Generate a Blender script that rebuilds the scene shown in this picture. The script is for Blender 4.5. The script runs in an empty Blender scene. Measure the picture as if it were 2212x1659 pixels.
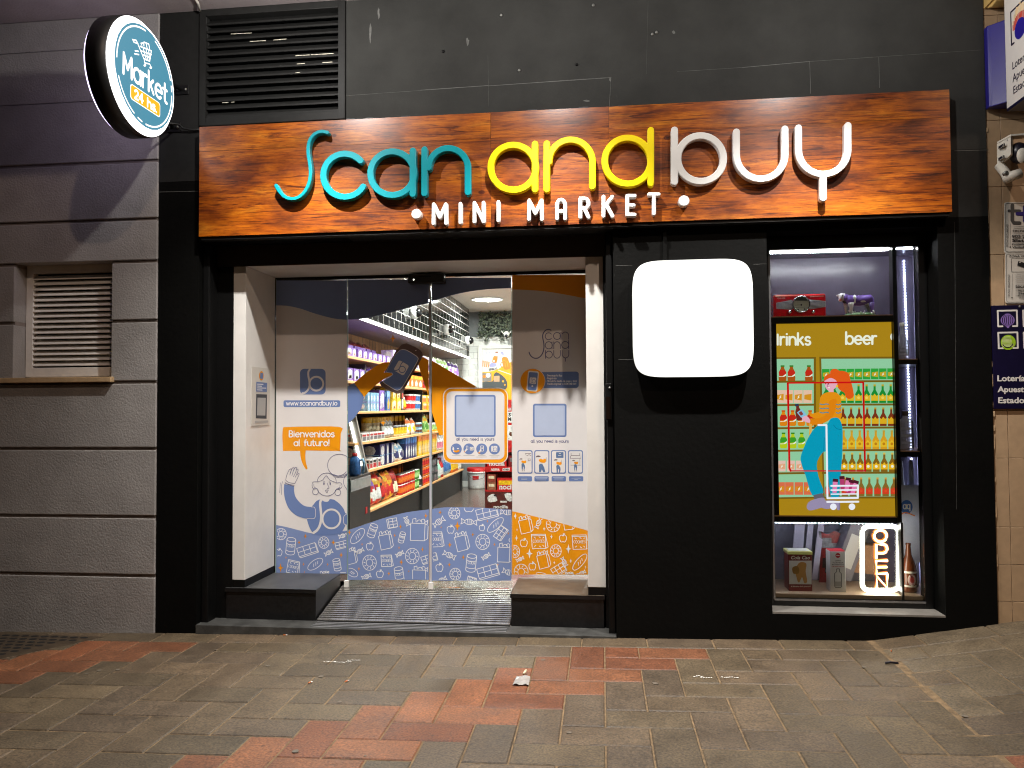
import bpy, bmesh, math, random
from mathutils import Vector, Matrix
R = math.radians
random.seed(7)
SC = bpy.context.scene
COL = SC.collection
# ------------------------------------------------------------------ camera, world, lamps
CAMROT = ((0.9932954, 0.1154489, -0.0059813), (-0.0094276, 0.0293283, -0.9995254), (-0.1152187, 0.9928804, 0.0302200))
CAMF, CAMD, CAMH = 1680.724, 5.3, 1.55          # focal length in 2212-pixel widths, distance to the facade, height
cd = bpy.data.cameras.new("camera"); cam = bpy.data.objects.new("camera", cd); COL.objects.link(cam)
cd.sensor_width = 36.0; cd.lens = CAMF / 2212 * 36.0; cd.clip_start = 0.05; cd.clip_end = 500
_r, _d, _f = [Vector(v) for v in CAMROT]
cam.matrix_world = Matrix.Translation((0, -CAMD, CAMH)) @ Matrix((_r, -_d, -_f)).transposed().to_4x4()
SC.camera = cam
SC.view_settings.view_transform = 'Standard'; SC.view_settings.look = 'None'
SC.view_settings.exposure = 0.0; SC.view_settings.gamma = 1.0
SC.render.engine = 'CYCLES'
SC.cycles.max_bounces = 8; SC.cycles.transparent_max_bounces = 12
SC.cycles.filter_width = 1.1
SC.cycles.caustics_reflective = False; SC.cycles.caustics_refractive = False
SC.cycles.sample_clamp_indirect = 4.0
W_ = bpy.data.worlds.new("World"); SC.world = W_; W_.use_nodes = True
_nt = W_.node_tree; _bg = _nt.nodes['Background']; _sky = _nt.nodes.new('ShaderNodeTexSky')
_sky.sky_type = 'NISHITA'; _sky.sun_disc = False; _sky.sun_elevation = R(-3.0); _sky.sun_rotation = R(150)
_nt.links.new(_sky.outputs[0], _bg.inputs[0]); _bg.inputs[1].default_value = 0.12

def lamp(kind, name, loc, power, color=(1, 1, 1), size=0.05, aim=None, cone=120, blend=1.0):
    l = bpy.data.lights.new(name, kind); l.energy = power; l.color = color
    o = bpy.data.objects.new(name, l); COL.objects.link(o); o.location = loc
    if kind == 'SPOT': l.spot_size = R(cone); l.spot_blend = blend; l.shadow_soft_size = size
    elif kind == 'POINT': l.shadow_soft_size = size
    elif kind == 'AREA': l.shape = 'DISK'; l.size = size
    if aim is not None:
        o.rotation_euler = (Vector(aim) - Vector(loc)).to_track_quat('-Z', 'Y').to_euler()
    return o
# three lamps under the balcony in front of the sign, one warm street lamp across the street
LAMPX = (-1.95, -0.33, 1.38)
LAMPY, LAMPZ = -1.03, 4.10
for _x in LAMPX:
    lamp('SPOT', 'soffit_spot', (_x, LAMPY, LAMPZ), 590, (1.0, .965, .92), .03, aim=(_x, LAMPY + .5, 0), cone=95)
    lamp('POINT', 'soffit_glow', (_x, LAMPY, LAMPZ), (74, 40, 42)[LAMPX.index(_x)], (1.0, .96, .92), .03)
lamp('SPOT', 'street_lamp_light', (3.2, -8.6, 9.6), 1050, (1.0, .74, .56), .12, aim=(-1, 0, 1), cone=110)
# the shop's visible ceiling lamp first, then lights added to brighten the room
for _p, _e in (((-1.79, 6.8, 3.255), 150), ((-1.75, 3.6, 3.255), 140), ((.2, 5.4, 3.255), 150), ((.2, 2.4, 3.255), 110), ((-1.75, 1.75, 3.255), 70)):
    lamp('AREA', 'ceiling_light', _p, _e, (1.0, .97, .93), .30, aim=(_p[0], _p[1], 0))

# ------------------------------------------------------------------ projection helpers: photo pixel -> point on a real plane
def _ray(x, y):
    a, b, c = x - 1106.0, y - 829.5, CAMF
    return Vector(tuple(a * CAMROT[0][k] + b * CAMROT[1][k] + c * CAMROT[2][k] for k in range(3)))
def onY(x, y, Y=0.0):
    d = _ray(x, y); t = (Y + CAMD) / d.y; return Vector((d.x * t, Y, CAMH + d.z * t))
def onX(x, y, X):
    d = _ray(x, y); t = X / d.x; return Vector((X, -CAMD + d.y * t, CAMH + d.z * t))
def onZ(x, y, Z=0.0):
    d = _ray(x, y); t = (Z - CAMH) / d.z; return Vector((d.x * t, -CAMD + d.y * t, Z))
def crop(x0, y0, x1, w):
    s = (x1 - x0) / w; k = 2212 / 3840
    return lambda x, y: ((x0 + x * s) * k, (y0 + y * s) * k)
PX = lambda x, y: (x, y)

# ------------------------------------------------------------------ materials
def lin(c):
    return tuple((v / 255 / 12.92) if v / 255 <= .04045 else ((v / 255 + .055) / 1.055) ** 2.4 for v in c)
MATS = {}
def mat(name, rgb=(128, 128, 128), rough=.55, metal=0.0, var=.10, scale=18.0, bump=0.0, bscale=60.0, spec=.5, emit=0.0, stretch=None, coat=0.0):
    if name in MATS: return MATS[name]
    m = bpy.data.materials.new(name); m.use_nodes = True; MATS[name] = m
    n = m.node_tree.nodes; L = m.node_tree.links; b = n['Principled BSDF']
    c = lin(rgb)
    b.inputs['Roughness'].default_value = rough; b.inputs['Metallic'].default_value = metal
    b.inputs['Specular IOR Level'].default_value = spec
    if coat: b.inputs['Coat Weight'].default_value = coat; b.inputs['Coat Roughness'].default_value = .12
    if emit:
        b.inputs['Base Color'].default_value = (.02, .02, .02, 1)
        b.inputs['Emission Color'].default_value = (*c, 1); b.inputs['Emission Strength'].default_value = emit
        b.inputs['Specular IOR Level'].default_value = .2
        return m
    tc = n.new('ShaderNodeTexCoord'); vec = tc.outputs['Object']
    if stretch:
        mp = n.new('ShaderNodeMapping'); mp.inputs['Scale'].default_value = stretch; L.new(vec, mp.inputs['Vector']); vec = mp.outputs[0]
    if var > 0:
        t = n.new('ShaderNodeTexNoise'); t.inputs['Scale'].default_value = scale; t.inputs['Detail'].default_value = 5; t.inputs['Roughness'].default_value = .6
        L.new(vec, t.inputs['Vector'])
        r = n.new('ShaderNodeValToRGB'); r.color_ramp.elements[0].position = .3; r.color_ramp.elements[1].position = .7
        r.color_ramp.elements[0].color = (*[v * (1 - var) for v in c], 1); r.color_ramp.elements[1].color = (*[min(1, v * (1 + var)) for v in c], 1)
        L.new(t.outputs['Fac'], r.inputs[0]); L.new(r.outputs[0], b.inputs['Base Color'])
    else: b.inputs['Base Color'].default_value = (*c, 1)
    if bump > 0:
        t2 = n.new('ShaderNodeTexNoise'); t2.inputs['Scale'].default_value = bscale; t2.inputs['Detail'].default_value = 6
        L.new(vec, t2.inputs['Vector'])
        bp = n.new('ShaderNodeBump'); bp.inputs['Strength'].default_value = bump; bp.inputs['Distance'].default_value = .01
        L.new(t2.outputs['Fac'], bp.inputs['Height']); L.new(bp.outputs[0], b.inputs['Normal'])
    return m
def glass(name, tint=(235, 242, 240), refl=1.0, rough=.0):
    if name in MATS: return MATS[name]
    m = bpy.data.materials.new(name); m.use_nodes = True; MATS[name] = m
    n = m.node_tree.nodes; L = m.node_tree.links; n.remove(n['Principled BSDF'])
    out = n['Material Output']; tr = n.new('ShaderNodeBsdfTransparent'); gl = n.new('ShaderNodeBsdfGlossy'); mx = n.new('ShaderNodeMixShader'); fr = n.new('ShaderNodeFresnel')
    tr.inputs[0].default_value = (*lin(tint), 1); gl.inputs['Roughness'].default_value = rough; fr.inputs['IOR'].default_value = 1.0 + .45 * refl
    L.new(fr.outputs[0], mx.inputs[0]); L.new(tr.outputs[0], mx.inputs[1]); L.new(gl.outputs[0], mx.inputs[2]); L.new(mx.outputs[0], out.inputs['Surface'])
    return m
def bright_rim_glass(name, rgb, fac):
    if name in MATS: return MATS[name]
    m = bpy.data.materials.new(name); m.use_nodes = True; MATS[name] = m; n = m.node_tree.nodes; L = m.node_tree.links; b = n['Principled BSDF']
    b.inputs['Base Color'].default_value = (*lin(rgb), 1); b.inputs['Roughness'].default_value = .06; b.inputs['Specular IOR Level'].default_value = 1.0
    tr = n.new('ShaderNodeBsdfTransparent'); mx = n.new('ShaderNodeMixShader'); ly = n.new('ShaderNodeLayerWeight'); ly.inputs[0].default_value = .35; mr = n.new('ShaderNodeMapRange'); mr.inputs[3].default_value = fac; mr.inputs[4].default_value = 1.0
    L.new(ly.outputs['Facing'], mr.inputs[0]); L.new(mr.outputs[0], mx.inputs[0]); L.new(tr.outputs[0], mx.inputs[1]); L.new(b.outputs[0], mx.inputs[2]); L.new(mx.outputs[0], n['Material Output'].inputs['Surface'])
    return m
def brick_mat(name, c1, c2, mortar, bw, rh, ms, axes, rough=.3, bump=.3, offset=.5, mrough=.7, noise=.15, spec=.5):
    if name in MATS: return MATS[name]
    m = bpy.data.materials.new(name); m.use_nodes = True; MATS[name] = m
    n = m.node_tree.nodes; L = m.node_tree.links; b = n['Principled BSDF']
    tc = n.new('ShaderNodeTexCoord'); sp = n.new('ShaderNodeSeparateXYZ'); cb = n.new('ShaderNodeCombineXYZ'); L.new(tc.outputs['Object'], sp.inputs[0])
    L.new(sp.outputs[axes[0]], cb.inputs[0]); L.new(sp.outputs[axes[1]], cb.inputs[1])
    br = n.new('ShaderNodeTexBrick'); L.new(cb.outputs[0], br.inputs['Vector']); br.offset = offset
    br.inputs['Color1'].default_value = (*lin(c1), 1); br.inputs['Color2'].default_value = (*lin(c2), 1); br.inputs['Mortar'].default_value = (*lin(mortar), 1)
    br.inputs['Scale'].default_value = 1.0; br.inputs['Brick Width'].default_value = bw; br.inputs['Row Height'].default_value = rh; br.inputs['Mortar Size'].default_value = ms; br.inputs['Mortar Smooth'].default_value = .1
    t = n.new('ShaderNodeTexNoise'); t.inputs['Scale'].default_value = 9; t.inputs['Detail'].default_value = 6; L.new(tc.outputs['Object'], t.inputs['Vector'])
    mx = n.new('ShaderNodeMix'); mx.data_type = 'RGBA'; mx.blend_type = 'OVERLAY'; mx.inputs[0].default_value = noise
    L.new(br.outputs['Color'], mx.inputs[6]); L.new(t.outputs['Fac'], mx.inputs[7]); L.new(mx.outputs[2], b.inputs['Base Color'])
    mr = n.new('ShaderNodeMapRange'); mr.inputs[3].default_value = rough; mr.inputs[4].default_value = mrough; L.new(br.outputs['Fac'], mr.inputs[0]); L.new(mr.outputs[0], b.inputs['Roughness'])
    bp = n.new('ShaderNodeBump'); bp.invert = True; bp.inputs['Strength'].default_value = bump; bp.inputs['Distance'].default_value = .004
    L.new(br.outputs['Fac'], bp.inputs['Height']); L.new(bp.outputs[0], b.inputs['Normal'])
    b.inputs['Specular IOR Level'].default_value = spec
    return m

# ------------------------------------------------------------------ mesh builder
class MB:
    def __init__(s): s.v = []; s.f = []; s.m = []; s.sm = []
    def add(s, vs, fs, m, smooth=False):
        o = len(s.v); s.v += [tuple(p) for p in vs]
        for f in fs: s.f.append(tuple(i + o for i in f)); s.m.append(m); s.sm.append(smooth)
        return s
    def quad(s, pts, m): return s.add(pts, [tuple(range(len(pts)))], m)
    def box(s, x0, x1, y0, y1, z0, z1, m):
        vs = [(x, y, z) for z in (z0, z1) for y in (y0, y1) for x in (x0, x1)]
        return s.add(vs, [(0, 2, 3, 1), (4, 5, 7, 6), (0, 1, 5, 4), (2, 6, 7, 3), (0, 4, 6, 2), (1, 3, 7, 5)], m)
    def obox(s, c, ax, ay, az, m):      # oriented box: centre and three half-axis vectors
        c, ax, ay, az = map(Vector, (c, ax, ay, az))
        vs = [c + ax * i + ay * j + az * k for k in (-1, 1) for j in (-1, 1) for i in (-1, 1)]
        return s.add(vs, [(0, 2, 3, 1), (4, 5, 7, 6), (0, 1, 5, 4), (2, 6, 7, 3), (0, 4, 6, 2), (1, 3, 7, 5)], m)
    def prism(s, poly, axis, a, b, m, m2=None):   # polygon in the two other axes, extruded along axis
        def P(u, v, w): return {'x': (w, u, v), 'y': (u, w, v), 'z': (u, v, w)}[axis]
        n = len(poly); vs = [P(u, v, a) for u, v in poly] + [P(u, v, b) for u, v in poly]
        s.add(vs, [tuple(range(n))[::-1], tuple(range(n, 2 * n))], m2 or m)
        return s.add(vs, [(i, (i + 1) % n, n + (i + 1) % n, n + i) for i in range(n)], m)
    def tube(s, path, r, m, n=8, caps=True):
        path = [Vector(p) for p in path]; rs = r if isinstance(r, (list, tuple)) else [r] * len(path)
        rings = []; up = Vector((0, 0, 1))
        for i, p in enumerate(path):
            t = (path[min(i + 1, len(path) - 1)] - path[max(i - 1, 0)]).normalized()
            a = t.cross(up if abs(t.z) < .9 else Vector((1, 0, 0))).normalized(); b = t.cross(a)
            rings.append([p + (a * math.cos(2 * math.pi * k / n) + b * math.sin(2 * math.pi * k / n)) * rs[i] for k in range(n)])
        vs = [q for g in rings for q in g]; fs = []
        for i in range(len(path) - 1):
            for k in range(n): fs.append((i * n + k, i * n + (k + 1) % n, (i + 1) * n + (k + 1) % n, (i + 1) * n + k))
        if caps: fs += [tuple(range(n))[::-1], tuple(range(len(vs) - n, len(vs)))]
        return s.add(vs, fs, m, True)
    def lathe(s, prof, c, m, n=16, axis='z', a0=0, a1=360, smooth=True):
        c = Vector(c); vs = []; full = abs(a1 - a0) >= 360; nn = n if full else n + 1
        for r, z in prof:
            for k in range(nn):
                a = R(a0 + (a1 - a0) * k / n); u, v = r * math.cos(a), r * math.sin(a)
                vs.append(c + Vector({'z': (u, v, z), 'x': (z, u, v), 'y': (u, z, v)}[axis]))
        fs = []
        for i in range(len(prof) - 1):
            for k in range(n): fs.append((i * nn + k, i * nn + (k + 1) % nn, (i + 1) * nn + (k + 1) % nn, (i + 1) * nn + k))
        return s.add(vs, fs, m, smooth)
    def ball(s, c, r, m, nu=12, nv=8, sc=(1, 1, 1)):
        c = Vector(c); vs = []; fs = []
        for j in range(nv + 1):
            t = math.pi * j / nv
            for i in range(nu):
                p = 2 * math.pi * i / nu
                vs.append(c + Vector((r * sc[0] * math.sin(t) * math.cos(p), r * sc[1] * math.sin(t) * math.sin(p), r * sc[2] * math.cos(t))))
        for j in range(nv):
            for i in range(nu): fs.append((j * nu + i, j * nu + (i + 1) % nu, (j + 1) * nu + (i + 1) % nu, (j + 1) * nu + i))
        return s.add(vs, fs, m, True)
    def build(s, name, parent=None, bevel=0.0, segs=2, attr=None, label=None):
        me = bpy.data.meshes.new(name); off = Vector(parent['_at']) if parent is not None and '_at' in parent else Vector((0, 0, 0))
        me.from_pydata([tuple(Vector(p) - off) for p in s.v], [], s.f)
        ms = []
        for m in s.m:
            if m not in ms: ms.append(m)
        for m in ms: me.materials.append(m)
        for i, p in enumerate(me.polygons): p.material_index = ms.index(s.m[i]); p.use_smooth = s.sm[i]
        if attr:
            for nm, vals in attr.items():
                a = me.attributes.new(nm, 'FLOAT_COLOR', 'FACE')
                for i, v in enumerate(vals): a.data[i].color = (*v, 1)
        if bevel > 0:
            bm = bmesh.new(); bm.from_mesh(me); bmesh.ops.remove_doubles(bm, verts=bm.verts, dist=1e-5)
            bmesh.ops.recalc_face_normals(bm, faces=bm.faces)
            es = [e for e in bm.edges if len(e.link_faces) == 2 and e.calc_face_angle(0) > R(35)]
            bmesh.ops.bevel(bm, geom=es, offset=bevel, offset_type='OFFSET', segments=segs, profile=.5, affect='EDGES', clamp_overlap=True)
            bm.to_mesh(me); bm.free()
        me.update()
        o = bpy.data.objects.new(name, me); COL.objects.link(o)
        if parent is not None:
            o.parent = parent
            if '_at' in parent: o['_at'] = tuple(parent['_at'])
        if label: o['label'] = label
        return o
def thing(name, label, cat, loc=(0, 0, 0), group=None):
    o = bpy.data.objects.new(name, None); COL.objects.link(o); o.location = loc; o['_at'] = tuple(loc)
    o.empty_display_size = .1; o['label'] = label; o['category'] = cat
    if group: o['group'] = group
    return o
def tag(o, label=None, cat=None, group=None, kind=None):
    if label: o['label'] = label
    if cat: o['category'] = cat
    if group: o['group'] = group
    if kind: o['kind'] = kind
    return o

# ------------------------------------------------------------------ strokes, fills and lettering on a plane
def A(cx, cy, rx, ry, a0, a1, n=None):
    n = n or max(4, int(abs(a1 - a0) / 15)); return [(cx + rx * math.cos(R(a0 + (a1 - a0) * i / n)), cy + ry * math.sin(R(a0 + (a1 - a0) * i / n))) for i in range(n + 1)]
def smooth(pts, k=4, closed=False):      # Catmull-Rom through points
    out = []; n = len(pts); P = lambda i: pts[i % n] if closed else pts[max(0, min(n - 1, i))]
    for i in range(n if closed else n - 1):
        p0, p1, p2, p3 = P(i - 1), P(i), P(i + 1), P(i + 2)
        for j in range(k):
            t = j / k
            out.append(tuple(.5 * (2 * p1[d] + (p2[d] - p0[d]) * t + (2 * p0[d] - 5 * p1[d] + 4 * p2[d] - p3[d]) * t * t + (3 * p1[d] - p0[d] - 3 * p2[d] + p3[d]) * t ** 3) for d in (0, 1)))
    if not closed: out.append(pts[-1])
    return out
def split_sharp(pts, ang=50):
    q = [pts[0]]
    for p in pts[1:]:
        if math.hypot(p[0] - q[-1][0], p[1] - q[-1][1]) > 1e-7: q.append(p)
    if len(q) < 2: return [q + [(q[0][0] + 1e-5, q[0][1])]]
    out = [[q[0]]]
    for i in range(1, len(q) - 1):
        out[-1].append(q[i])
        a = math.atan2(q[i][1] - q[i - 1][1], q[i][0] - q[i - 1][0]); b = math.atan2(q[i + 1][1] - q[i][1], q[i + 1][0] - q[i][0])
        if abs((b - a + math.pi) % (2 * math.pi) - math.pi) > R(ang): out.append([q[i]])
    out[-1].append(q[-1]); return out
def ribbon(pts, hw, cap=6):
    """left and right side points of a stroke, plus cap points"""
    n = len(pts); closed = n > 3 and math.hypot(pts[0][0] - pts[-1][0], pts[0][1] - pts[-1][1]) < hw * .3
    if closed: pts = pts[:-1]; n -= 1
    Lp, Rp = [], []
    for i in range(n):
        a = pts[(i - 1) % n] if closed or i > 0 else pts[i]; b = pts[(i + 1) % n] if closed or i < n - 1 else pts[i]
        dx, dy = b[0] - a[0], b[1] - a[1]; l = math.hypot(dx, dy) or 1e-9; nx, ny = -dy / l * hw, dx / l * hw
        Lp.append((pts[i][0] + nx, pts[i][1] + ny)); Rp.append((pts[i][0] - nx, pts[i][1] - ny))
    if closed: return Lp, Rp, [], [], True
    def capp(c, d):
        a = math.atan2(d[1], d[0]); return [(c[0] + hw * math.cos(a + R(t)), c[1] + hw * math.sin(a + R(t))) for t in [-90 + 180 * k / cap for k in range(1, cap)]]
    e = capp(pts[-1], (pts[-1][0] - pts[-2][0], pts[-1][1] - pts[-2][1])); s = capp(pts[0], (pts[0][0] - pts[1][0], pts[0][1] - pts[1][1]))
    return Lp, Rp, e, s, False
class Art:
    """draws in a 2-D art space; conv maps it to metres on the plane, frame maps (u, v, height) to space"""
    def __init__(s, frame, conv, h=.001, clip=None, ref=(0, 0), mb=None):
        s.fr = frame; s.cv = conv; s.h = h; s.k = 0; s.clip = clip; s.mb = mb or MB()
        a = conv(*ref); b = conv(ref[0] + 1, ref[1]); c = conv(ref[0], ref[1] + 1)
        s.sc = .5 * (math.hypot(a[0] - b[0], a[1] - b[1]) + math.hypot(a[0] - c[0], a[1] - c[1]))
    def lay(s, n=1): s.h += .0008 * n; return s
    def _h(s): s.k = (s.k + 1) % 6; return s.h + s.k * .00007
    def fill(s, pts, m, h=None):
        h = s._h() if h is None else h; s.mb.add([s.fr(*s.cv(*p), h) for p in pts], [tuple(range(len(pts)))], m); return s
    def disc(s, x, y, r, m, ry=None): return s.fill(A(x, y, r, ry or r, 0, 360, 28)[:-1], m)
    def rrect(s, x0, y0, x1, y1, r, m):
        p = A(x1 - r, y1 - r, r, r, 0, 90, 6) + A(x0 + r, y1 - r, r, r, 90, 180, 6) + A(x0 + r, y0 + r, r, r, 180, 270, 6) + A(x1 - r, y0 + r, r, r, 270, 360, 6)
        return s.fill(p, m)
    def rrpath(s, x0, y0, x1, y1, r):
        p = A(x1 - r, y1 - r, r, r, 0, 90, 6) + A(x0 + r, y1 - r, r, r, 90, 180, 6) + A(x0 + r, y0 + r, r, r, 180, 270, 6) + A(x1 - r, y0 + r, r, r, 270, 360, 6)
        return p + [p[0]]
    def stroke(s, pts, w, m, depth=None, bev=.0, ang=50):
        if s.clip:
            d = [pts[0]]
            for a, b in zip(pts, pts[1:]):
                n = max(1, int(math.hypot(b[0] - a[0], b[1] - a[1]) / (w * 1.2)))
                d += [(a[0] + (b[0] - a[0]) * i / n, a[1] + (b[1] - a[1]) * i / n) for i in range(1, n + 1)]
            runs = [[]]
            for p in d:
                if s.clip(*p): runs[-1].append(p)
                elif runs[-1]: runs.append([])
            runs = [r for r in runs if len(r) > 1]
            if len(runs) == 1 and len(runs[0]) == len(d): runs = [pts]
        else: runs = [pts]
        for run in runs:
            q = [s.cv(*p) for p in run]
            for piece in split_sharp(q, ang): s._rib(piece, w * s.sc / 2, m, depth, bev)
        return s
    def _rib(s, pts, hw, m, depth, bev):
        h = s._h(); fr = s.fr
        def front(hw_, hh):
            Lp, Rp, e, st, cl = ribbon(pts, hw_); n = len(Lp)
            vs = [fr(*p, hh) for p in Lp + Rp]; fs = [(i, n + i, n + (i + 1) % n, (i + 1) % n) for i in range(n if cl else n - 1)]
            s.mb.add(vs, fs, m)
            if not cl:
                s.mb.add([fr(*p, hh) for p in [Rp[-1]] + e + [Lp[-1]]], [tuple(range(len(e) + 2))], m)
                s.mb.add([fr(*p, hh) for p in [Lp[0]] + st + [Rp[0]]], [tuple(range(len(st) + 2))], m)
            return (Lp, Rp[::-1]) if cl else ([Rp + e + Lp[::-1] + st],)
        if not depth: front(hw, h); return
        top = h + depth; lo = front(hw - bev, top)
        Lp, Rp, e, st, cl = ribbon(pts, hw); base = (Lp, Rp[::-1]) if cl else ([Rp + e + Lp[::-1] + st],)
        if not cl: base = base[0]; lo = lo[0]
        for loA, loB in zip(base, lo):
            n = len(loA); vs = [fr(*p, h) for p in loA] + [fr(*p, top - bev) for p in loA] + [fr(*p, top) for p in loB]
            s.mb.add(vs, [(i, (i + 1) % n, n + (i + 1) % n, n + i) for i in range(n)] + [(n + i, n + (i + 1) % n, 2 * n + (i + 1) % n, 2 * n + i) for i in range(n)], m)
    def glyphs(s, t, x, y, size, w, m, width=None, align='c', rot=0, track=.12, slant=0, depth=None, bev=0):
        adv = 0; items = []
        for ch in t:
            if ch == ' ': adv += .42 + track; continue
            a, st = GLYPH[ch]; items.append((adv, st)); adv += a + track
        adv -= track; sx = (width / (adv * size)) if width else 1.0; tot = adv * size * sx
        ox = {'c': -tot / 2, 'l': 0, 'r': -tot}[align]; c, sn = math.cos(R(rot)), math.sin(R(rot))
        for a, st in items:
            for pts in st:
                q = []
                for gx, gy in pts:
                    u = ox + (a + gx + slant * gy) * size * sx; v = -gy * size; q.append((x + u * c - v * sn, y + u * sn + v * c))
                s.stroke(q, w, m, depth, bev)
        return s
    def build(s, name, parent=None, **k): return s.mb.build(name, parent, **k)
_o = lambda cx: A(cx, .34, .31, .34, 0, 360, 20)
GLYPH = {
 'a': (.68, [_o(.33), [(.64, .68), (.64, 0)]]), 'b': (.68, [[(.04, 1), (.04, 0)], _o(.36)]), 'c': (.6, [A(.34, .34, .31, .34, 50, 310)]),
 'd': (.68, [_o(.33), [(.64, 1), (.64, 0)]]), 'e': (.66, [[(.03, .35), (.65, .35)] + A(.34, .34, .31, .34, 2, 312)]),
 'f': (.4, [[(.14, 0), (.14, .78)] + A(.32, .78, .18, .2, 180, 85), [(0, .62), (.34, .62)]]), 'g': (.68, [_o(.33), [(.64, .68), (.64, -.02)] + A(.34, -.02, .3, .28, 0, -150)]),
 'h': (.64, [[(.04, 1), (.04, 0)], A(.32, .37, .28, .31, 180, 0) + [(.6, 0)]]), 'i': (.14, [[(.06, .66), (.06, 0)], [(.06, .92), (.061, .92)]]), 'j': (.2, [[(.1, .66), (.1, -.15), (0, -.28)]]),
 'í': (.16, [[(.06, .66), (.06, 0)], [(.04, .86), (.16, 1.02)]]), 'k': (.54, [[(.04, 1), (.04, 0)], [(.46, .66), (.05, .28)], [(.18, .4), (.5, 0)]]), 'l': (.18, [[(.05, 1), (.05, .1), (.12, 0)]]),
 'm': (.98, [[(.04, .68), (.04, 0)], A(.26, .45, .22, .23, 180, 0) + [(.48, 0)], A(.7, .45, .22, .23, 180, 0) + [(.92, 0)]]),
 'n': (.64, [[(.04, .68), (.04, 0)], A(.32, .37, .28, .31, 180, 0) + [(.6, 0)]]), 'o': (.66, [_o(.34)]), 'p': (.68, [[(.04, .68), (.04, -.32)], _o(.36)]), 'q': (.68, [_o(.33), [(.64, .68), (.64, -.32)]]),
 'r': (.42, [[(.04, .68), (.04, 0)], A(.3, .38, .26, .3, 180, 70)]), 's': (.5, [A(.26, .51, .2, .17, 35, 270) + A(.26, .17, .22, .17, 90, -145)]),
 't': (.42, [[(.16, .95), (.16, .18)] + A(.34, .18, .18, .18, 180, 280), [(0, .66), (.36, .66)]]), 'u': (.64, [[(.04, .68), (.04, .31)] + A(.32, .31, .28, .31, 180, 360) + [(.6, .68)], [(.6, .68), (.6, 0)]]),
 'v': (.54, [[(.02, .68), (.27, 0), (.52, .68)]]), 'w': (.86, [[(.02, .68), (.22, 0), (.43, .62), (.64, 0), (.84, .68)]]), 'x': (.5, [[(.02, .68), (.48, 0)], [(.48, .68), (.02, 0)]]),
 'y': (.56, [[(.02, .68), (.29, .04)], [(.54, .68), (.2, -.3)]]), 'z': (.5, [[(.03, .66), (.47, .66), (.03, 0), (.48, 0)]]), 'á': (.68, [_o(.33), [(.64, .68), (.64, 0)], [(.3, .85), (.42, 1.02)]]),
 'A': (.66, [[(.04, 0), (.04, .7)] + A(.33, .7, .29, .3, 180, 0) + [(.62, 0)], [(.04, .38), (.62, .38)]]), 'B': (.62, [[(.05, 0), (.05, 1), (.3, 1)] + A(.3, .76, .24, .24, 90, -90) + [(.05, .52)], [(.05, .52), (.32, .52)] + A(.32, .26, .27, .26, 90, -90) + [(.05, 0)]]),
 'C': (.7, [A(.4, .5, .36, .5, 45, 315)]), 'D': (.7, [[(.05, 0), (.05, 1), (.25, 1)] + A(.25, .5, .4, .5, 90, -90) + [(.05, 0)]]), 'E': (.56, [[(.52, 1), (.05, 1), (.05, 0), (.52, 0)], [(.05, .5), (.46, .5)]]),
 'F': (.52, [[(.5, 1), (.05, 1), (.05, 0)], [(.05, .5), (.42, .5)]]), 'G': (.74, [A(.4, .5, .36, .5, 45, 350) + [(.76, .48), (.45, .48)]]), 'I': (.14, [[(.07, 1), (.07, 0)]]), 'K': (.62, [[(.05, 1), (.05, 0)], [(.56, 1), (.07, .42)], [(.22, .58), (.58, 0)]]),
 'L': (.5, [[(.05, 1), (.05, 0), (.48, 0)]]), 'M': (.78, [[(.04, 0), (.06, 1), (.39, .32), (.72, 1), (.74, 0)]]), 'N': (.66, [[(.05, 0), (.05, 1), (.61, 0), (.61, 1)]]), 'O': (.76, [A(.38, .5, .35, .5, 0, 360, 24)]),
 'P': (.6, [[(.05, 0), (.05, 1), (.3, 1)] + A(.3, .74, .27, .26, 90, -90) + [(.05, .48)]]), 'R': (.62, [[(.05, 0), (.05, 1), (.3, 1)] + A(.3, .74, .27, .26, 90, -90) + [(.05, .48)], [(.3, .48), (.57, 0)]]),
 'S': (.58, [A(.29, .75, .25, .25, 35, 270) + A(.29, .25, .27, .25, 90, -145)]), 'T': (.6, [[(.02, 1), (.58, 1)], [(.3, 1), (.3, 0)]]), 'U': (.66, [[(.05, 1), (.05, .32)] + A(.33, .32, .28, .32, 180, 360) + [(.61, 1)]]),
 'V': (.64, [[(.02, 1), (.32, 0), (.62, 1)]]), 'W': (.9, [[(.02, 1), (.22, 0), (.45, .8), (.68, 0), (.88, 1)]]), 'X': (.6, [[(.03, 1), (.57, 0)], [(.57, 1), (.03, 0)]]), 'Y': (.6, [[(.02, 1), (.3, .5), (.58, 1)], [(.3, .5), (.3, 0)]]), 'Z': (.58, [[(.03, 1), (.55, 1), (.03, 0), (.56, 0)]]),
 '2': (.56, [A(.28, .72, .24, .28, 165, -35) + [(.04, 0), (.54, 0)]]), '4': (.6, [[(.44, 0), (.44, 1), (.04, .32), (.58, .32)]]), '9': (.6, [A(.3, .68, .26, .3, 0, 360), [(.56, .68), (.36, 0)]]), '0': (.6, [A(.3, .5, .26, .5, 0, 360, 20)]),
 '.': (.12, [[(.06, .02), (.061, .02)]]), '!': (.14, [[(.07, 1), (.07, .3)], [(.07, .02), (.071, .02)]]), '-': (.4, [[(.05, .35), (.35, .35)]]), '•': (.3, [[(.1, .35), (.101, .35)]]),
}
_FC = {}
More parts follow.
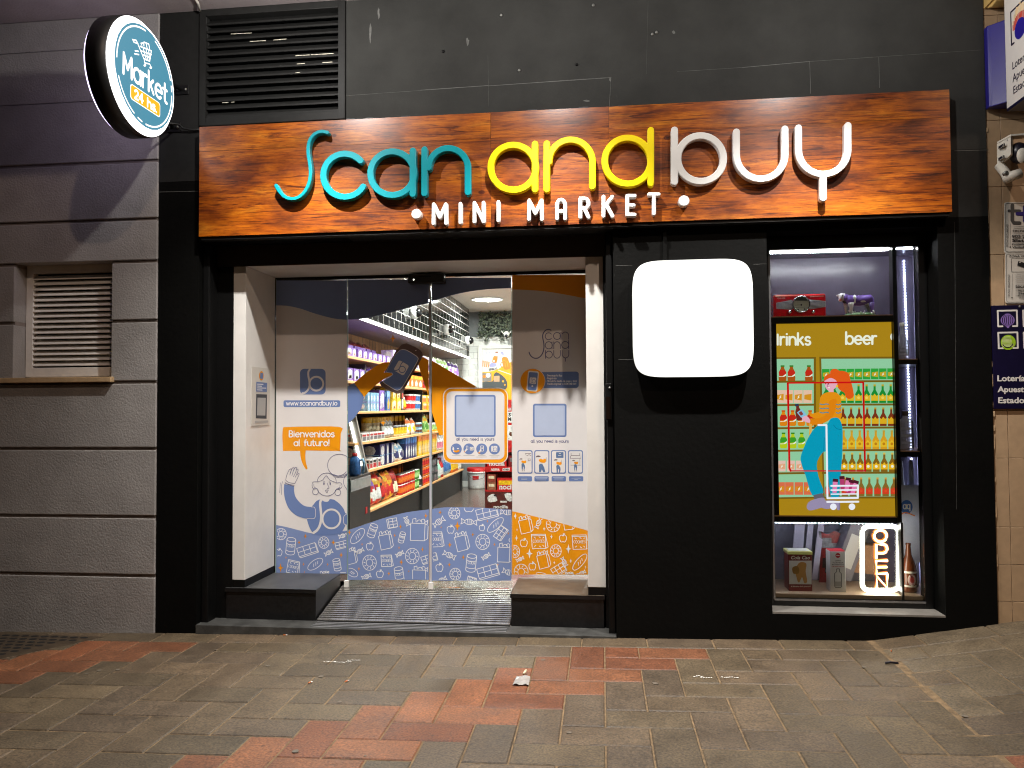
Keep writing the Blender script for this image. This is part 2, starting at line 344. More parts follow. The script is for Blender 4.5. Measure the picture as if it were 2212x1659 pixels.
def btext(t, bold=0.0, shear=0.0):
    """default-font outline of a word, height of a capital about 0.7: (verts 2-D, faces)"""
    k = (t, bold, shear)
    if k in _FC: return _FC[k]
    cu = bpy.data.curves.new('lettering', 'FONT'); cu.body = t; cu.offset = bold; cu.shear = shear; cu.resolution_u = 3
    o = bpy.data.objects.new('lettering', cu); COL.objects.link(o); bpy.context.view_layer.update()
    me = o.evaluated_get(bpy.context.evaluated_depsgraph_get()).to_mesh()
    r = ([(v.co.x, v.co.y) for v in me.vertices], [tuple(p.vertices) for p in me.polygons])
    bpy.data.objects.remove(o); bpy.data.curves.remove(cu); _FC[k] = r; return r
def put_text(art, t, x, y, w, hgt, m, bold=0.0, shear=0.0, rot=0):
    """fit a word's outline in a box: left x, baseline y, width w, capital height hgt (art units, y down)"""
    vs, fs = btext(t, bold, shear)
    if not vs: return
    x0 = min(v[0] for v in vs); x1 = max(v[0] for v in vs); sx = w / (x1 - x0); sy = hgt / .7; c, s = math.cos(R(rot)), math.sin(R(rot)); h = art._h()
    q = [((v[0] - x0) * sx, -v[1] * sy) for v in vs]
    art.mb.add([art.fr(*art.cv(x + a * c - b * s, y + a * s + b * c), h) for a, b in q], fs, m)
def facade(Y, sgn=1): return lambda u, v, h: (u, Y - h * sgn, v)
def pxY(Y, cr=PX):
    def f(x, y):
        p = onY(*cr(x, y), Y); return (p.x, p.z)
    return f
# ------------------------------------------------------------------ the ground
FOLD = 8 * .2125
def gz(x, y):
    z = -.05 + (max(-6, x) + 3.2) * .0166
    if x > FOLD: z += (min(x, 3.6) - FOLD) * .145 * max(.35, min(1.0, 1 + y / 6.0))
    return z
M_TILE = None
def tile_material():
    m = bpy.data.materials.new('paving_tile'); m.use_nodes = True; n = m.node_tree.nodes; L = m.node_tree.links; b = n['Principled BSDF']
    at = n.new('ShaderNodeAttribute'); at.attribute_name = 'tint'; tc = n.new('ShaderNodeTexCoord')
    t = n.new('ShaderNodeTexNoise'); t.inputs['Scale'].default_value = 5.0; t.inputs['Detail'].default_value = 8; t.inputs['Roughness'].default_value = .65; L.new(tc.outputs['Object'], t.inputs[0])
    t2 = n.new('ShaderNodeTexNoise'); t2.inputs['Scale'].default_value = 90; t2.inputs['Detail'].default_value = 4; L.new(tc.outputs['Object'], t2.inputs[0])
    r = n.new('ShaderNodeValToRGB'); r.color_ramp.elements[0].position = .28; r.color_ramp.elements[1].position = .75
    r.color_ramp.elements[0].color = (.62, .60, .58, 1); r.color_ramp.elements[1].color = (1.22, 1.20, 1.16, 1); L.new(t.outputs[0], r.inputs[0])
    r2 = n.new('ShaderNodeValToRGB'); r2.color_ramp.elements[0].position = .3; r2.color_ramp.elements[1].position = .7
    r2.color_ramp.elements[0].color = (.5, .5, .5, 1); r2.color_ramp.elements[1].color = (1.42, 1.42, 1.4, 1); L.new(t2.outputs[0], r2.inputs[0])
    v = n.new('ShaderNodeTexVoronoi'); v.inputs['Scale'].default_value = 6.5; L.new(tc.outputs['Object'], v.inputs[0])
    rv = n.new('ShaderNodeValToRGB'); rv.color_ramp.elements[0].position = .05; rv.color_ramp.elements[1].position = .085; rv.color_ramp.elements[0].color = (.55, .55, .55, 1); rv.color_ramp.elements[1].color = (1, 1, 1, 1); L.new(v.outputs['Distance'], rv.inputs[0])
    prev = at.outputs['Color']
    for o in (r.outputs[0], r2.outputs[0], rv.outputs[0]):
        mx = n.new('ShaderNodeMix'); mx.data_type = 'RGBA'; mx.blend_type = 'MULTIPLY'; mx.inputs[0].default_value = 1; L.new(prev, mx.inputs[6]); L.new(o, mx.inputs[7]); prev = mx.outputs[2]
    L.new(prev, b.inputs['Base Color'])
    mr = n.new('ShaderNodeMapRange'); mr.inputs[3].default_value = .42; mr.inputs[4].default_value = .8; L.new(t.outputs[0], mr.inputs[0]); L.new(mr.outputs[0], b.inputs['Roughness'])
    bp = n.new('ShaderNodeBump'); bp.inputs['Strength'].default_value = .5; bp.inputs['Distance'].default_value = .005; L.new(t2.outputs[0], bp.inputs['Height']); L.new(bp.outputs[0], b.inputs['Normal'])
    return m
M_TILE = tile_material()
M_JOINT = mat('sand_joint', (112, 92, 66), .9, var=.45, scale=25, bump=.4, bscale=150)
M_GUM = mat('trodden_gum', (100, 91, 79), .7, var=.2, scale=40)
M_SCUFF = mat('white_paint_scuff', (225, 222, 215), .7)
P = .2125
def pave():
    mb = MB(); tint = []
    def one(x0, x1, y0, y1, c, gl=1, gr=1, dz=None):
        if x0 < FOLD - .01 and x1 > FOLD + .01: one(x0, FOLD, y0, y1, c, 1, 0, 0); one(FOLD, x1, y0, y1, c, 0, 1, 0); return
        g = .0025 + random.random() * .0025 if dz is None else .005; dz = random.uniform(-.0016, .0016) if dz is None else dz; b = .006
        xs = [x0 + g * gl, x0 + (g + b) * gl, x1 - (g + b) * gr, x1 - g * gr]; ys = [y0 + g, y0 + g + b, y1 - g - b, y1 - g]
        def p(x, y, d): return (x, y, gz(x, y) + d + dz)
        o = [p(xs[0], ys[0], -.005), p(xs[3], ys[0], -.005), p(xs[3], ys[3], -.005), p(xs[0], ys[3], -.005)]
        i = [p(xs[1], ys[1], 0), p(xs[2], ys[1], 0), p(xs[2], ys[2], 0), p(xs[1], ys[2], 0)]
        mb.add(o + i, [(4, 5, 6, 7), (0, 1, 5, 4), (1, 2, 6, 5), (2, 3, 7, 6), (3, 0, 4, 7)], M_TILE); tint.extend([c] * 5)
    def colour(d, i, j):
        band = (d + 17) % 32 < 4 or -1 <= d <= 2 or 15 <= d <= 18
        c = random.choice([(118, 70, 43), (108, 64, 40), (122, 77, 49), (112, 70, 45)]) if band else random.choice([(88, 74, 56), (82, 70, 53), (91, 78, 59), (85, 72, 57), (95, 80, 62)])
        if not band and i >= 8 and j < 4: c = (96, 84, 66)  # paler slabs past the fold paint the neighbouring shop's light
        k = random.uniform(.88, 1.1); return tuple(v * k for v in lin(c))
    # stretcher course along the wall
    x = -6.1
    while x < 5:
        l = .425; one(x, x + l, -.2, .02, colour(-9 if x < 1.7 else 40, 0 if x < 1.7 else 9, 0)); x += l
    for i in range(-26, 22):
        for j in range(0, 26):
            d = i + j; t = d % 4; x0 = i * P; yt = -.2 - j * .21
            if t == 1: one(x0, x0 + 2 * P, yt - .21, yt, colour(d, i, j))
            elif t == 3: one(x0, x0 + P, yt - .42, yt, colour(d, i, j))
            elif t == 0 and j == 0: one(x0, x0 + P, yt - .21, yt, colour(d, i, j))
    nt = len(mb.f)
    # joints: one sheet just under the tile tops
    xs = [-6.2 + .2 * k for k in range(57)]; xs = [v for v in xs if v < 5]; ys = [.03 - .25 * k for k in range(24)]
    vs = [(a, b, gz(a, b) - .0055) for b in ys for a in xs]; w = len(xs)
    mb.add(vs, [(r * w + c, r * w + c + 1, (r + 1) * w + c + 1, (r + 1) * w + c) for r in range(len(ys) - 1) for c in range(w - 1)], M_JOINT)
    # old chewing gum and paint scuffs, each a thin irregular spot
    def spot(x, y, r, m, ry=None):
        mb.add([(x + r * random.uniform(.75, 1.2) * math.cos(a), y + (ry or r) * random.uniform(.75, 1.2) * math.sin(a), gz(x, y) + .0032) for a in [k * math.pi / 5 for k in range(10)]], [tuple(range(10))], m)
    for _ in range(55): spot(random.uniform(-3.4, 2.6), random.uniform(-3.3, -.15), random.uniform(.006, .017), M_GUM)
    for px, py, l in ((700, 1421, 30), (724, 1422, 40), (752, 1419, 34), (1500, 1466, 22), (1515, 1469, 26), (1560, 1469, 18), (1577, 1470, 20)):
        a = onZ(px, py, .0)
        for k in range(int(l / 5)): spot(a.x + k * .014, a.y + random.uniform(-.006, .006), random.uniform(.004, .010), M_SCUFF, .004)
    tint.extend([(.2, .2, .2)] * (len(mb.f) - len(tint)))
    return mb.build('pavement', attr={'tint': tint})
tag(pave(), kind='structure', label='herringbone paving of grey and brick red slabs in front of the shop')
g = MB(); g.box(-60, 60, -60, .3, -.9, -.45, mat('asphalt', (62, 60, 58), .85, var=.25, bump=.3)); tag(g.build('street'), kind='structure', label='dark street surface in front of the pavement')

# perforated cover at the foot of the stucco wall
t = thing('drain_cover', 'dark perforated metal cover in the paving at the foot of the stucco wall', 'drain cover', (-4.3, -.4, gz(-4.3, -.4)))
M_IRON = mat('worn_iron', (92, 78, 62), .5, .6, var=.3, bump=.3); M_HOLE = mat('hole_black', (10, 9, 8), .9, var=0)
mb = MB(); poly = [(-3.50, -.10), (-3.95, -.72), (-5.4, -.72), (-5.4, -.09)]
zc = gz(-4.3, -.4) + .006
mb.prism(poly, 'z', zc - .02, zc + .006, M_IRON); mb.build('plate', t, bevel=.003)
mb = MB()
for r_ in range(9):
    for c_ in range(26):
        x = -5.3 + c_ * .075 + (r_ % 2) * .0375; y = -.145 - r_ * .066
        if x < -3.60 - (-.10 - y) * .73 and y > -.7:
            mb.add([(x + .030 * math.cos(a), y + .019 * math.sin(a), zc + .0075) for a in [k * math.pi / 4 for k in range(8)]], [tuple(range(8))], M_HOLE)
mb.build('hole_pattern', t)

# ------------------------------------------------------------------ left neighbour: stucco building with louvred window
M_STUC = mat('grey_stucco', (143, 139, 136), .9, var=.14, scale=3.5, bump=.38, bscale=70)
M_STUCD = mat('stucco_groove', (120, 110, 104), .95, var=.1)
T = thing('stucco_building', 'grey stucco building with horizontal grooves beside the black shop front', 'building', (-5, 0, 0))
lv = [onY(170, y, 0).z for y in (108, 221, 355, 479, 569, 696, 827, 969.5, 1115, 1241)]
zz = [4.46] + lv + [-.30]
WX0, WX1 = -4.33, -3.556
mb = MB()
def course(x0, x1, z0, z1, gapt, gapb): mb.box(x0, x1, -.012, .25, z0 + gapb, z1 - gapt, M_STUC)
for k in range(len(zz) - 1):
    top, bot = zz[k], zz[k + 1]; gt = .002 if k <= 2 else .011; gb = .002 if k <= 1 else .011
    if k in (5, 6): course(-9, WX0, bot, top, gt, gb); course(WX1, -3.205, bot, top, gt, gb)
    else: course(-9, -3.205, bot, top, gt, gb)
mb.build('wall', T, bevel=.006)
mb = MB(); mb.box(-9, WX0 - .001, .004, .24, -.3, 4.45, M_STUCD); mb.box(WX1 + .001, -3.21, .004, .24, -.3, 4.45, M_STUCD); mb.box(WX0, WX1, .004, .24, 2.66, 4.45, M_STUCD); mb.box(WX0, WX1, .004, .24, -.3, 1.76, M_STUCD); mb.build('groove_backing', T)
M_ALU = mat('white_aluminium', (228, 224, 218), .4, 0, var=.06); M_DARK = mat('dark_void', (8, 7, 7), .9, var=0)
w = MB(); fx0, fx1, fz0, fz1 = WX0 + .004, WX1 - .004, 1.80, 2.645
for a, b, c, d in ((fx0, fx0 + .055, fz0, fz1), (fx1 - .055, fx1, fz0, fz1), (fx0 + .055, fx1 - .055, fz0, fz0 + .07), (fx0 + .055, fx1 - .055, fz1 - .06, fz1)): w.box(a, b, .105, .16, c, d, M_ALU)
W1 = w.build('window', T, bevel=.003)
w = MB(); n = 17
for k in range(n):
    z = fz0 + .085 + k * (fz1 - fz0 - .15) / n
    w.add([(x, y, zz_) for x in (fx0 + .057, fx1 - .057) for y, zz_ in ((.108, z), (.110, z + .006), (.150, z + .034), (.154, z + .028), (.116, z - .003))], [(0, 1, 6, 5), (1, 2, 7, 6), (2, 3, 8, 7), (3, 4, 9, 8), (4, 0, 5, 9)], M_ALU)
w.build('slat', W1); w = MB(); w.box(fx0, fx1, .17, .2, fz0, fz1, M_DARK); w.build('backing', W1)
w = MB(); w.box(-4.405, -3.53, -.055, .10, 1.752, 1.79, mat('sill_stone', (178, 150, 112), .7, var=.18, bump=.2)); w.build('window_sill', T, bevel=.004)

# balcony over both fronts
t = thing('balcony', 'pale rendered balcony underside above the stucco wall and the shop front', 'balcony', (-2, -.7, 4.46))
mb = MB(); M_SOF = mat('soffit_render', (150, 140, 140), .85, var=.12, scale=4, bump=.25); mb.box(-9, 5.5, -1.6, .3, 4.462, 4.7, M_SOF); mb.build('slab', t)
mb = MB(); mb.tube([onZ(415, -14, 4.445), onZ(428, 7, 4.445), onZ(432, 24, 4.43)], .009, mat('cable_white', (205, 200, 190), .5)); mb.build('cable', t)
for k, x in enumerate(LAMPX):
    t = thing('soffit_lamp', 'round white lamp under the balcony, ' + ('the one beside the round sign', 'the one over the doors', 'the one over the light box')[k], 'lamp', (x, LAMPY, 4.46), 'lamps under the balcony')
    mb = MB(); mb.lathe([(.0, 4.46), (.085, 4.46), (.085, 4.44), (.02, 4.43), (.02, LAMPZ + .10), (.06, LAMPZ + .09), (.075, LAMPZ + .045), (0, LAMPZ + .045)], (x, LAMPY, 0), mat('lamp_white', (220, 220, 216), .4)); mb.build('housing', t)

# ------------------------------------------------------------------ the shop building
S = thing('shop_building', 'black painted mini market front with sliding glass doors and a display window', 'shop', (-.4, 0, 0))
M_BLK = mat('black_paint', (6, 6, 5), .65, var=.25, scale=3.2, bump=.18, bscale=30, spec=.1); M_BLKU = mat('lamplit_black_paint', (54, 54, 52), .85, var=.2, scale=2.6, bump=.18, bscale=30, spec=.15)  # second black is lightened to paint the lamp glow on the upper wall
M_BLK2 = mat('black_gloss', (13, 13, 13), .4, var=.15, spec=.2)
M_SEAM = mat('panel_seam', (88, 88, 85), .7, var=.4, scale=12); M_SCREW = mat('screw_steel', (150, 150, 146), .45, .9, var=0)
DX0, DX1, DZ = -2.892, .08, 2.765
BW0, BW1, BZ0, BZ1 = 1.093, 2.168, .203, 2.708
M_MIDBLK = mat('vent_and_lit_wall_paint', (34, 34, 33), .55, var=.15, spec=.2)
mb = MB()
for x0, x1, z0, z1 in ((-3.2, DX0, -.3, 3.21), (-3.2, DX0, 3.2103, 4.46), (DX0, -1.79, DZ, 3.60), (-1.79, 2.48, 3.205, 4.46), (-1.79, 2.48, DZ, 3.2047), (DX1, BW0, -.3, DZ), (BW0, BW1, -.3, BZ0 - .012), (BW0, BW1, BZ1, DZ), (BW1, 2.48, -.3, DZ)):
    mb.box(x0, x1, 0, .175, z0, z1, M_MIDBLK if z0 > 3.2 and x1 < -2 else M_BLKU if z0 >= 3 else M_MIDBLK if z0 == DZ and x1 > 2 else M_BLK)  # upper pieces step lighter, the lamps' brightness put into the black
mb.box(-9, DX0, .18, .5, -.3, 4.5, M_BLK2)
ar = Art(facade(0), pxY(0), .0015, mb=mb)
for a, b, wd in (((745, 207), (1320, 167), .5), ((909, 195), (1054, 185), 1.2), ((1054, 186), (1320, 168), .8), ((1320, 167), (1316, 234), .6), ((1463, 155), (1604, 146), .5), ((1604, 146), (1749, 133), 1.0), ((1749, 133), (2121, 108), .5), ((1749, 134), (1751, 202), .7), ((1898, 123), (1900, 190), .6), ((2062, 326), (2135, 324), 1.0), ((343, 415), (428, 413), .9), ((1330, 574), (1366, 573), .5), ((1628, 571), (1656, 570), .5), ((1336, 777), (1366, 776), .6), ((1400, 1), (1396, 160), .25), ((1054, 120), (1056, 230), .3), ((2062, 480), (2066, 1100), .3)):
    ar.stroke([a, b], wd, M_SEAM)
for x, y in ((1150, 97), (1735, 33), (783, 327), (1265, 448), (1630, 410), (2110, 218), (2137, 206)):
    p = onY(*crop(1200, 0, 2500, 2201)(x, y), 0); mb.ball(p, .011, M_SCREW if y < 300 or x == 1265 else M_BLK2, 8, 6)
M_SMEAR = mat('filler_smear', (92, 92, 89), .8, var=.3, scale=30)
for x, y, rx, ry in ((1010, 90, 4, 10), (818, 30, 3, 14), (800, 70, 3, 24), (1268, 218, 9, 2.5), (1455, 70, 4, 5), (1318, 172, 2.4, 5)):
    ar.fill([(x + rx * random.uniform(.5, 1.1) * math.cos(a), y + ry * random.uniform(.5, 1.1) * math.sin(a)) for a in [k * math.pi / 7 for k in range(14)]], M_SMEAR)
mb.build('facade', S)
M_MIDBLK = mat('vent_and_lit_wall_paint', (50, 50, 48), .5, var=.15)
# louvred vent above the door
fr = MB(); x0, x1, z0, z1 = -2.888, -1.793, 3.603, 4.458
for a, b, c, d in ((x0, x0 + .05, z0, z1), (x1 - .05, x1, z0, z1), (x0 + .05, x1 - .05, z0, z0 + .06), (x0 + .05, x1 - .05, z1 - .05, z1)): fr.box(a, b, -.018, .12, c, d, M_MIDBLK)
V = fr.build('vent', S, bevel=.004)
sl = MB(); n = 13
for k in range(n):
    z = z0 + .064 + k * (z1 - z0 - .12) / n; hh = (z1 - z0 - .12) / n
    sl.add([(x, y, q) for x in (x0 + .052, x1 - .052) for y, q in ((-.004, z), (-.004, z + .012), (.05, z + hh + .004), (.054, z + hh - .002), (.004, z - .001))], [(0, 1, 6, 5), (1, 2, 7, 6), (2, 3, 8, 7), (3, 4, 9, 8), (4, 0, 5, 9)], M_MIDBLK)
sl.build('slat', V)
sl = MB(); sl.box(x0, x1, .10, .12, z0, z1, M_DARK); c1 = crop(0, 0, 1300, 2201); ar = Art(facade(-.0), pxY(0, c1), .006, mb=sl); M_GLINT = mat('painted_slat_glint', (200, 195, 175), .5, .2, var=.5, scale=50)  # pale strokes paint the thin highlights along the slats
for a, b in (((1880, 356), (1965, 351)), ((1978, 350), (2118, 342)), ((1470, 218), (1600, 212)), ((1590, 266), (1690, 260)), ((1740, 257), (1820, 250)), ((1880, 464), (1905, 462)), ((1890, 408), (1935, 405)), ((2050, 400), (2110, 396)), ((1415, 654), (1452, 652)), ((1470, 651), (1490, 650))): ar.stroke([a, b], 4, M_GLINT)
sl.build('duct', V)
# door recess
M_WHT = mat('white_jamb', (222, 219, 213), .45, var=.05, scale=6); M_HDR = mat('dark_header', (46, 36, 31), .6)
JF, GY = .18, .70                       # jamb front and glass plane
jl0, jl1, jr0, jr1 = onY(503, 900, JF).x, onY(530, 900, JF).x, onY(1267, 900, JF).x, onY(1305.5, 900, JF).x
RZ = onY(898, 565, JF).z; STZ = onY(590, 1271, JF).z; SKZ = onY(515, 1253, JF).z
mb = MB(); mb.box(DX0, DX1, JF - .003, JF + .012, RZ + .001, DZ - .002, M_HDR); mb.box(DX0, jl0, JF - .003, GY, -.1, RZ, M_BLK2); mb.box(jr1, DX1 + .3, JF - .003, GY, -.1, RZ, M_BLK2); mb.build('door_header', S)
mb = MB(); mb.box(-2.885, -2.835, .05, .174, -.02, 2.75, M_BLK2); mb.build('shutter_guide', S, bevel=.006); mb = MB(); mb.box(.030, .075, .05, .174, -.02, 2.75, M_BLK2); mb.build('shutter_guide', S, bevel=.006)
for x0, x1 in ((jl0, jl1), (jr0, jr1)):
    mb = MB(); mb.box(x0 + .001, x1, JF, GY, SKZ, RZ, M_WHT); J = mb.build('door_jamb', S, bevel=.003)
    mb = MB(); mb.box(x0 + .001, x1, JF + .002, GY, STZ, SKZ, M_BLK2); mb.build('skirting', J)
mb = MB(); mb.box(jl1, jr0, JF + .013, GY, RZ + .001, RZ + .06, M_WHT); mb.build('recess_ceiling', S)
M_STONE = mat('black_granite', (20, 20, 21), .32, var=.5, scale=40, spec=.4); M_STONET = mat('dusty_granite', (66, 66, 66), .42, var=.3, scale=6)
for x0, x1, m in ((onY(490, 1270, JF).x, onY(683.5, 1273, JF).x, M_STONET), (onY(1104.5, 1283, JF).x, onY(1305, 1285, JF).x, mat('dusty_granite_brown', (84, 74, 62), .5, var=.35, scale=5))):
    mb = MB(); mb.box(x0, x1, JF - .012, GY, -.05, STZ - .026, M_STONE); B = mb.build('step', S, bevel=.003)
    mb = MB(); mb.box(x0 - .006, x1 + .006, JF - .02, GY, STZ - .0255, STZ, M_STONE); mb.quad([(x0, JF - .016, STZ + .0015), (x1, JF - .016, STZ + .0015), (x1, GY - .002, STZ + .0015), (x0, GY - .002, STZ + .0015)], m); mb.build('tread', B)
M_SLAB = mat('worn_slate', (66, 66, 64), .45, var=.55, scale=9, bump=.2); M_STRIP = mat('worn_strip', (118, 118, 120), .4, var=.35, scale=14)
mx0_, mx1_ = onY(684, 1273, JF).x + .008, onY(1104.5, 1283, JF).x - .008
mb = MB(); mb.box(DX0 + .002, DX1 - .002, -.015, JF + .02, -.2, .018, M_SLAB)
for k in range(4): mb.box(mx0_ + .01, mx1_ - .01, .012 + k * .036, .028 + k * .036, .017, .022, M_STRIP)
mb.build('doorstep', S, bevel=.003)
# ribbed aluminium entrance ramp
t = thing('entrance_mat', 'ribbed aluminium entrance mat sloping up to the sliding doors', 'door mat', (-1.4, .5, .02))
M_RIB = mat('ribbed_aluminium', (196, 192, 186), .25, .85, var=.3, scale=3, stretch=(6, 1, 1)); M_RUB = mat('black_rubber', (12, 12, 12), .8, var=.2)
YM0 = JF - .025; GZ = onY(930, 1266, GY).z - .012; rz = lambda y: .024 + (min(y, GY) - YM0) * (GZ - .008 - .024) / (GY - YM0)
mb = MB(); mb.add([(mx0_, YM0, rz(YM0)), (mx1_, YM0, rz(YM0)), (mx1_, GY, rz(GY)), (mx0_, GY, rz(GY)), (mx1_, 1.05, rz(GY)), (mx0_, 1.05, rz(GY)), (mx0_, YM0, .0), (mx1_, YM0, .0)], [(0, 1, 2, 3), (3, 2, 4, 5), (0, 1, 7, 6)], M_RUB); mb.build('base', t)
mb = MB(); y = YM0 + .004; k = 0
while y < 1.03:
    w_ = .024 if k == 0 else .0155; mb.add([(x, yy, zz_) for x in (mx0_ + .003, mx1_ - .003) for yy, zz_ in ((y, rz(y) + .001), (y, rz(y) + .0075), (y + w_, rz(y + w_) + .0075), (y + w_, rz(y + w_) + .001))], [(0, 1, 5, 4), (1, 2, 6, 5), (2, 3, 7, 6)], M_RIB); y += w_ + .0150; k += 1
mb.build('rib', t)
# ------------------------------------------------------------------ wooden fascia with raised letters
FY = -.085
bx0, bx1 = onY(430, 400, FY).x, onY(2053.5, 320, FY).x; bz1 = (onY(430.4, 279, FY).z + onY(2050, 188, FY).z) / 2; bz0 = (onY(430, 514, FY).z + onY(2057, 454, FY).z) / 2
def wood():
    m = bpy.data.materials.new('varnished_wood'); m.use_nodes = True; n = m.node_tree.nodes; L = m.node_tree.links; b = n['Principled BSDF']
    tc = n.new('ShaderNodeTexCoord'); at = n.new('ShaderNodeAttribute'); at.attribute_name = 'tint'
    def mp(sc, rot=0):
        q = n.new('ShaderNodeMapping'); q.inputs['Scale'].default_value = sc; q.inputs['Rotation'].default_value = (0, rot, 0); ad = n.new('ShaderNodeVectorMath'); ad.operation = 'ADD'
        ml = n.new('ShaderNodeVectorMath'); ml.operation = 'SCALE'; ml.inputs['Scale'].default_value = 9.0; L.new(at.outputs['Color'], ml.inputs[0]); L.new(tc.outputs['Object'], ad.inputs[0]); L.new(ml.outputs[0], ad.inputs[1]); L.new(ad.outputs[0], q.inputs['Vector']); return q.outputs[0]
    def nz(vec, sc, det, ro, di=0.0):
        t = n.new('ShaderNodeTexNoise'); t.inputs['Scale'].default_value = sc; t.inputs['Detail'].default_value = det; t.inputs['Roughness'].default_value = ro; t.inputs['Distortion'].default_value = di; L.new(vec, t.inputs[0]); return t.outputs[0]
    def ramp(f, *st):
        r = n.new('ShaderNodeValToRGB'); e = r.color_ramp.elements
        while len(e) < len(st): e.new(.5)
        for k, (p, c) in enumerate(st): e[k].position = p; e[k].color = (*lin(c), 1)
        L.new(f, r.inputs[0]); return r.outputs[0]
    def mixc(a, b_, f, mode='MIX'):
        x = n.new('ShaderNodeMix'); x.data_type = 'RGBA'; x.blend_type = mode
        if isinstance(f, float): x.inputs[0].default_value = f
        else: L.new(f, x.inputs[0])
        L.new(a, x.inputs[6]); L.new(b_, x.inputs[7]); return x.outputs[2]
    base = ramp(nz(mp((.9, 1, 5)), 1.6, 5, .6, .6), (.28, (104, 48, 4)), (.42, (166, 84, 8)), (.56, (198, 110, 14)), (.76, (220, 146, 42)))
    grain = ramp(nz(mp((1.6, 1, 34)), 2.6, 9, .75, 1.6), (.36, (118, 92, 70)), (.47, (214, 200, 184)), (.6, (255, 252, 248)))
    streak = ramp(nz(mp((.9, 1, 13)), 1.9, 7, .68, 2.2), (.34, (74, 40, 20)), (.41, (190, 160, 130)), (.47, (255, 255, 255)))
    blot = ramp(nz(mp((1.0, 1, 2.2)), 2.2, 6, .6), (.36, (132, 98, 74)), (.54, (255, 255, 255)))
    c = mixc(mixc(mixc(base, grain, .85, 'MULTIPLY'), streak, .85, 'MULTIPLY'), blot, .8, 'MULTIPLY')
    v = n.new('ShaderNodeTexVoronoi'); v.inputs['Scale'].default_value = 2.6; L.new(mp((1.0, .01, 1.6)), v.inputs[0])
    kn = ramp(v.outputs['Distance'], (.02, (50, 24, 10)), (.04, (150, 100, 60)), (.055, (110, 60, 30)), (.075, (255, 255, 255)))
    c = mixc(c, kn, .9, 'MULTIPLY'); L.new(c, b.inputs['Base Color'])
    rg = n.new('ShaderNodeMapRange'); rg.inputs[3].default_value = .24; rg.inputs[4].default_value = .48; b.inputs['Specular IOR Level'].default_value = .6; b.inputs['Coat Weight'].default_value = .35; b.inputs['Coat Roughness'].default_value = .22; L.new(nz(mp((1, 1, 3)), 3.0, 5, .6), rg.inputs[0]); L.new(rg.outputs[0], b.inputs['Roughness'])
    bp = n.new('ShaderNodeBump'); bp.inputs['Strength'].default_value = .12; bp.inputs['Distance'].default_value = .003; L.new(nz(mp((2, 1, 18)), 2.4, 6, .7, 1.0), bp.inputs['Height']); L.new(bp.outputs[0], b.inputs['Normal'])
    return m
M_WOOD = wood()
T = thing('fascia_sign', 'long varnished wooden sign board with raised turquoise, yellow and white letters', 'sign', ((bx0 + bx1) / 2, FY, bz0))
mb = MB(); tint = []
colx = [bx0, onY(1060, 300, FY).x, onY(1315.5, 300, FY).x, bx1]
rowz = [bz0, onY(430, 328, FY).z, bz1]
for i in range(3):
    for j in range(2):
        k = len(mb.f); mb.box(colx[i] + (.0008 if i else 0), colx[i + 1] - (.0008 if i < 2 else 0), FY + random.uniform(0, .0015), -.002, rowz[j] + (.0008 if j else 0), rowz[j + 1] - (.0008 if j < 1 else 0), M_WOOD)
        tint += [(random.random(), random.random(), random.random())] * (len(mb.f) - k)
mb.build('board', T, attr={'tint': tint})
M_BR = mat('bracket_black', (20, 20, 20), .5)
for px in (760, 800, 878, 952, 1045, 1150, 1260, 1345, 1420): p = onY(px, 279 - (px - 430) * .056, -.03); mb = MB(); mb.box(p.x - .03, p.x + .03, -.06, -.001, bz1 + .001, bz1 + .016, M_BR); mb.build('fixing_bracket', T)
mb = MB(); mb.box(bx0 + .01, bx1 - .01, -.07, -.002, bz0 - .022, bz0 - .001, M_BR); mb.build('under_rail', T)
M_TEAL = mat('turquoise_acrylic', (0, 152, 164), .35, var=.02); M_YEL = mat('yellow_acrylic', (250, 226, 0), .35, var=.02); M_WLET = mat('white_acrylic', (225, 225, 222), .35, var=.02); M_WLET2 = mat('bright_white_acrylic', (245, 244, 240), .35, var=.02)
LY = FY - .012; D6 = crop(1020, 440, 1780, 2212); D2 = crop(1200, 0, 2500, 2201); D3 = crop(2540, 0, 3840, 2201)
def letter(strokes, w, m, cr, ref):
    a = Art(facade(LY), pxY(LY - .04, cr), 0.0, ref=ref)
    for s_ in strokes: a.stroke(s_, w, m, depth=.045, bev=.004)
    # stand-offs holding the letter off the board
    q = a.cv(*strokes[0][len(strokes[0]) // 2]); a.mb.lathe([(0, LY + .0005), (.006, LY + .0005), (.006, FY - .0005), (0, FY - .0005)], (q[0], 0, q[1]), M_BR, 8, axis='y')
    return a.build('letter', T)
letter([smooth([(605, 168), (555, 156), (505, 163), (455, 192), (415, 245), (396, 315), (396, 400), (410, 490), (421, 580), (415, 670), (390, 755), (345, 828), (285, 876), (215, 890), (150, 874), (100, 834), (65, 785), (43, 745)], 3)], 40, M_TEAL, D6, (500, 500))
letter([A(795, 635, 235, 235, -43, -328, 40)], 71, M_TEAL, D6, (800, 600))
letter([A(1313, 613, 238, 238, 0, 360, 44), [(1537, 366), (1537, 838)]], 71, M_TEAL, D6, (1300, 600))
letter([[(1664, 352), (1664, 832)], [(1709, 552)] + A(1924, 552, 213, 213, 180, 360, 24) + [(2137, 820)]], 70, M_TEAL, D6, (1900, 600))
letter([A(1227, 1064, 143, 143, 0, 360, 44), [(1365, 914), (1365, 1203)]], 42, M_YEL, D2, (1300, 1050))
letter([[(1440, 912), (1440, 1203)], [(1456, 1028)] + A(1592, 1028, 138, 140, 180, 360, 24) + [(1730, 1184)]], 42, M_YEL, D2, (1600, 1050))
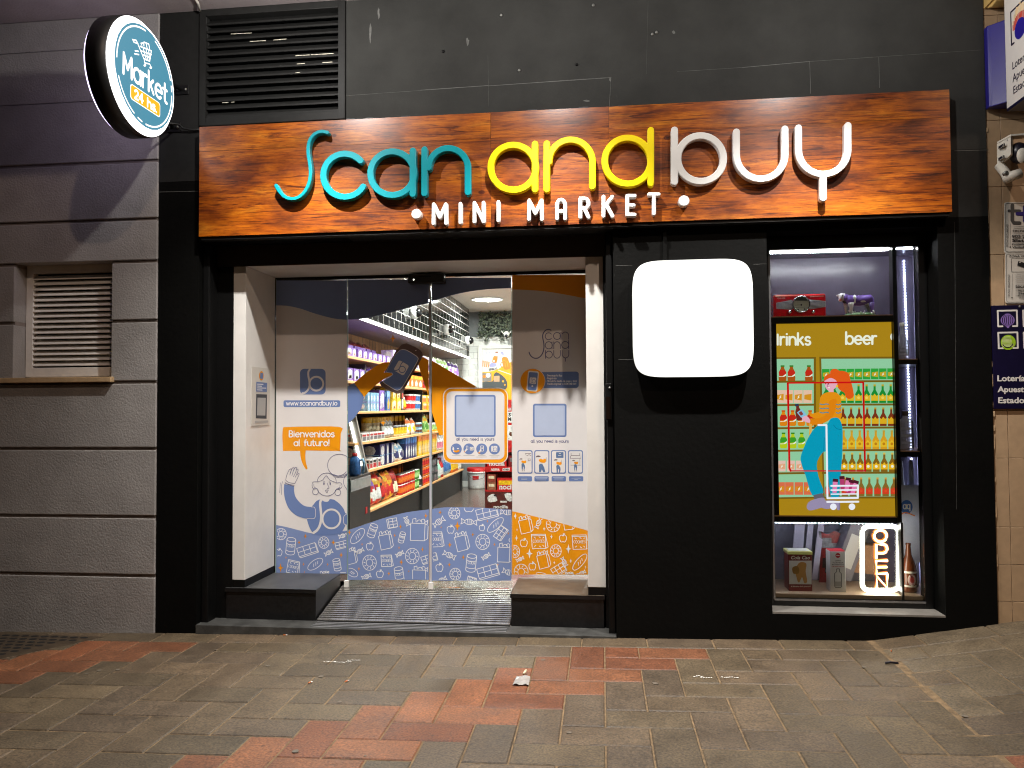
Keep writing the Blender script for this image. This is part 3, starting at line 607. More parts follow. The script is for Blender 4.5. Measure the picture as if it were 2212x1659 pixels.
letter([A(1954, 1022, 146, 146, 0, 360, 44), [(2100, 827), (2100, 1165)]], 42, M_YEL, D2, (1950, 1000))
letter([A(148, 1007, 145, 145, 0, 360, 44), [(-18, 826), (-18, 1155)]], 45, M_WLET, D3, (150, 1000))
letter([[(375, 838), (375, 982)] + A(529, 982, 154, 155, 180, 0, 24) + [(683, 982), (683, 819)]], 45, M_WLET, D3, (530, 1000))
letter([[(769, 812), (769, 950)] + A(926, 950, 157, 157, 180, 0, 24) + [(1083, 950), (1083, 797)], [(926, 1107), (926, 1259)]], 45, M_WLET, D3, (930, 1000))
def small(ch, x0, x1, y0, y1, w=24):
    a_, st = GLYPH[ch]; xs = [p[0] for s_ in st for p in s_]; mnx, mxx = min(xs), max(xs); h = w / 2
    f = lambda p: ((x0 + h + (p[0] - mnx) / ((mxx - mnx) or 1) * (x1 - x0 - w)) if mxx - mnx > .01 else (x0 + x1) / 2, y1 - h - p[1] * (y1 - y0 - w))
    letter([[f(p) for p in s_] for s_ in st], w, M_WLET2, D2, (1400, 1330))
for q in (('M', 708, 813, 1285, 1431), ('I', 880, 902, 1282, 1425), ('N', 968, 1050, 1275, 1420), ('I', 1121, 1144, 1271, 1413), ('M', 1314, 1421, 1262, 1405), ('A', 1493, 1568, 1256, 1400), ('R', 1641, 1717, 1249, 1391), ('K', 1788, 1869, 1237, 1384), ('E', 1939, 2010, 1232, 1375), ('T', 2078, 2163, 1222, 1368)): small(*q)
for x, y, r_, cr in ((612, 1358, 32, D2), (42, 1275, 35, D3)):
    a = Art(facade(LY), pxY(LY - .04, cr), 0.0, ref=(x, y)); c_ = a.cv(x, y); rr = r_ * a.sc
    a.mb.lathe([(0, -.043), (rr - .004, -.043), (rr, -.039), (rr, .011), (0, .011)], (c_[0], LY, c_[1]), M_WLET2, 28, axis='y', smooth=False); a.build('dot', T)

# ------------------------------------------------------------------ projecting round sign
DXF, DY, DZC, DR = -2.97, -.596, 3.715, .371; DXA = DXF + .030
T = thing('round_sign', 'round illuminated blue market sign with a shopping cart, on black brackets above the pavement', 'sign', (DXF - .08, DY, DZC - DR))
C5 = crop(300, 20, 720, 1340)
M_EW = mat('lit_white_face', (255, 250, 250), emit=2.6); M_ET = mat('lit_blue_face', (72, 146, 172), emit=1.0); M_EY = mat('lit_yellow_face', (255, 190, 0), emit=1.05); M_EW2 = mat('lit_white_print', (255, 252, 246), emit=1.5); M_EV = mat('lit_violet_white_face', (228, 212, 255), emit=2.8)
mb = MB(); mb.lathe([(DR - .012, DXF - .13), (DR + .004, DXF - .13), (DR + .004, DXF + .001), (DR - .012, DXF + .001)], (0, DY, DZC), mat('drum_black', (14, 14, 14), .45), 64, axis='x'); mb.build('drum', T)
mb = MB(); mb.lathe([(DR - .012, DXF - .131), (DR - .014, DXF - .150), (0, DXF - .156)], (0, DY, DZC), M_EV, 64, axis='x'); mb.build('back_face', T)
mb = MB(); mb.lathe([(DR - .011, DXF - .0005), (DR - .002, DXF + .003), (.340, DXF + .029), (.334, DXA - .0002), (0, DXA - .0002)], (0, DY, DZC), M_EW, 64, axis='x', smooth=False); F = mb.build('face', T)
fx = lambda u, v, h: (DXA + h, u, v)
ar = Art(fx, lambda x, y: (DY + x, DZC - y), .001); ar.disc(0, 0, .327, M_ET); ar.build('blue_disc', F)
mt = lambda x, y: (lambda p: (p.y - DY, DZC - p.z))(onX(*C5(x, y), DXA))
an = lambda x, y: math.degrees(math.atan2(mt(x, y)[1], mt(x, y)[0]))
ar = Art(fx, lambda x, y: (DY + x, DZC - y), .0022); rr = .306
for a0, a1 in ((an(425, 605), an(778, 318)), (an(895, 440), an(1078, 895)), (an(1092, 970), an(1098, 1035)), (an(1100, 1095), an(785, 1415)), (an(738, 1380), an(692, 1335)), (an(645, 1280), an(450, 845))):
    if a1 < a0: a1 += 360
    ar.stroke(A(0, 0, rr, rr, a0, a1, 20), .011, M_EW2)
ar.build('ring_dash_print', F)
ar = Art(fx, lambda x, y: (DY + x, DZC - y), .0022)
m0, m1, m2 = mt(510, 800), mt(510, 552), mt(1040, 1165)
ar.glyphs('Market', (m0[0] + m2[0]) / 2, m0[1] + .004, m0[1] - m1[1], .021, M_EW2, width=m2[0] - m0[0]); ar.build('lettering', F)
ar = Art(fx, lambda x, y: (DY + x, DZC - y), .0022); a_, b_ = mt(598, 945), mt(955, 1335); zc_ = (mt(598, 935)[1] + mt(600, 1110)[1]) / 2; hh = (mt(600, 1110)[1] - mt(598, 935)[1]) / 2
ar.rrect(a_[0], zc_ - hh - .004, b_[0], zc_ + hh + .004, .022, M_EW2); ar.lay(); ar.rrect(a_[0] + .006, zc_ - hh + .002, b_[0] - .006, zc_ + hh - .002, .02, M_EY); ar.lay(); ar.glyphs('24 hs.', (a_[0] + b_[0]) / 2, zc_ + hh * .62, hh * 1.2, .0145, M_EW2, width=(b_[0] - a_[0]) * .74); ar.build('yellow_badge', F)
ar = Art(fx, lambda x, y: (lambda p: (p.y, p.z))(onX(*C5(x, y), DXA)), .0022, ref=(750, 550))
for s_ in ([(625, 410), (670, 420), (690, 458), (640, 440), (625, 410)], [(685, 455), (760, 640), (830, 668), (850, 545), (715, 490)], [(735, 475), (725, 455), (760, 452), (760, 485)], [(762, 440), (820, 465), (830, 530)], [(790, 470), (800, 515)], [(727, 545), (850, 590)], [(742, 590), (840, 630)], [(750, 505), (790, 652)], [(785, 515), (810, 660)], [(818, 530), (828, 664)], [(765, 645), (770, 690), (825, 700), (840, 720)], [(655, 545), (695, 550)], [(648, 580), (700, 590)]): ar.stroke(s_, 11, M_EW2)
for x, y in ((772, 718), (843, 745)): ar.disc(x, y, 15, M_EW2)
ar.build('cart', F)
M_ARM = mat('bracket_iron', (12, 12, 12), .45)
for px, py in ((395, 195), (377, 276)):
    p = onY(px, py, 0); mb = MB(); mb.box(p.x - .05, p.x + .05, -.012, -.001, p.z - .035, p.z + .035, M_ARM); Bk = mb.build('bracket', T, bevel=.003)
    mb = MB(); mb.tube([(p.x - .01, -.01, p.z), (DXF - .06, DY + .34, p.z + (.0 if py < 250 else .03))], .014, M_ARM); mb.build('arm', Bk)
    mb = MB(); mb.ball((p.x + .03, -.014, p.z), .010, M_SCREW, 8, 6); mb.build('bolt', Bk); mb = MB(); mb.ball((p.x - .03, -.014, p.z), .010, M_SCREW, 8, 6); mb.build('bolt', Bk)
mb = MB(); mb.tube([(DXF - .05, DY + .33, DZC - .17), onY(385, 268, -.05), onY(395, 277, -.03), onY(415, 281, -.02), onY(440, 279, -.015)], .008, M_ARM); mb.build('cable', T)

# ------------------------------------------------------------------ square light box
LBY = -.105; lx0, lx1 = onY(1366.5, 690, LBY).x, onY(1628.5, 690, LBY).x; lz1, lz0 = onY(1497, 559.5, LBY).z, onY(1497, 814, LBY).z
T = thing('light_box', 'blank glowing white square light box with rounded corners on the black wall', 'light box', ((lx0 + lx1) / 2, LBY, lz0))
def squircle(x0, x1, z0, z1, e=6.2, n=72):
    cx, cz, a, b = (x0 + x1) / 2, (z0 + z1) / 2, (x1 - x0) / 2, (z1 - z0) / 2
    return [(cx + a * math.copysign(abs(math.cos(t)) ** (2 / e), math.cos(t)), cz + b * math.copysign(abs(math.sin(t)) ** (2 / e), math.sin(t))) for t in [2 * math.pi * k / n for k in range(n)]]
mb = MB(); mb.prism(squircle(lx0 + .004, lx1 - .004, lz0 + .004, lz1 - .004), 'y', LBY + .035, -.001, mat('casing_dark', (30, 30, 30), .5)); mb.build('casing', T)
o1, o2, o3 = squircle(lx0, lx1, lz0, lz1), squircle(lx0 + .002, lx1 - .002, lz0 + .002, lz1 - .002), squircle(lx0 + .02, lx1 - .02, lz0 + .02, lz1 - .02)
mb = MB(); n = len(o1); M_LB = mat('opal_acrylic_lit', (255, 253, 246), emit=1.9); _n = M_LB.node_tree.nodes; _l = M_LB.node_tree.links; _tc = _n.new('ShaderNodeTexCoord'); _nz = _n.new('ShaderNodeTexNoise'); _nz.inputs['Scale'].default_value = 1.9; _nz.inputs['Detail'].default_value = 1; _l.new(_tc.outputs['Object'], _nz.inputs[0]); _mr = _n.new('ShaderNodeMapRange'); _mr.inputs[1].default_value = .3; _mr.inputs[2].default_value = .6; _mr.inputs[3].default_value = 1.02; _mr.inputs[4].default_value = 2.0; _l.new(_nz.outputs[0], _mr.inputs[0]); _l.new(_mr.outputs[0], _n['Principled BSDF'].inputs['Emission Strength']); M_LBE = mat('opal_acrylic_edge', (250, 250, 240), emit=.9)
vs = [(x, LBY + .034, z) for x, z in o1] + [(x, LBY + .006, z) for x, z in o2] + [(x, LBY, z) for x, z in o3]
mb.add(vs, [(i, (i + 1) % n, n + (i + 1) % n, n + i) for i in range(n)], M_LBE); mb.add(vs, [(n + i, n + (i + 1) % n, 2 * n + (i + 1) % n, 2 * n + i) for i in range(n)] + [tuple(range(2 * n, 3 * n))], M_LB); mb.build('face', T)
p0, p1 = onY(1431, 486, 0), onY(1440, 560, 0); mb = MB(); mb.box(p0.x, p1.x, -.022, -.001, lz1 - .05, 2.78, M_BLK); mb.build('cable_trunking', T, bevel=.002)

# ------------------------------------------------------------------ right neighbour: tiled building and what hangs on it
T = thing('tiled_building', 'building clad in beige stone tiles beside the display window', 'building', (3.5, 0, 0))
mb = MB(); M_TW = mat('beige_tile', (176, 148, 116), .55, var=.08, scale=20, bump=.05); M_TJ = mat('beige_tile_joint', (150, 118, 82), .8)
zt = [onY(2160, y, 0).z for y in (-40, 30, 258, 402, 549, 690, 840, 990, 1139, 1220, 1300, 1390)]
vx = onY(2169, 600, .012).x; xs = [2.484, vx, vx + .62, vx + 1.24, vx + 1.86, 5.5]
for a, b in zip(zt[:-1], zt[1:]):
    for c, d in zip(xs[:-1], xs[1:]): mb.box(c + .0015, d - .0015, .012, .05, b + .0015, a - .0015, M_TW)
mb.box(2.483, 5.5, .02, .4, -.3, 4.46, M_TJ); M_CHIP = mat('chipped_edge', (196, 168, 132), .9, var=.3)
for k in range(16): z = random.uniform(.4, 3.4); mb.box(2.481, 2.481 + random.uniform(.004, .014), .004, .011, z, z + random.uniform(.02, .10), M_CHIP)
mb.build('wall', T, bevel=.0012, segs=1)
# projecting lottery sign
PXF = 2.545
T = thing('lottery_sign', 'projecting white lottery sign in a navy frame on a blue arm above the floodlight', 'sign', (PXF + .05, -.4, 3.4))
M_NAVY = mat('navy_enamel', (36, 30, 120), .3, var=.05, coat=.3); M_NAVY2 = mat('navy_dark', (14, 12, 48), .35, var=.1); M_SW = mat('sign_white', (222, 218, 212), .45, var=.03); M_INK = mat('ink_violet_black', (32, 22, 48), .6, var=0)
R4 = crop(3540, 0, 3840, 622)
a0 = onX(*R4(468, 75), PXF); a1 = onX(*R4(485, 865), PXF)
mb = MB(); mb.prism([(2.478, -.003), (2.478, -.05), (2.495, -.06), (PXF + .02, a0.y - .01), (PXF + .09, a0.y - .01), (PXF + .09, -.003)], 'z', 3.455, 3.985, M_NAVY); mb.build('arm', T, bevel=.006)
mb = MB(); mb.box(PXF, PXF + .12, a0.y - 1.1, a0.y + .002, a1.z - .005, 4.44, M_NAVY2); mb.build('frame', T, bevel=.004)
fl = lambda u, v, h: (PXF - h, u, v)
ar = Art(fl, lambda x, y: (x, y), .0015); ar.fill([(a0.y - 1.08, a1.z + .012), (a0.y - .006, a1.z + .012), (a0.y - .006, 4.43), (a0.y - 1.08, 4.43)], M_SW); PF = ar.build('panel', T)
ar = Art(fl, lambda x, y: (lambda p: (p.y, p.z))(onX(*R4(x, y), PXF)), .0025, ref=(560, 400))
for w_, x, y in (('Lotería', 533, 545), ('Apuestas', 538, 640), ('Estado', 540, 735)):
    vs, fs = btext(w_, .012); p = onX(*R4(x, y), PXF); q = onX(*R4(x, y - 60), PXF); s_ = (q.z - p.z) / .7
    ar = Art(fl, lambda x, y: (x, y), .0025); ar.mb.add([(PXF - .0026, p.y - v[0] * s_ * .95, p.z + v[1] * s_) for v in vs], fs, M_INK); ar.build('lettering', PF)
ar = Art(fl, lambda x, y: (x, y), .0025); b0 = onX(*R4(528, 350), PXF); b1 = onX(*R4(528, 90), PXF); hgt = b1.z - b0.z
ar.stroke([(b0.y - .03, b0.z), (b0.y, b0.z), (b0.y, b1.z), (b0.y - hgt, b1.z), (b0.y - hgt, b0.z), (b0.y - hgt + .03, b0.z)], .012, M_INK)
cy, cz, r_ = b0.y - hgt * .5, b0.z + hgt * .42, hgt * .42
M_RD = mat('lottery_red', (206, 60, 40), .5); M_YL2 = mat('lottery_pale', (240, 210, 160), .5)
for k in range(12):
    u = cy - r_ + (k + .5) * r_ / 6; hh = math.sqrt(max(0, r_ * r_ - (u - cy) ** 2)); ar.fill([(u - r_ / 18, cz + hh * .1), (u + r_ / 18, cz + hh * .1), (u + r_ / 18, cz + hh * 1.5), (u - r_ / 18, cz + hh * 1.5)], M_YL2); ar.fill([(u - r_ / 16, cz - .01), (u + r_ / 16, cz - .01), (u + r_ / 16, cz + hh * .8), (u - r_ / 16, cz + hh * .8)], M_RD)
ar.lay(); ar.disc(cy, cz - r_ * .35, r_ * .72, mat('lottery_blue', (34, 22, 140), .5)); ar.build('emblem', PF)
# pale box of the awning
T = thing('awning_box', 'pale yellow awning box on the beige tiles above the lottery sign', 'awning', (3.2, -.1, 4.15))
mb = MB(); zb = onY(2135, 22, -.02).z; mb.prism([(-.001, zb + .02), (-.06, zb), (-.30, zb + .03), (-.32, zb + .2), (-.001, zb + .25)], 'x', 2.50, 5.4, mat('awning_yellow', (214, 180, 110), .5)); mb.build('casing', T, bevel=.006)
mb = MB(); mb.box(2.484, 2.4995, -.31, -.001, zb + .02, zb + .24, mat('awning_cap', (196, 164, 100), .5)); mb.build('end_cap', T)
# white bracketed floodlight
T = thing('floodlight', 'white bracketed security floodlight on the beige tiles below the lottery sign', 'floodlight', (2.7, -.1, 3.1))
M_PW = mat('plastic_white', (226, 220, 206), .45, var=.05); M_PD = mat('plastic_dark', (30, 28, 40), .35)
c4 = lambda x, y, Y: onY(*R4(x, y), Y)
mb = MB(); pl = [c4(410, 1120, -.03), c4(518, 1060, -.14), c4(520, 1200, -.14), c4(480, 1240, -.10), c4(412, 1285, -.03)]
mb.add([p for p in pl] + [p + Vector((.018, .012, 0)) for p in pl], [(0, 1, 2, 3, 4), (9, 8, 7, 6, 5)] + [(i, (i + 1) % 5, 5 + (i + 1) % 5, 5 + i) for i in range(5)], M_PW)
pl = [c4(410, 1118, -.03), c4(518, 1058, -.14), c4(640, 1050, -.14), c4(640, 1075, -.03), c4(520, 1085, -.02)]; mb.add(pl + [p + Vector((0, 0, .012)) for p in pl], [(0, 1, 2, 3, 4), (9, 8, 7, 6, 5)] + [(i, (i + 1) % 5, 5 + (i + 1) % 5, 5 + i) for i in range(5)], M_PW)
for x, y in ((430, 1150), (465, 1110), (428, 1240)): p = c4(x, y, -.06); mb.box(p.x - .006, p.x + .006, -.12, -.06, p.z - .010, p.z + .010, M_PD)
mb.build('bracket', T, bevel=.002)
mb = MB(); mb.tube([c4(430, 1285, -.03), c4(480, 1350, -.07), c4(495, 1385, -.10), c4(540, 1365, -.12), c4(600, 1345, -.13)], [.03, .03, .034, .032, .03], M_PW, 10); mb.build('arm', T)
mb = MB(); p = c4(483, 1345, -.13); mb.lathe([(0, -.004), (.014, -.004), (.014, .02)], p, M_SCREW, 12, axis='y'); mb.build('bolt', T)
mb = MB(); p = c4(580, 1190, -.09); mb.ball(p, .056, M_PD, 16, 10, (1.0, .9, 1.2)); mb.build('lamp_head', T); mb = MB(); p = c4(610, 1210, -.16); mb.ball(p, .035, M_PW, 12, 8, (1, .5, 1.4)); mb.build('lens_cap', T)
# two printed notices
M_PAPER = mat('notice_paper', (205, 200, 190), .5, var=.04); M_GREY = mat('notice_grey', (70, 68, 66), .6, var=0); M_LG = mat('notice_light_grey', (168, 166, 162), .6, var=0); M_BK = mat('ink_black', (14, 14, 16), .6, var=0)
R5 = crop(3540, 700, 3840, 553); NY = .006
def notice(label, y0, y1, x0, nm):
    a = Art(facade(NY), pxY(NY, R5), .0, ref=(480, 300)); T = thing('security_notice', label, 'notice', (a.cv(x0, y1)[0] + .15, NY, a.cv(x0, y1)[1]), 'security notices')
    X1 = x0 + 300; a.rrect(x0, y0, X1, y1, 14, M_PAPER); a.h = .006; o = Art(facade(NY), pxY(NY, R5), .0, ref=(480, 300))
    q0, q1 = a.cv(x0, y0), a.cv(X1, y1); mb = MB(); pts = [a.cv(*p) for p in a.rrpath(x0, y0, X1, y1, 14)[:-1]]; mb.prism(pts, 'y', NY - .002, NY + .003, M_PAPER); B = mb.build('plate', T)
    return T, B, Art(facade(NY), pxY(NY, R5), .0035, ref=(480, 300))
T, B, ar = notice('white security notice with a large grey letter t beside a plus', 108, 460, 417, 1)
ar.stroke(ar.rrpath(424, 116, 700, 450, 12), 2.2, M_GREY); ar.lay()
ar.stroke([(470, 128), (470, 235), (482, 252), (520, 252)], 24, M_GREY); ar.stroke([(447, 168), (520, 168)], 20, M_GREY); ar.lay(); ar.stroke([(505, 188), (600, 188)], 26, mat('plus_violet', (40, 24, 110), .6)); ar.stroke([(556, 140), (556, 236)], 26, MATS['plus_violet'])
for k in range(14): ar.stroke([(480, 275 + k * 11.5), (690, 272 + k * 11.5)], 3, M_LG)
ar.lay(); put_text(ar, 'tecno', 470, 314, 92, 22, M_BK); put_text(ar, '902 2', 466, 356, 92, 22, M_GREY, .03); put_text(ar, 'Sist', 468, 382, 82, 20, M_BK, .03); put_text(ar, 'Protegido', 466, 404, 108, 11, M_BK, .02); put_text(ar, 'Vigilado', 468, 425, 98, 12, M_BK, .02); put_text(ar, 'TECNO SEGURIDAD', 441, 420, 160, 13, M_GREY, .01, 0, -90); ar.disc(455, 418, 4.5, M_BK); ar.stroke([(457, 256), (454, 410)], 1.6, M_GREY); ar.build('print', B)
T, B, ar = notice('white video zone notice with a black camera drawing on the tiles', 456, 806, 424, 2)
ar.stroke(ar.rrpath(431, 466, 700, 798, 12), 2.2, M_GREY); ar.lay(); put_text(ar, 'ZONA VIDEO', 447, 488, 155, 15, M_BK, .01); ar.stroke(ar.rrpath(464, 494, 680, 590, 8), 2.4, M_GREY); ar.lay(); ar.fill([(512, 514), (600, 545), (590, 575), (503, 545)], M_BK); ar.lay(); ar.disc(522, 524, 5, M_PAPER)
for k in range(13): ar.stroke([(492, 604 + k * 12.6), (690, 602 + k * 12.6)], 3, M_LG)
ar.lay(); put_text(ar, 'tecno', 489, 699, 92, 22, M_BK, .01); put_text(ar, '902 2', 506, 726, 70, 13, M_GREY, .02); put_text(ar, 'Sist', 508, 745, 60, 13, M_BK, .03); put_text(ar, 'Protegido', 508, 760, 70, 8, M_BK, .02); put_text(ar, 'Vigilado', 512, 774, 60, 8, M_BK, .02); put_text(ar, 'TECNO SEGURIDAD', 451, 768, 160, 13, M_GREY, .01, 0, -90); ar.disc(466, 768, 4.5, M_BK); ar.stroke([(470, 608), (466, 758)], 1.6, M_GREY); ar.build('print', B)
# navy lottery panel
T = thing('lottery_signboard', 'dark navy lottery board with a violet balloon and a green smiling ball', 'sign', (2.8, -.01, 1.52)); PY = -.004
p = pxY(PY, R5); mb = MB(); a_, b_ = p(330, 822), p(353, 1537); mb.box(a_[0], 3.6, PY, .011, b_[1], a_[1], mat('navy_panel', (16, 12, 44), .3, var=.1, coat=.2)); B = mb.build('board', T, bevel=.002)
M_LW = mat('panel_white', (218, 214, 208), .5, var=.02); R6 = crop(3540, 1120, 3840, 1131)
ar = Art(facade(PY), pxY(PY, R6), .0015, ref=(900, 500))
for x, y in ((0, 0), (8, 310), (360, -4), (368, 306)): ar.stroke([(825 + x, 390 + y), (765 + x, 393 + y), (757 + x, 172 + y), (1027 + x, 166 + y), (1034 + x, 387 + y), (972 + x, 389 + y)], 24, M_LW)
ar.build('brackets', B)
M_LIL = mat('balloon_violet', (134, 106, 176), .5, var=.03); M_LIM = mat('ball_green', (150, 190, 30), .5, var=.05); M_LIML = mat('ball_pale_green', (206, 220, 150), .5)
ar = Art(facade(PY), pxY(PY, R6), .0015, ref=(900, 300))
for k in range(-3, 4):
    q0 = [(898 + (k - .3) * 30 * math.cos(t) + 0, 305 + 82 * math.sin(t)) for t in [R(a) for a in range(-70, 71, 14)]]; q1 = [(898 + (k + .3) * 30 * math.cos(t), 305 + 82 * math.sin(t)) for t in [R(a) for a in range(70, -71, -14)]]; ar.fill(q0 + q1, M_LIL)
ar.fill(A(898, 228, 45, 16, 180, 360, 8), M_LIL); ar.fill([(860, 384), (940, 382), (918, 398), (916, 414), (888, 416), (886, 398)], M_LIL); ar.build('balloon', B)
ar = Art(facade(PY), pxY(PY, R6), .0015, ref=(900, 620)); ar.disc(906, 618, 106, M_LIM); ar.lay()
for k in range(9): y = 540 + k * 17; hw = math.sqrt(max(0, 100 ** 2 - (y - 618) ** 2)); ar.stroke([(906 - hw * .9, y + 2), (906 + hw * (.45 if k < 6 else .8), y)], 9, M_LIML)
ar.lay(); ar.stroke(smooth([(830, 652), (855, 678), (900, 690), (945, 674), (968, 640)], 4), 11, M_BK); ar.build('ball', B)
for w_, x, y, wd in (('Lotería', 752, 1164, 395), ('Apuestas', 755, 1320, 475), ('Estado', 764, 1475, 372)): ar = Art(facade(PY), pxY(PY, R6), .0015, ref=(900, 1300)); put_text(ar, w_, x, y, wd, 80, M_LW, .03); ar.build('lettering', B)
mb = MB(); q = pxY(PY, R6)(1068, 112); mb.ball((q[0], PY - .002, q[1]), .008, M_SCREW, 8, 6); mb.build('screw', B)
# ------------------------------------------------------------------ sliding doors and side panels with printed vinyl
M_GL = glass('door_glass', (238, 244, 242)); M_GE = mat('glass_edge', (150, 178, 172), .2, var=0); M_VW = mat('white_vinyl', (216, 212, 210), .42, var=.03, scale=5); M_VB = mat('blue_vinyl', (120, 139, 184), .42, var=.03, scale=6); M_VO = mat('orange_vinyl', (232, 150, 6), .42, var=.03, scale=6)
M_VL = mat('white_line_print', (228, 228, 230), .45, var=0); M_VDO = mat('dark_blue_line', (90, 92, 130), .5, var=0); M_VBR = mat('phone_case_brown', (92, 74, 70), .5, var=0); M_VG = mat('blue_ink', (102, 124, 172), .45, var=0)
GF = facade(GY)
PG = lambda cr=PX: pxY(GY, cr)
K5 = crop(840, 940, 1640, 1896); K6 = crop(1600, 940, 2300, 1659); K7 = crop(840, 1600, 1640, 1580); K8 = crop(1600, 1600, 2340, 1462); KP = crop(1300, 1080, 1620, 1207); KQ = crop(1660, 1440, 1930, 1400); KR = crop(1930, 1200, 2230, 1659); KW = crop(1000, 1600, 1360, 1422)
def art(cr=PX, lay=1, clip=None, ref=(300, 300), off=0): return Art(GF, pxY(GY, cr), .0006 + .0008 * lay, clip, ref)
PAN = {}
def panel(name, xa, xb, ytop, ybot, opaque):
    """glass leaf between pixel columns xa, xb; a bevelled sheet with bright edges"""
    pa, pb = onY(xa, 900, GY), onY(xb, 900, GY); z1 = onY((xa + xb) / 2, ytop, GY).z; z0 = onY((xa + xb) / 2, ybot, GY).z
    mb = MB(); mb.box(pa.x + .001, pb.x - .001, GY, GY + .010, z0, z1, M_GL); o = mb.build(name, S); PAN[name + str(xa)] = (o, pa.x, pb.x, z0, z1)
    e = MB(); e.box(pa.x - .0005, pa.x + .0035, GY - .001, GY + .011, z0, z1, M_GE); e.build('glass_edge', o); return o
GL1 = panel('side_panel', 596, 750, 602, 1240, True); GL2 = panel('sliding_door', 750.5, 930, 600, 1268, False); GL3 = panel('sliding_door', 932, 1105, 597, 1270, False); GL4 = panel('side_panel', 1105.5, 1271, 592, 1242, True)
mb = MB(); x0, x1 = onY(595, 900, GY).x, onY(1271, 900, GY).x
mb.box(x0 - .018, x0 - .001, GY + .001, GY + .03, STZ, RZ, M_BLK2); mb.box(x0, x1, GY + .001, GY + .03, RZ - .026, RZ, M_BLK2); mb.box(x1, x1 + .004, GY + .001, GY + .03, STZ, RZ - .03, M_BLK2); mb.build('door_frame', S)
# bright meeting edge of the two leaves
mb = MB(); a, b = onY(926.5, 612, GY - .012), onY(931.2, 1262, GY - .012); mb.box(a.x, onY(931.5, 612, GY).x, GY - .012, GY - .001, onY(930, 1264, GY).z, a.z, mat('polished_edge_profile', (215, 215, 225), .2, .35, var=.1, scale=4)); mb.build('edge_profile', GL2)
mb = MB(); mb.box(onY(744, 1240, GY - .02).x, onY(753, 1240, GY - .02).x, GY - .03, GY - .004, GZ - .004, GZ + .045, M_ALU); mb.build('floor_guide', GL2); mb = MB(); mb.box(onY(926, 1240, GY - .02).x, onY(936, 1240, GY - .02).x, GY - .03, GY - .013, GZ - .004, GZ + .045, M_ALU); mb.build('floor_guide', GL2)
# sensor box above the doors
T = thing('door_sensor', 'small black motion sensor box above the sliding doors', 'sensor', (onY(920, 600, GY).x, GY - .05, 2.5))
s0, s1 = onY(881, 590, GY - .09), onY(959, 611, GY - .09); mb = MB(); mb.box(s0.x, s1.x, GY - .09, GY - .005, s1.z + .004, s0.z - .006, mat('sensor_black', (8, 8, 8), .3)); mb.build('case', T, bevel=.008)
mb = MB(); q = onY(893.5, 604, GY - .092); mb.ball(q, .006, mat('sensor_led', (255, 255, 235), emit=3), 8, 6); mb.build('indicator', T); mb = MB(); q = onY(905, 598, GY - .0925); mb.box(q.x, q.x + .1, GY - .093, GY - .0895, q.z - .004, q.z + .004, M_BLK2); mb.build('lens_strip', T)

def full(pts, m, name, par, cr, lay=1): a = art(cr, lay); a.fill(pts, m, a.h); return a.build(name, par)
# left side panel
TOPL = [(470, 487), (560, 490), (680, 515), (780, 550), (900, 585), (1000, 607), (1090, 614)]
c5i = lambda pts: [K5(*p) for p in pts]; c6i = lambda pts: [K6(*p) for p in pts]; c7i = lambda pts: [K7(*p) for p in pts]; c8i = lambda pts: [K8(*p) for p in pts]
def wave_panel(par, xa, xb, ytop, ybot, topw, botw, mtop, mbot, white):
    ta = [(xa, topw[0][1])] + smooth(topw, 4)[1:-1] + [(xb, topw[-1][1])]; ba = [(xa, botw[0][1])] + smooth(botw, 4)[1:-1] + [(xb, botw[-1][1])]
    full([(xa, ytop), (xb, ytop)] + ta[::-1], mtop, 'top_wave', par, PX)
    full(ba + [(xb, ybot), (xa, ybot)], mbot, 'bottom_wave', par, PX)
    if white:
        n = 14; L_ = lambda w, x: next((w[i][1] + (w[i + 1][1] - w[i][1]) * (x - w[i][0]) / (w[i + 1][0] - w[i][0]) for i in range(len(w) - 1) if w[i][0] <= x <= w[i + 1][0] + 1e-6), w[-1][1])
        a = art(PX, 1); xs = [xa + (xb - xa) * k / n for k in range(n + 1)]
        for i in range(n): a.fill([(xs[i], L_(ta, xs[i])), (xs[i + 1], L_(ta, xs[i + 1])), (xs[i + 1], L_(ba, xs[i + 1])), (xs[i], L_(ba, xs[i]))], M_VW, a.h)
        a.build('white_vinyl', par)
    return lambda x, y: xa + 1.5 < x < xb - 1.5 and y < ybot - 1 and y > 1.2 + next((ba[i][1] + (ba[i + 1][1] - ba[i][1]) * (x - ba[i][0]) / ((ba[i + 1][0] - ba[i][0]) or 1) for i in range(len(ba) - 1) if ba[i][0] <= x <= ba[i + 1][0]), 0)
BL1 = c7i([(385, 728), (470, 745), (560, 768), (640, 788)]) + [(690, 1152), (749, 1146)]
I1 = wave_panel(GL1, 597, 749.6, 606, 1239, c5i(TOPL), BL1, M_VB, M_VB, True)
I2 = wave_panel(GL2, 752, 926.5, 604, 1252.5, c5i([(1100, 612), (1220, 608), (1350, 580), (1500, 545), (1650, 505), (1815, 467)]), c7i([(925, 765), (1060, 718), (1200, 672), (1350, 635), (1520, 612)]), M_VB, M_VB, False)
I3 = wave_panel(GL3, 933, 1104.6, 600, 1254, c6i([(40, 455), (130, 425), (250, 390), (400, 360), (560, 342), (745, 333)]), c8i([(40, 610), (130, 598), (260, 597), (400, 600), (520, 608), (632, 615)]), M_VB, M_VB, False)
I4 = wave_panel(GL4, 1106.6, 1270.5, 594, 1241, c6i([(755, 345), (900, 350), (1050, 362), (1200, 385), (1415, 425)]), c8i([(640, 627), (760, 655), (900, 690), (1050, 730), (1205, 773)]), M_VO, M_VO, True)
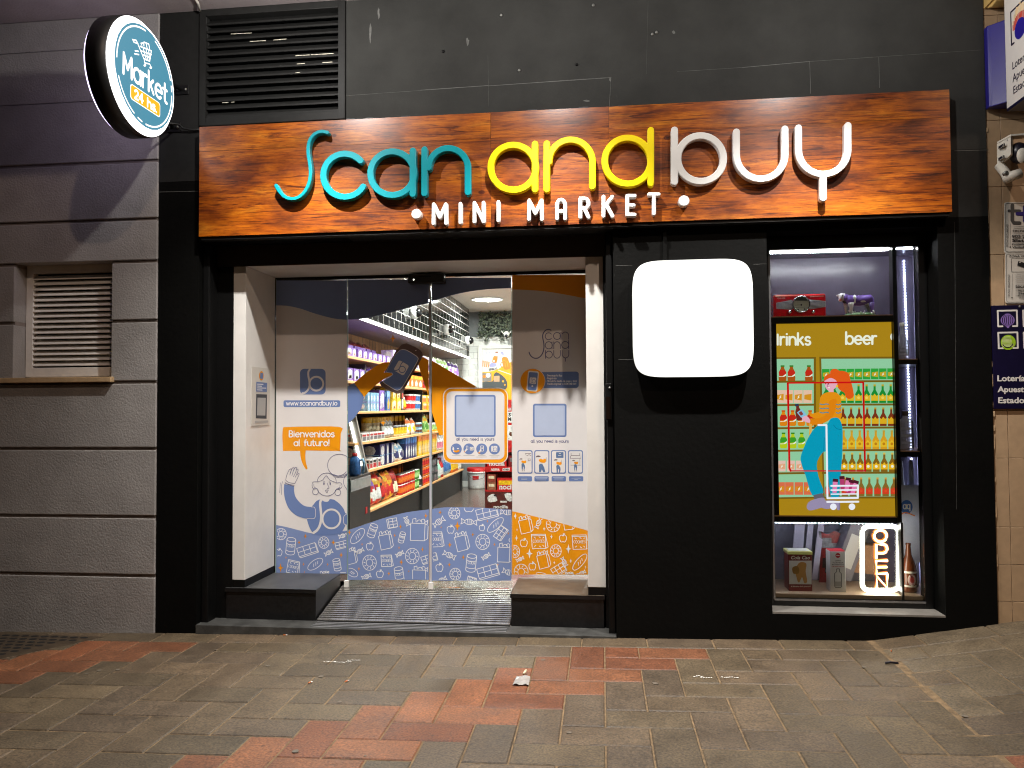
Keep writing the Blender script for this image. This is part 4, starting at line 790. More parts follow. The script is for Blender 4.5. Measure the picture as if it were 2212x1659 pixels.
# ---- doodles
def rot(pts, cx, cy, sx, sy, a): c, s = math.cos(R(a)), math.sin(R(a)); return [(cx + x * sx * c - y * sy * s, cy + x * sx * s + y * sy * c) for x, y in pts]
def d_can(t='COLA'): return [[(-.42, -.36), (-.42, .38)], A(0, .38, .42, .12, 180, 0), [(.42, .38), (.42, -.36)], A(0, -.38, .42, .12, 0, 360, 14), A(0, -.18, .42, .1, 160, 20), A(0, .2, .42, .1, 160, 20)]
def d_donut(): return [A(0, 0, .48, .48, 0, 360, 20), A(0, 0, .23, .23, 0, 360, 14)] + [[(.3 * math.cos(a), .3 * math.sin(a)), (.40 * math.cos(a + .12), .40 * math.sin(a + .12))] for a in [k * .62 for k in range(10)]]
def d_choc(): return [[(-.5, -.4), (.5, -.4), (.5, .3), (-.5, .3), (-.5, -.4)], [(-.5, -.05), (.5, -.05)], [(-.17, -.4), (-.17, .3)], [(.17, -.4), (.17, .3)], [(-.5, .3), (-.45, .42), (.54, .42), (.5, .3)], [(.54, .42), (.54, -.32), (.5, -.4)]]
def d_candy(): return [A(0, 0, .27, .24, 0, 360, 16), [(-.26, -.06), (-.5, -.24), (-.44, 0), (-.5, .24), (-.26, .06)], [(.26, -.06), (.5, -.24), (.44, 0), (.5, .24), (.26, .06)], [(-.1, -.2), (-.06, .2)], [(.03, -.22), (.07, .22)], [(.15, -.18), (.17, .16)]]
def d_apple(): return [smooth([(0, -.22), (-.2, -.32), (-.42, -.15), (-.4, .15), (-.22, .42), (0, .38), (.22, .42), (.4, .15), (.42, -.15), (.2, -.32)], 3, True) + [(0, -.22)], [(0, -.22), (.04, -.5)], [(.05, -.36), (.2, -.46), (.14, -.32), (.05, -.34)]]
def d_bag(): return [[(-.42, -.26), (.26, -.34), (.36, .38), (-.30, .46), (-.42, -.26)], [(.26, -.34), (.42, -.28), (.5, .26), (.36, .38)], [(-.34, -.3), (-.36, -.44), (-.22, -.5), (-.18, -.34)], A(-.02, -.36, .12, .1, 180, 360, 6), A(.14, -.40, .10, .12, 180, 360, 6), [(.22, -.38), (.36, -.5), (.36, -.34)]]
def d_bread(): return [A(0, 0, .5, .27, 0, 360, 20), [(-.16, .08), (-.06, -.08)], [(-.02, .1), (.08, -.08)], [(.12, .08), (.2, -.06)]]
def d_cook(): return [[(-.46, -.42), (.34, -.44), (.36, .42), (-.40, .44), (-.46, -.42)], [(.34, -.44), (.5, .34), (.36, .42)], [(-.46, -.34), (.34, -.36)], [(-.3, -.26), (-.22, -.2)], [(-.02, -.28), (.06, -.22)], [(.2, -.2), (.26, -.26)], [(-.28, .3), (-.2, .24)], [(0, .28), (.08, .34)], [(.2, .24), (.26, .3)]]
DOO = {'can': d_can, 'donut': d_donut, 'choc': d_choc, 'candy': d_candy, 'apple': d_apple, 'bag': d_bag, 'bread': d_bread, 'cook': d_cook}
def doodles(par, cr, clip, items, stars, mline, mstar):
    s_ = cr(1, 0)[0] - cr(0, 0)[0]; a = art(PX, 2, clip, (900, 1200))
    for it in items:
        k, x, y, w, h = it[:5]; an_ = it[5] if len(it) > 5 else 0; X, Y = cr(x, y)
        for st in DOO[k](): a.stroke(rot(st, X, Y, w * s_, h * s_, an_), 1.4, mline)
        if k == 'can': a.glyphs('COLA', X, Y + h * s_ * .06, h * s_ * .17, .8, mline, width=w * s_ * .62, rot=an_)
        if k == 'cook': a.glyphs('COOKIES', X - w * s_ * .04, Y + h * s_ * .07, h * s_ * .17, .75, mline, width=w * s_ * .66, rot=an_)
    a.clip = None
    for x, y, r_ in stars:
        X, Y = cr(x, y); r_ *= s_
        if not clip(X, Y): continue
        p = []
        for q in range(4):
            t0 = math.pi / 2 * q; e = (r_ * math.cos(t0) * (.62 if q % 2 == 0 else 1), r_ * math.sin(t0) * (.62 if q % 2 == 0 else 1)); i_ = (r_ * .27 * math.cos(t0 + math.pi / 4), r_ * .27 * math.sin(t0 + math.pi / 4)); p += [(X + e[0], Y + e[1]), (X + i_[0], Y + i_[1])]
        a.fill(p, mstar)
    a.build('doodle_print', par)
doodles(GL1, K7, I1, [('donut', 423, 795, 82, 88), ('can', 495, 885, 78, 130, 6), ('choc', 617, 915, 140, 92, -18), ('donut', 740, 858, 80, 90), ('candy', 880, 808, 60, 60, -15), ('choc', 872, 875, 92, 62, -14), ('apple', 407, 930, 55, 64), ('candy', 775, 933, 62, 62, -28), ('cook', 515, 1040, 105, 110, 14), ('bread', 677, 1018, 130, 110, -35), ('can', 838, 1022, 62, 92, -10), ('bag', 745, 1105, 90, 70), ('choc', 882, 1105, 40, 60)], [(603, 810, 20), (557, 857, 17), (810, 857, 22), (868, 950, 22), (460, 970, 12), (590, 1018, 14), (420, 1045, 34), (768, 1020, 12), (597, 1076, 8)], M_VL, M_VO)
doodles(GL2, K7, I2, [('bread', 990, 810, 140, 120, -48), ('can', 1100, 770, 66, 106, 20), ('bag', 1195, 845, 115, 145, -4), ('choc', 1247, 713, 66, 90, 80), ('candy', 1355, 700, 66, 66, 70), ('bag', 1440, 770, 155, 175, 10), ('can', 1318, 820, 48, 84, 14), ('apple', 1080, 885, 58, 68), ('candy', 1005, 922, 64, 64, -28), ('bag', 945, 960, 85, 130, -5), ('candy', 1302, 942, 60, 60, -28), ('donut', 1078, 1007, 106, 118), ('cook', 1207, 993, 96, 98), ('donut', 1395, 958, 106, 120), ('choc', 1515, 978, 104, 70, -18), ('apple', 1155, 1090, 58, 66), ('can', 1298, 1095, 76, 116, -8), ('bag', 1450, 1105, 140, 140, 8), ('candy', 1055, 1110, 70, 66, -20), ('bread', 950, 1080, 90, 100, 30)], [(1495, 660, 22), (1308, 740, 17), (1265, 805, 14), (1023, 870, 12), (1470, 908, 18), (1140, 925, 10), (1297, 897, 12), (1313, 1003, 22), (1000, 1053, 16), (1222, 1088, 18), (1370, 1070, 10), (930, 782, 20)], M_VL, M_VO)
doodles(GL3, K8, I3, [('donut', 205, 640, 86, 92), ('apple', 313, 605, 80, 60), ('choc', 445, 640, 150, 100, -14), ('candy', 600, 635, 110, 80, 5), ('candy', 90, 705, 96, 86, -35), ('candy', 315, 705, 120, 86, 5), ('apple', 178, 760, 60, 70), ('apple', 410, 748, 46, 56), ('bread', 510, 728, 150, 110, -42), ('choc', 548, 790, 96, 80, -55), ('cook', 75, 835, 110, 128), ('bag', 258, 855, 115, 150, -6), ('donut', 415, 853, 106, 118), ('bag', 575, 940, 130, 150, 10), ('candy', 168, 952, 96, 80, 25), ('can', 330, 1010, 84, 136, 6), ('candy', 440, 960, 66, 60, -32), ('choc', 30, 970, 90, 70, -14), ('apple', 95, 1043, 60, 70), ('donut', 213, 1092, 86, 92), ('choc', 453, 1075, 148, 104, -16), ('candy', 610, 1080, 100, 80, 20), ('cook', 335, 1140, 80, 60, 18), ('bread', 640, 840, 60, 70), ('candy', 110, 1135, 80, 60, -25), ('bag', 5, 1100, 70, 110)], [(100, 635, 18), (228, 735, 36), (342, 800, 17), (172, 875, 23), (272, 967, 18), (168, 1022, 18), (503, 872, 13), (527, 1022, 12), (450, 700, 11), (605, 790, 11), (108, 745, 10), (0, 655, 18), (5, 830, 12)], M_VL, M_VO)
doodles(GL4, K8, I4, [('bag', 730, 730, 112, 138, -5), ('candy', 830, 712, 84, 66, -65), ('donut', 937, 725, 106, 114), ('bag', 1050, 725, 90, 90), ('cook', 835, 850, 130, 122), ('apple', 720, 860, 60, 70), ('apple', 1010, 825, 60, 70), ('cook', 1137, 855, 130, 122), ('donut', 655, 925, 70, 94), ('donut', 957, 920, 84, 96), ('bag', 863, 990, 106, 138, -6), ('candy', 692, 982, 58, 50, -25), ('apple', 783, 1033, 58, 68), ('donut', 700, 1075, 108, 120), ('choc', 977, 1060, 96, 84, -32), ('candy', 1020, 1000, 70, 54, 60), ('bread', 1135, 1003, 150, 100, -50), ('candy', 1148, 1085, 64, 52, -25), ('bread', 860, 1100, 100, 60, 15), ('bag', 1055, 1110, 80, 66)], [(657, 662, 23), (670, 765, 11), (870, 757, 17), (665, 825, 24), (925, 815, 18), (762, 940, 38), (1050, 905, 36), (945, 1007, 14), (1068, 995, 18), (1177, 1040, 12), (1198, 805, 24), (1198, 925, 12)], M_VL, M_VL)
# ---- brand mark: a curved S beside a ring in a rounded square
def mark(a, cx, cy, w, msq, mline, ang=0, lw=.075):
    h = w / 2; c, s = math.cos(R(ang)), math.sin(R(ang)); T_ = lambda p: (cx + p[0] * c - p[1] * s, cy + p[0] * s + p[1] * c)
    rr = [T_(p) for p in [(x, y) for x, y in a.rrpath(-h, -h, h, h, w * .17)[:-1]]]; a.fill(rr, msq); a.lay()
    a.stroke([T_((x * w, y * w)) for x, y in smooth([(-.12, -.47), (-.17, -.38), (-.17, -.22), (-.13, 0), (-.13, .18), (-.2, .34), (-.32, .44), (-.4, .45)], 4)], w * lw, mline)
    a.stroke([T_(p) for p in A(w * .14, w * .08, w * .27, w * .27, 0, 360, 24)], w * lw, mline)
a = art(K5, 2, None, (780, 1200)); mark(a, 790, 1164, 228, M_VG, M_VW); a.build('logo', GL1)
a = art(K5, 2, None, (780, 1350)); a.rrect(530, 1330, 1034, 1390, 14, M_VG); a.lay(); a.glyphs('www.scanandbuy.io', 780, 1374, 38, 6.2, M_VL, width=452); a.build('web_address', GL1)
a = art(KW, 2, None, (600, 200)); a.fill(smooth([(250, 8), (600, -2), (1090, 5), (1098, 100), (1092, 250), (1084, 352), (1068, 358), (580, 352)], 3)[0:] + smooth([(574, 420), (580, 520), (604, 610), (602, 628), (585, 630), (545, 570), (508, 470), (496, 358)], 3) + smooth([(260, 358), (243, 350), (238, 250), (234, 130), (242, 30), (250, 8)], 3), M_VO); a.lay()
a.glyphs('Bienvenidos', 668, 152, 92, 15, M_VL, width=672); a.glyphs('al futuro!', 668, 283, 90, 15, M_VL, width=525); a.build('speech_bubble', GL1)
# ---- waving woman, line drawing
a = art(KW, 2, lambda x, y: x < 1196, (700, 1000)); a.h += .0004; LW = 6
a.fill(smooth([(262, 850), (258, 960), (275, 1080), (330, 1210), (420, 1300), (520, 1345), (600, 1362), (700, 1362)], 4) + smooth([(722, 1330), (722, 1220), (700, 1187), (640, 1187), (560, 1172), (490, 1120), (430, 1040), (408, 950), (408, 882)], 4), M_VG)
body = smooth([(690, 1160), (740, 1100), (800, 1076), (825, 1078)], 3) + smooth([(845, 1105), (880, 1112), (915, 1105), (938, 1070)], 3) + smooth([(1000, 1080), (1080, 1140), (1140, 1215), (1165, 1280)], 3) + [(1192, 1290), (1192, 1450), (1165, 1455)] + smooth([(1165, 1470), (1140, 1520), (1100, 1575)], 3)
a.fill(body + [(1190, 1546), (1193, 1560), (1000, 1600), (760, 1610), (700, 1590)] + smooth([(690, 1580), (640, 1500), (605, 1400), (600, 1364)], 3) + [(705, 1362), (724, 1330), (724, 1220), (700, 1187), (668, 1183)], M_VG)
a.lay(); a.stroke(smooth([(820, 1078), (798, 1110), (796, 1170), (806, 1260), (810, 1360), (790, 1460), (750, 1530), (695, 1572)], 4), 36, M_VW); a.stroke(A(962, 1365, 132, 140, 0, 360, 36), 28, M_VW); a.stroke(smooth([(668, 1190), (705, 1192), (724, 1230), (724, 1320), (700, 1360), (600, 1358)], 4), 7, M_VW); a.stroke(smooth([(1192, 1292), (1150, 1320), (1140, 1380), (1150, 1440), (1192, 1456)], 4), 7, M_VW)
for s_ in (smooth([(275, 826), (330, 858), (408, 884)], 4), smooth([(280, 838), (335, 850), (410, 868)], 4), smooth([(284, 790), (300, 720), (330, 650), (352, 626), (372, 632), (345, 715)], 3) + [(345, 716)], smooth([(348, 690), (375, 630), (395, 600), (410, 612), (396, 660), (375, 730)], 3), smooth([(396, 660), (425, 605), (440, 602), (446, 625), (425, 690), (396, 745)], 3), smooth([(440, 640), (462, 628), (468, 650), (440, 720), (425, 750)], 3), smooth([(455, 710), (478, 690), (484, 705), (460, 760), (420, 838)], 3), smooth([(284, 790), (330, 825), (420, 840)], 3),
    [(205, 830), (196, 978)], smooth([(236, 812), (220, 900), (226, 1008)], 4), A(893, 885, 148, 140, 158, 22, 30)[::-1], smooth([(745, 815), (690, 820), (675, 870), (695, 915), (752, 915)], 4), smooth([(700, 850), (706, 890), (725, 905)], 3), smooth([(1038, 832), (1095, 830), (1118, 870), (1100, 912), (1040, 918)], 4), smooth([(1090, 860), (1085, 895), (1065, 910)], 3), A(725, 962, 44, 46, 0, 360, 18), A(1055, 972, 44, 48, 0, 360, 18),
    A(893, 825, 142, 140, 182, 358, 26), smooth([(752, 818), (830, 790), (885, 725), (940, 790), (1036, 828)], 4), A(1080, 570, 176, 164, 35, 320, 40), smooth([(995, 705), (1060, 728), (1140, 705), (1180, 665)], 4), smooth([(1020, 742), (1100, 755), (1160, 735), (1194, 705)], 4), smooth([(1194, 712), (1150, 760), (1145, 850), (1194, 935)], 4), smooth([(900, 835), (912, 870), (924, 905), (898, 912)], 3), smooth([(872, 940), (895, 935), (915, 942), (900, 968), (882, 965), (872, 940)], 3), [(838, 818), (862, 816)], [(922, 818), (948, 820)]): a.stroke(s_, LW, M_VDO)
a.disc(851, 846, 9, M_VDO, 18); a.disc(943, 846, 9, M_VDO, 18); a.build('woman_drawing', GL1)
# ---- hand holding a phone (left leaf), beam and card (right leaf)
cl2 = lambda x, y: True
a = art(KP, 2, None, (700, 1100)); a.fill([(20, 1392), (60, 1362), (105, 1345), (245, 1545), (238, 1575)] + [(210, 1700), (115, 1830), (20, 1920)], M_VG); a.build('sleeve', GL2)
a = art(KP, 2, None, (700, 1100)); a.fill(smooth([(107, 1344), (200, 1262), (330, 1160), (450, 1085), (540, 1052), (614, 1052)], 3) + [(560, 1150), (530, 1195)] + smooth([(560, 1192), (620, 1188), (652, 1210), (640, 1236), (560, 1270), (490, 1318), (400, 1385), (320, 1462), (250, 1540)], 3), M_VO); a.stroke(smooth([(530, 1197), (600, 1190), (650, 1206), (648, 1230), (590, 1258), (520, 1295)], 3), 7, M_VW); a.build('hand', GL2)
a = art(KP, 3, None, (700, 1100))
ph = smooth([(850, 782), (960, 830), (1050, 890), (1076, 940), (1060, 1000), (930, 1230), (800, 1460), (760, 1490), (700, 1492), (560, 1430), (480, 1375), (478, 1330)], 2) + [(560, 1280), (650, 1240), (655, 1205), (540, 1195), (620, 1040), (690, 900), (780, 800)]
a.fill(ph, M_VBR); a.lay(); sc_ = smooth([(790, 872), (850, 880), (960, 945), (1008, 985), (1000, 1040), (880, 1250), (790, 1400), (740, 1440), (690, 1440), (580, 1375), (525, 1335), (520, 1310)], 2) + [(600, 1265), (655, 1225), (640, 1200), (560, 1190), (610, 1090), (700, 935), (760, 880)]
a.fill(sc_, M_VG); a.stroke(sc_ + [sc_[0]], 9, M_VW); a.lay(); mark(a, 775, 1130, 165, M_VW, M_VG, 30, .07); a.disc(980, 885, 10, M_VW, 6); a.build('phone', GL2)
a = art(KP, 2, None, (700, 1100)); a.fill([(1076, 970), (1160, 1022), (1160, 1545), (1138, 1470), (1010, 1082)], M_VO); a.build('beam', GL2)
for x, y, r_ in ((655, 715, 62), (942, 575, 28), (1065, 805, 46)): a = art(KP, 2, None, (700, 700)); a.fill([(x, y - r_), (x + r_ * .18, y - r_ * .2), (x + r_ * .6, y), (x + r_ * .18, y + r_ * .2), (x, y + r_), (x - r_ * .18, y + r_ * .2), (x - r_ * .6, y), (x - r_ * .18, y - r_ * .2)], M_VO); a.build('sparkle', GL2)
a = art(KP, 2, None, (700, 700))
x, y, r_ = 505, 1900, 0; a.fill([KPp for KPp in [(516, 1858), (525, 1895), (555, 1905), (525, 1920), (518, 1955), (508, 1920), (480, 1905), (508, 1895)]], M_VO); a.build('sparkle', GL2)
a = art(K6, 2, None, (300, 1100)); a.fill([(46, 976), (455, 1216), (330, 1222), (210, 1222), (165, 1260), (150, 1320), (150, 1640), (112, 1640), (46, 1430)], M_VO); a.build('beam', GL3)
a = art(KQ, 3, None, (640, 800)); a.rrect(8, 72, 1272, 1548, 170, M_VW); a.lay(); a.rrect(26, 90, 1254, 1530, 155, M_VO); a.lay(); a.rrect(76, 142, 1202, 1466, 110, M_VW); a.build('card', GL3)
a = art(KQ, 6, None, (640, 600)); a.rrect(236, 212, 1032, 1026, 44, M_VG); a.lay(); a.rrect(268, 246, 1000, 994, 22, mat('pale_blue_plate', (170, 182, 206), .45, var=.02)); a.build('blue_plate', GL3)
a = art(KQ, 6, None, (640, 1080)); a.glyphs('all you need is yours', 636, 1098, 56, 8.5, M_VDO, width=740); a.build('tagline', GL3)
for x, l1, l2 in ((267, 160, 0), (513, 210, 0), (762, 140, 200), (1008, 186, 130)):
    a = art(KQ, 6, None, (640, 1080)); a.stroke([(x - l1 / 2, 1392), (x + l1 / 2, 1392)], 9, M_LG)
    if l2: a.stroke([(x - l2 / 2, 1418), (x + l2 / 2, 1418)], 9, M_LG)
    a.build('caption_print', GL3)
a = art(KQ, 6, None, (640, 1260))
for x in (267, 513, 762, 1008): a.disc(x, 1262, 107, M_VG)
a.lay(); a.fill(smooth([(215, 1285), (260, 1295), (320, 1280), (325, 1310), (270, 1330), (225, 1318)], 3, True), M_VO); a.disc(300, 1255, 20, M_VW, 12); a.disc(210, 1260, 18, M_VW, 30); a.stroke([(195, 1222), (215, 1232)], 12, M_VW); a.stroke([(210, 1300), (225, 1320)], 14, M_VW)
a.stroke(a.rrpath(462, 1205, 494, 1278, 8), 9, M_VW); a.fill([(430, 1290), (470, 1250), (480, 1280), (445, 1325)], M_VW); a.fill([(420, 1310), (448, 1285), (455, 1310), (432, 1330)], M_VO); a.rrect(530, 1222, 602, 1292, 8, M_VW); a.lay(); a.stroke(a.rrpath(546, 1238, 584, 1276, 4), 7, M_LG)
a.stroke(a.rrpath(742, 1202, 796, 1305, 10), 11, M_VW); a.rrect(754, 1236, 786, 1258, 4, M_VW); a.fill([(705, 1320), (745, 1250), (760, 1285), (730, 1330)], M_VW); a.fill([(690, 1335), (725, 1310), (735, 1335), (712, 1352)], M_VO); mark(a, 1006, 1262, 118, M_VW, M_VG, 0, .06); a.build('icon_print', GL3)
# ---- right side panel
a = art(KR, 2, None, (800, 500)); LG_ = 15
for s_ in (smooth([(755, 212), (705, 195), (650, 208), (605, 255), (580, 325), (588, 400), (603, 470), (608, 560), (595, 645), (562, 720), (505, 778), (448, 795), (390, 785), (340, 748), (312, 705), (300, 668)], 4), A(705, 338, 70, 72, -38, -322, 24), A(880, 332, 74, 72, 0, 360, 26), [(943, 258), (943, 400)], [(980, 258), (980, 400)], A(1050, 322, 70, 72, 180, 360, 16) + [(1120, 400)], A(708, 525, 74, 74, 0, 360, 26), [(775, 455), (775, 600)], [(812, 452), (812, 600)], A(880, 524, 68, 72, 180, 360, 16) + [(948, 596)], A(1048, 518, 72, 72, 0, 360, 26), [(1120, 425), (1120, 592)], [(640, 632), (640, 795)], A(712, 718, 70, 72, 0, 360, 26), [(812, 632), (812, 718)] + A(880, 718, 68, 74, 180, 0, 16) + [(948, 632)], [(985, 632), (985, 712)] + A(1055, 712, 68, 74, 180, 0, 16) + [(1123, 632)], [(1052, 786), (1052, 855)]): a.stroke(s_, 22 if s_[0] == (755, 212) else LG_, M_VDO)
a.build('logo', GL4)
a = art(KR, 2, None, (600, 1260)); a.fill([(560, 1082), (1240, 1070)] + A(1270, 1120, 60, 50, 270, 360, 5) + [(1330, 1350)] + A(1270, 1352, 60, 58, 0, 90, 5) + [(560, 1412)], M_VG); a.lay()
for t_, y, w_ in (('• Descarga la App', 1168, 330), ('• Registrate', 1226, 215), ('• Vinculá tu medio de pago y listo!', 1284, 640), ('Puedes ingresar a SCAN AND BUY', 1342, 600)): a.glyphs(t_, 652 if t_[0] == '•' else 680, y, 36, 6.5, M_VL, width=w_, align='l')
a.build('instructions', GL4)
a = art(KR, 4, None, (380, 1260)); a.disc(375, 1266, 262, M_VW); a.lay(); a.disc(373, 1266, 254, M_VO); a.lay()
tr = lambda pts: rot([(x - 375, y - 1268) for x, y in pts], 375, 1268, 1, 1, 5)
a.fill(tr(a.rrpath(262, 1058, 488, 1478, 38)[:-1]), M_VW); a.lay(); a.fill(tr(a.rrpath(282, 1085, 468, 1455, 30)[:-1]), M_VG); a.lay(); mark(a, 380, 1260, 136, M_VW, M_VG, 3, .06); a.disc(368, 1372, 19, M_VW); a.build('phone_icon', GL4)
a = art(K6, 2, None, (1090, 1500)); a.rrect(945, 1360, 1243, 1656, 20, M_VG); a.lay(); a.rrect(960, 1376, 1228, 1642, 10, MATS['pale_blue_plate']); a.build('blue_plate', GL4)
a = art(K8, 2, None, (910, 110)); a.glyphs('all you need is yours', 912, 117, 21, 3.2, M_VDO, width=280); a.build('tagline', GL4)
KF = crop(1920, 1640, 2230, 2212); a = art(KF, 2, None, (1000, 700)); M_HAIR = mat('hair_print', (104, 88, 92), .5, var=0); M_JEAN = mat('jean_print', (86, 112, 150), .5, var=0)
for x in (350, 798, 1245, 1698):
    a.rrect(x - 202, 342, x + 202, 972, 55, M_VG); a.lay(); a.rrect(x - 176, 370, x + 176, 942, 42, M_VW); a.h -= .0008
for x in (345, 792, 1252, 1715): a.rrect(x - 192, 1040, x + 192, 1176, 30, M_VG)
a.lay(2)
for x, ls in ((330, (150, 150)), (792, (320, 290, 230)), (1245, (270, 210, 220)), (1715, (240, 80))):
    for k, l in enumerate(ls): y = 1108 + (k - (len(ls) - 1) / 2) * 32; a.stroke([(x - l / 2, y), (x + l / 2, y)], 13, MATS['pale_blue_plate'])
a.build('frame_print', GL4)
for x, y, s_ in ((300, 560, 1.0), (790, 480, 1.55), (1240, 580, 1.2), (1700, 600, .9)):
    a = art(KF, 4, None, (1000, 700)); f = lambda pts: [(x + px * s_, y + py * s_) for px, py in pts]
    a.fill(f(smooth([(-95, 40), (-90, 15), (-60, 2), (-30, 8), (-12, 20), (-45, 32), (-80, 30)], 3, True)), M_HAIR); a.fill(f(smooth([(-48, 85), (-20, 62), (25, 72), (70, 60), (72, 115), (30, 130), (-25, 115)], 3, True)), M_VO)
    leg = [(-45, 150), (-20, 132), (15, 135), (45, 190), (50, 240), (38, 300), (12, 300), (18, 250), (0, 215), (-8, 250), (-10, 300), (-38, 300)]
    if y == 480: leg = [(-45, 165), (-25, 148), (15, 150), (45, 205), (68, 290), (30, 290), (5, 240), (-10, 290), (-42, 290)]
    a.fill(f(leg), M_JEAN)
    if y in (560, 600): a.fill(f([(-38, 302), (-14, 302), (-4, 345), (-36, 345)]), M_LG); a.fill(f([(12, 302), (36, 302), (50, 345), (18, 345)]), M_LG)
    a.build('figure_drawing', GL4)
a = art(KF, 3, None, (1000, 700))
for s_ in ([(390, 385), (362, 420), (375, 475), (405, 495), (455, 462), (510, 492)], [(372, 432), (508, 432)], [(402, 495), (402, 870)], [(195, 870), (512, 872)], [(432, 575), (486, 575), (486, 628), (432, 628), (432, 575)]): a.stroke(s_, 12, M_HAIR)
a.build('lamp_post_print', GL4); a = art(KF, 3, None, (1000, 700))
for s_ in ([(1582, 425), (1812, 425), (1812, 485), (1836, 530), (1836, 560), (1562, 560), (1562, 530), (1582, 485), (1582, 425)], [(1582, 485), (1812, 485)], [(1562, 530), (1836, 530)], [(1588, 575), (1588, 742)], [(1815, 575), (1815, 742)], [(1575, 744), (1832, 744)]): a.stroke(s_, 12, M_HAIR)
a.build('shopfront_print', GL4); a = art(KF, 3, None, (1000, 700))
a.rrect(1180, 396, 1378, 550, 16, M_JEAN); a.lay(); a.stroke([(1262, 430), (1300, 430)], 16, M_VW); a.stroke([(1240, 490), (1315, 490)], 14, M_VW); a.stroke([(915, 540), (920, 640)], 16, M_LG); a.stroke([(1320, 600), (1330, 690)], 14, M_LG); a.build('poster_drawing_print', GL4)
# paper notice on the jamb of the recess and card reader on the other side
T = thing('paper_notice', 'white paper notice with an orange phone icon on the white door reveal', 'notice', (jl1, .5, 1.3)); JX = jl1 + .002
jf = lambda u, v, h: (JX + h, u, v); jc = lambda x, y: (lambda p: (p.y, p.z))(onX(*K5(x, y), JX))
ar = Art(jf, jc, .003, ref=(320, 1300)); ar.fill([(246, 1030), (408, 1050), (402, 1548), (240, 1556)], M_PAPER); q = [jf(*jc(*p), 0) for p in ((246, 1030), (408, 1050), (402, 1548), (240, 1556))]; q2 = [jf(*jc(*p), .003) for p in ((246, 1030), (408, 1050), (402, 1548), (240, 1556))]; ar.mb.add(q + q2, [(i, (i + 1) % 4, 4 + (i + 1) % 4, 4 + i) for i in range(4)], M_PAPER); B = ar.build('sheet', T)
ar = Art(jf, jc, .004, ref=(320, 1300)); ar.disc(328, 1112, 21, M_VO, 42); ar.lay(); ar.fill([(318, 1085), (344, 1088), (340, 1140), (314, 1136)], M_VG); ar.fill([(282, 1165), (378, 1175), (376, 1256), (280, 1252)], M_VG); ar.lay()
for k in range(4): ar.stroke([(290, 1186 + k * 17), (290 + (52, 38, 78, 44)[k], 1188 + k * 17)], 5, M_VL)
ar.build('icon_print', B); ar = Art(jf, jc, .004, ref=(320, 1400)); ar.fill([(282, 1274), (378, 1278), (374, 1494), (278, 1490)], mat('charcoal_print', (52, 54, 60), .6)); ar.lay(); ar.fill([(292, 1306), (366, 1308), (362, 1466), (288, 1464)], M_LG); ar.stroke([(272, 1522), (384, 1518)], 12, M_LG); ar.build('dark_plate', B)
T = thing('card_reader', 'narrow black reader with a steel button on the black frame beside the doors', 'reader', (.04, .03, 1.45))
p0, p1 = onY(1307.5, 828, .03), onY(1322, 908, .03); mb = MB(); mb.box(p0.x, p1.x, .03, .049, p1.z, p0.z, M_BLK2); mb.build('case', T, bevel=.004); mb = MB(); q = onY(1317, 838, .028); mb.ball(q, .009, M_SCREW, 12, 8); mb.build('button', T)
mb = MB(); q0, q1 = onY(1309.5, 857, .028), onY(1319, 905, .028); mb.box(q0.x, q1.x, 0.0275, .0295, q1.z, q0.z, mat('reader_screen', (22, 14, 10), .15)); mb.build('screen', T)
# ------------------------------------------------------------------ inside the shop
FZ = .14; CZ = 3.27; BY = 8.5
M_FLR = mat('dark_wood_floor', (92, 80, 74), .22, var=.3, scale=2.0, stretch=(1.2, 14, 1)); M_GW = mat('grey_wall', (120, 122, 124), .7, var=.06); M_CEIL = mat('ceiling_white', (222, 214, 204), .7, var=.03); M_IW = mat('inner_white', (205, 203, 200), .6, var=.04)
M_BT = brick_mat('black_metro_tile', (20, 20, 22), (30, 30, 32), (190, 186, 180), .21, .106, .0034, (1, 2), .08, .35, mrough=.6, noise=.05, spec=.6)
M_WT = brick_mat('white_metro_tile', (226, 224, 220), (212, 212, 210), (140, 140, 140), .21, .106, .003, (0, 2), .15, .3, mrough=.7, noise=.04)
M_PLK = brick_mat('rough_plank', (150, 104, 62), (118, 78, 44), (30, 20, 14), .14, 3.0, .006, (1, 2), .7, .5, offset=0, noise=.5)
mb = MB(); mb.quad([(-2.95, .9, FZ), (1.0, .9, FZ), (1.0, BY, FZ), (-2.95, BY, FZ)], M_FLR); mb.build('shop_floor', S)
mb = MB(); mb.box(-2.95, 1.0, .9, BY, CZ, CZ + .1, M_CEIL); mb.build('shop_ceiling', S)
mb = MB(); mb.box(-2.98, 1.0, BY, BY + .1, .95, 2.82, M_WT); mb.box(-2.98, 1.0, BY + .004, BY + .1, 2.82, 3.4, M_GW); mb.box(-2.98, 1.0, BY + .004, BY + .1, FZ, .95, M_GW); mb.build('back_wall', S)
mb = MB(); mb.box(-2.93, 1.0, BY - .016, BY - .001, FZ, FZ + .10, M_IW); mb.build('baseboard', S)
mb = MB(); mb.box(-3.05, -2.95, .9, BY, FZ - .3, 3.4, mat('dark_side_wall', (44, 40, 38), .7)); mb.build('side_wall', S)
mb = MB(); mb.box(.99, 1.05, 1.0, BY, FZ, 3.4, M_IW); mb.box(-2.95, 1.0, .90, .94, 2.66, 3.4, M_IW); mb.box(-3.0, jl1 - .04, .705, .90, -.1, 3.3, M_IW); mb.box(jr0 + .02, 1.0, .705, .9, -.1, 3.3, M_IW); mb.box(-3.0, 1.0, .735, .90, RZ + .001, 3.3, M_IW); mb.build('inner_wall', S)
mb = MB(); mb.box(-2.949, -2.3, 1.15, 8.08, 2.42, CZ - .001, M_BT); mb.build('tiled_bulkhead', S)
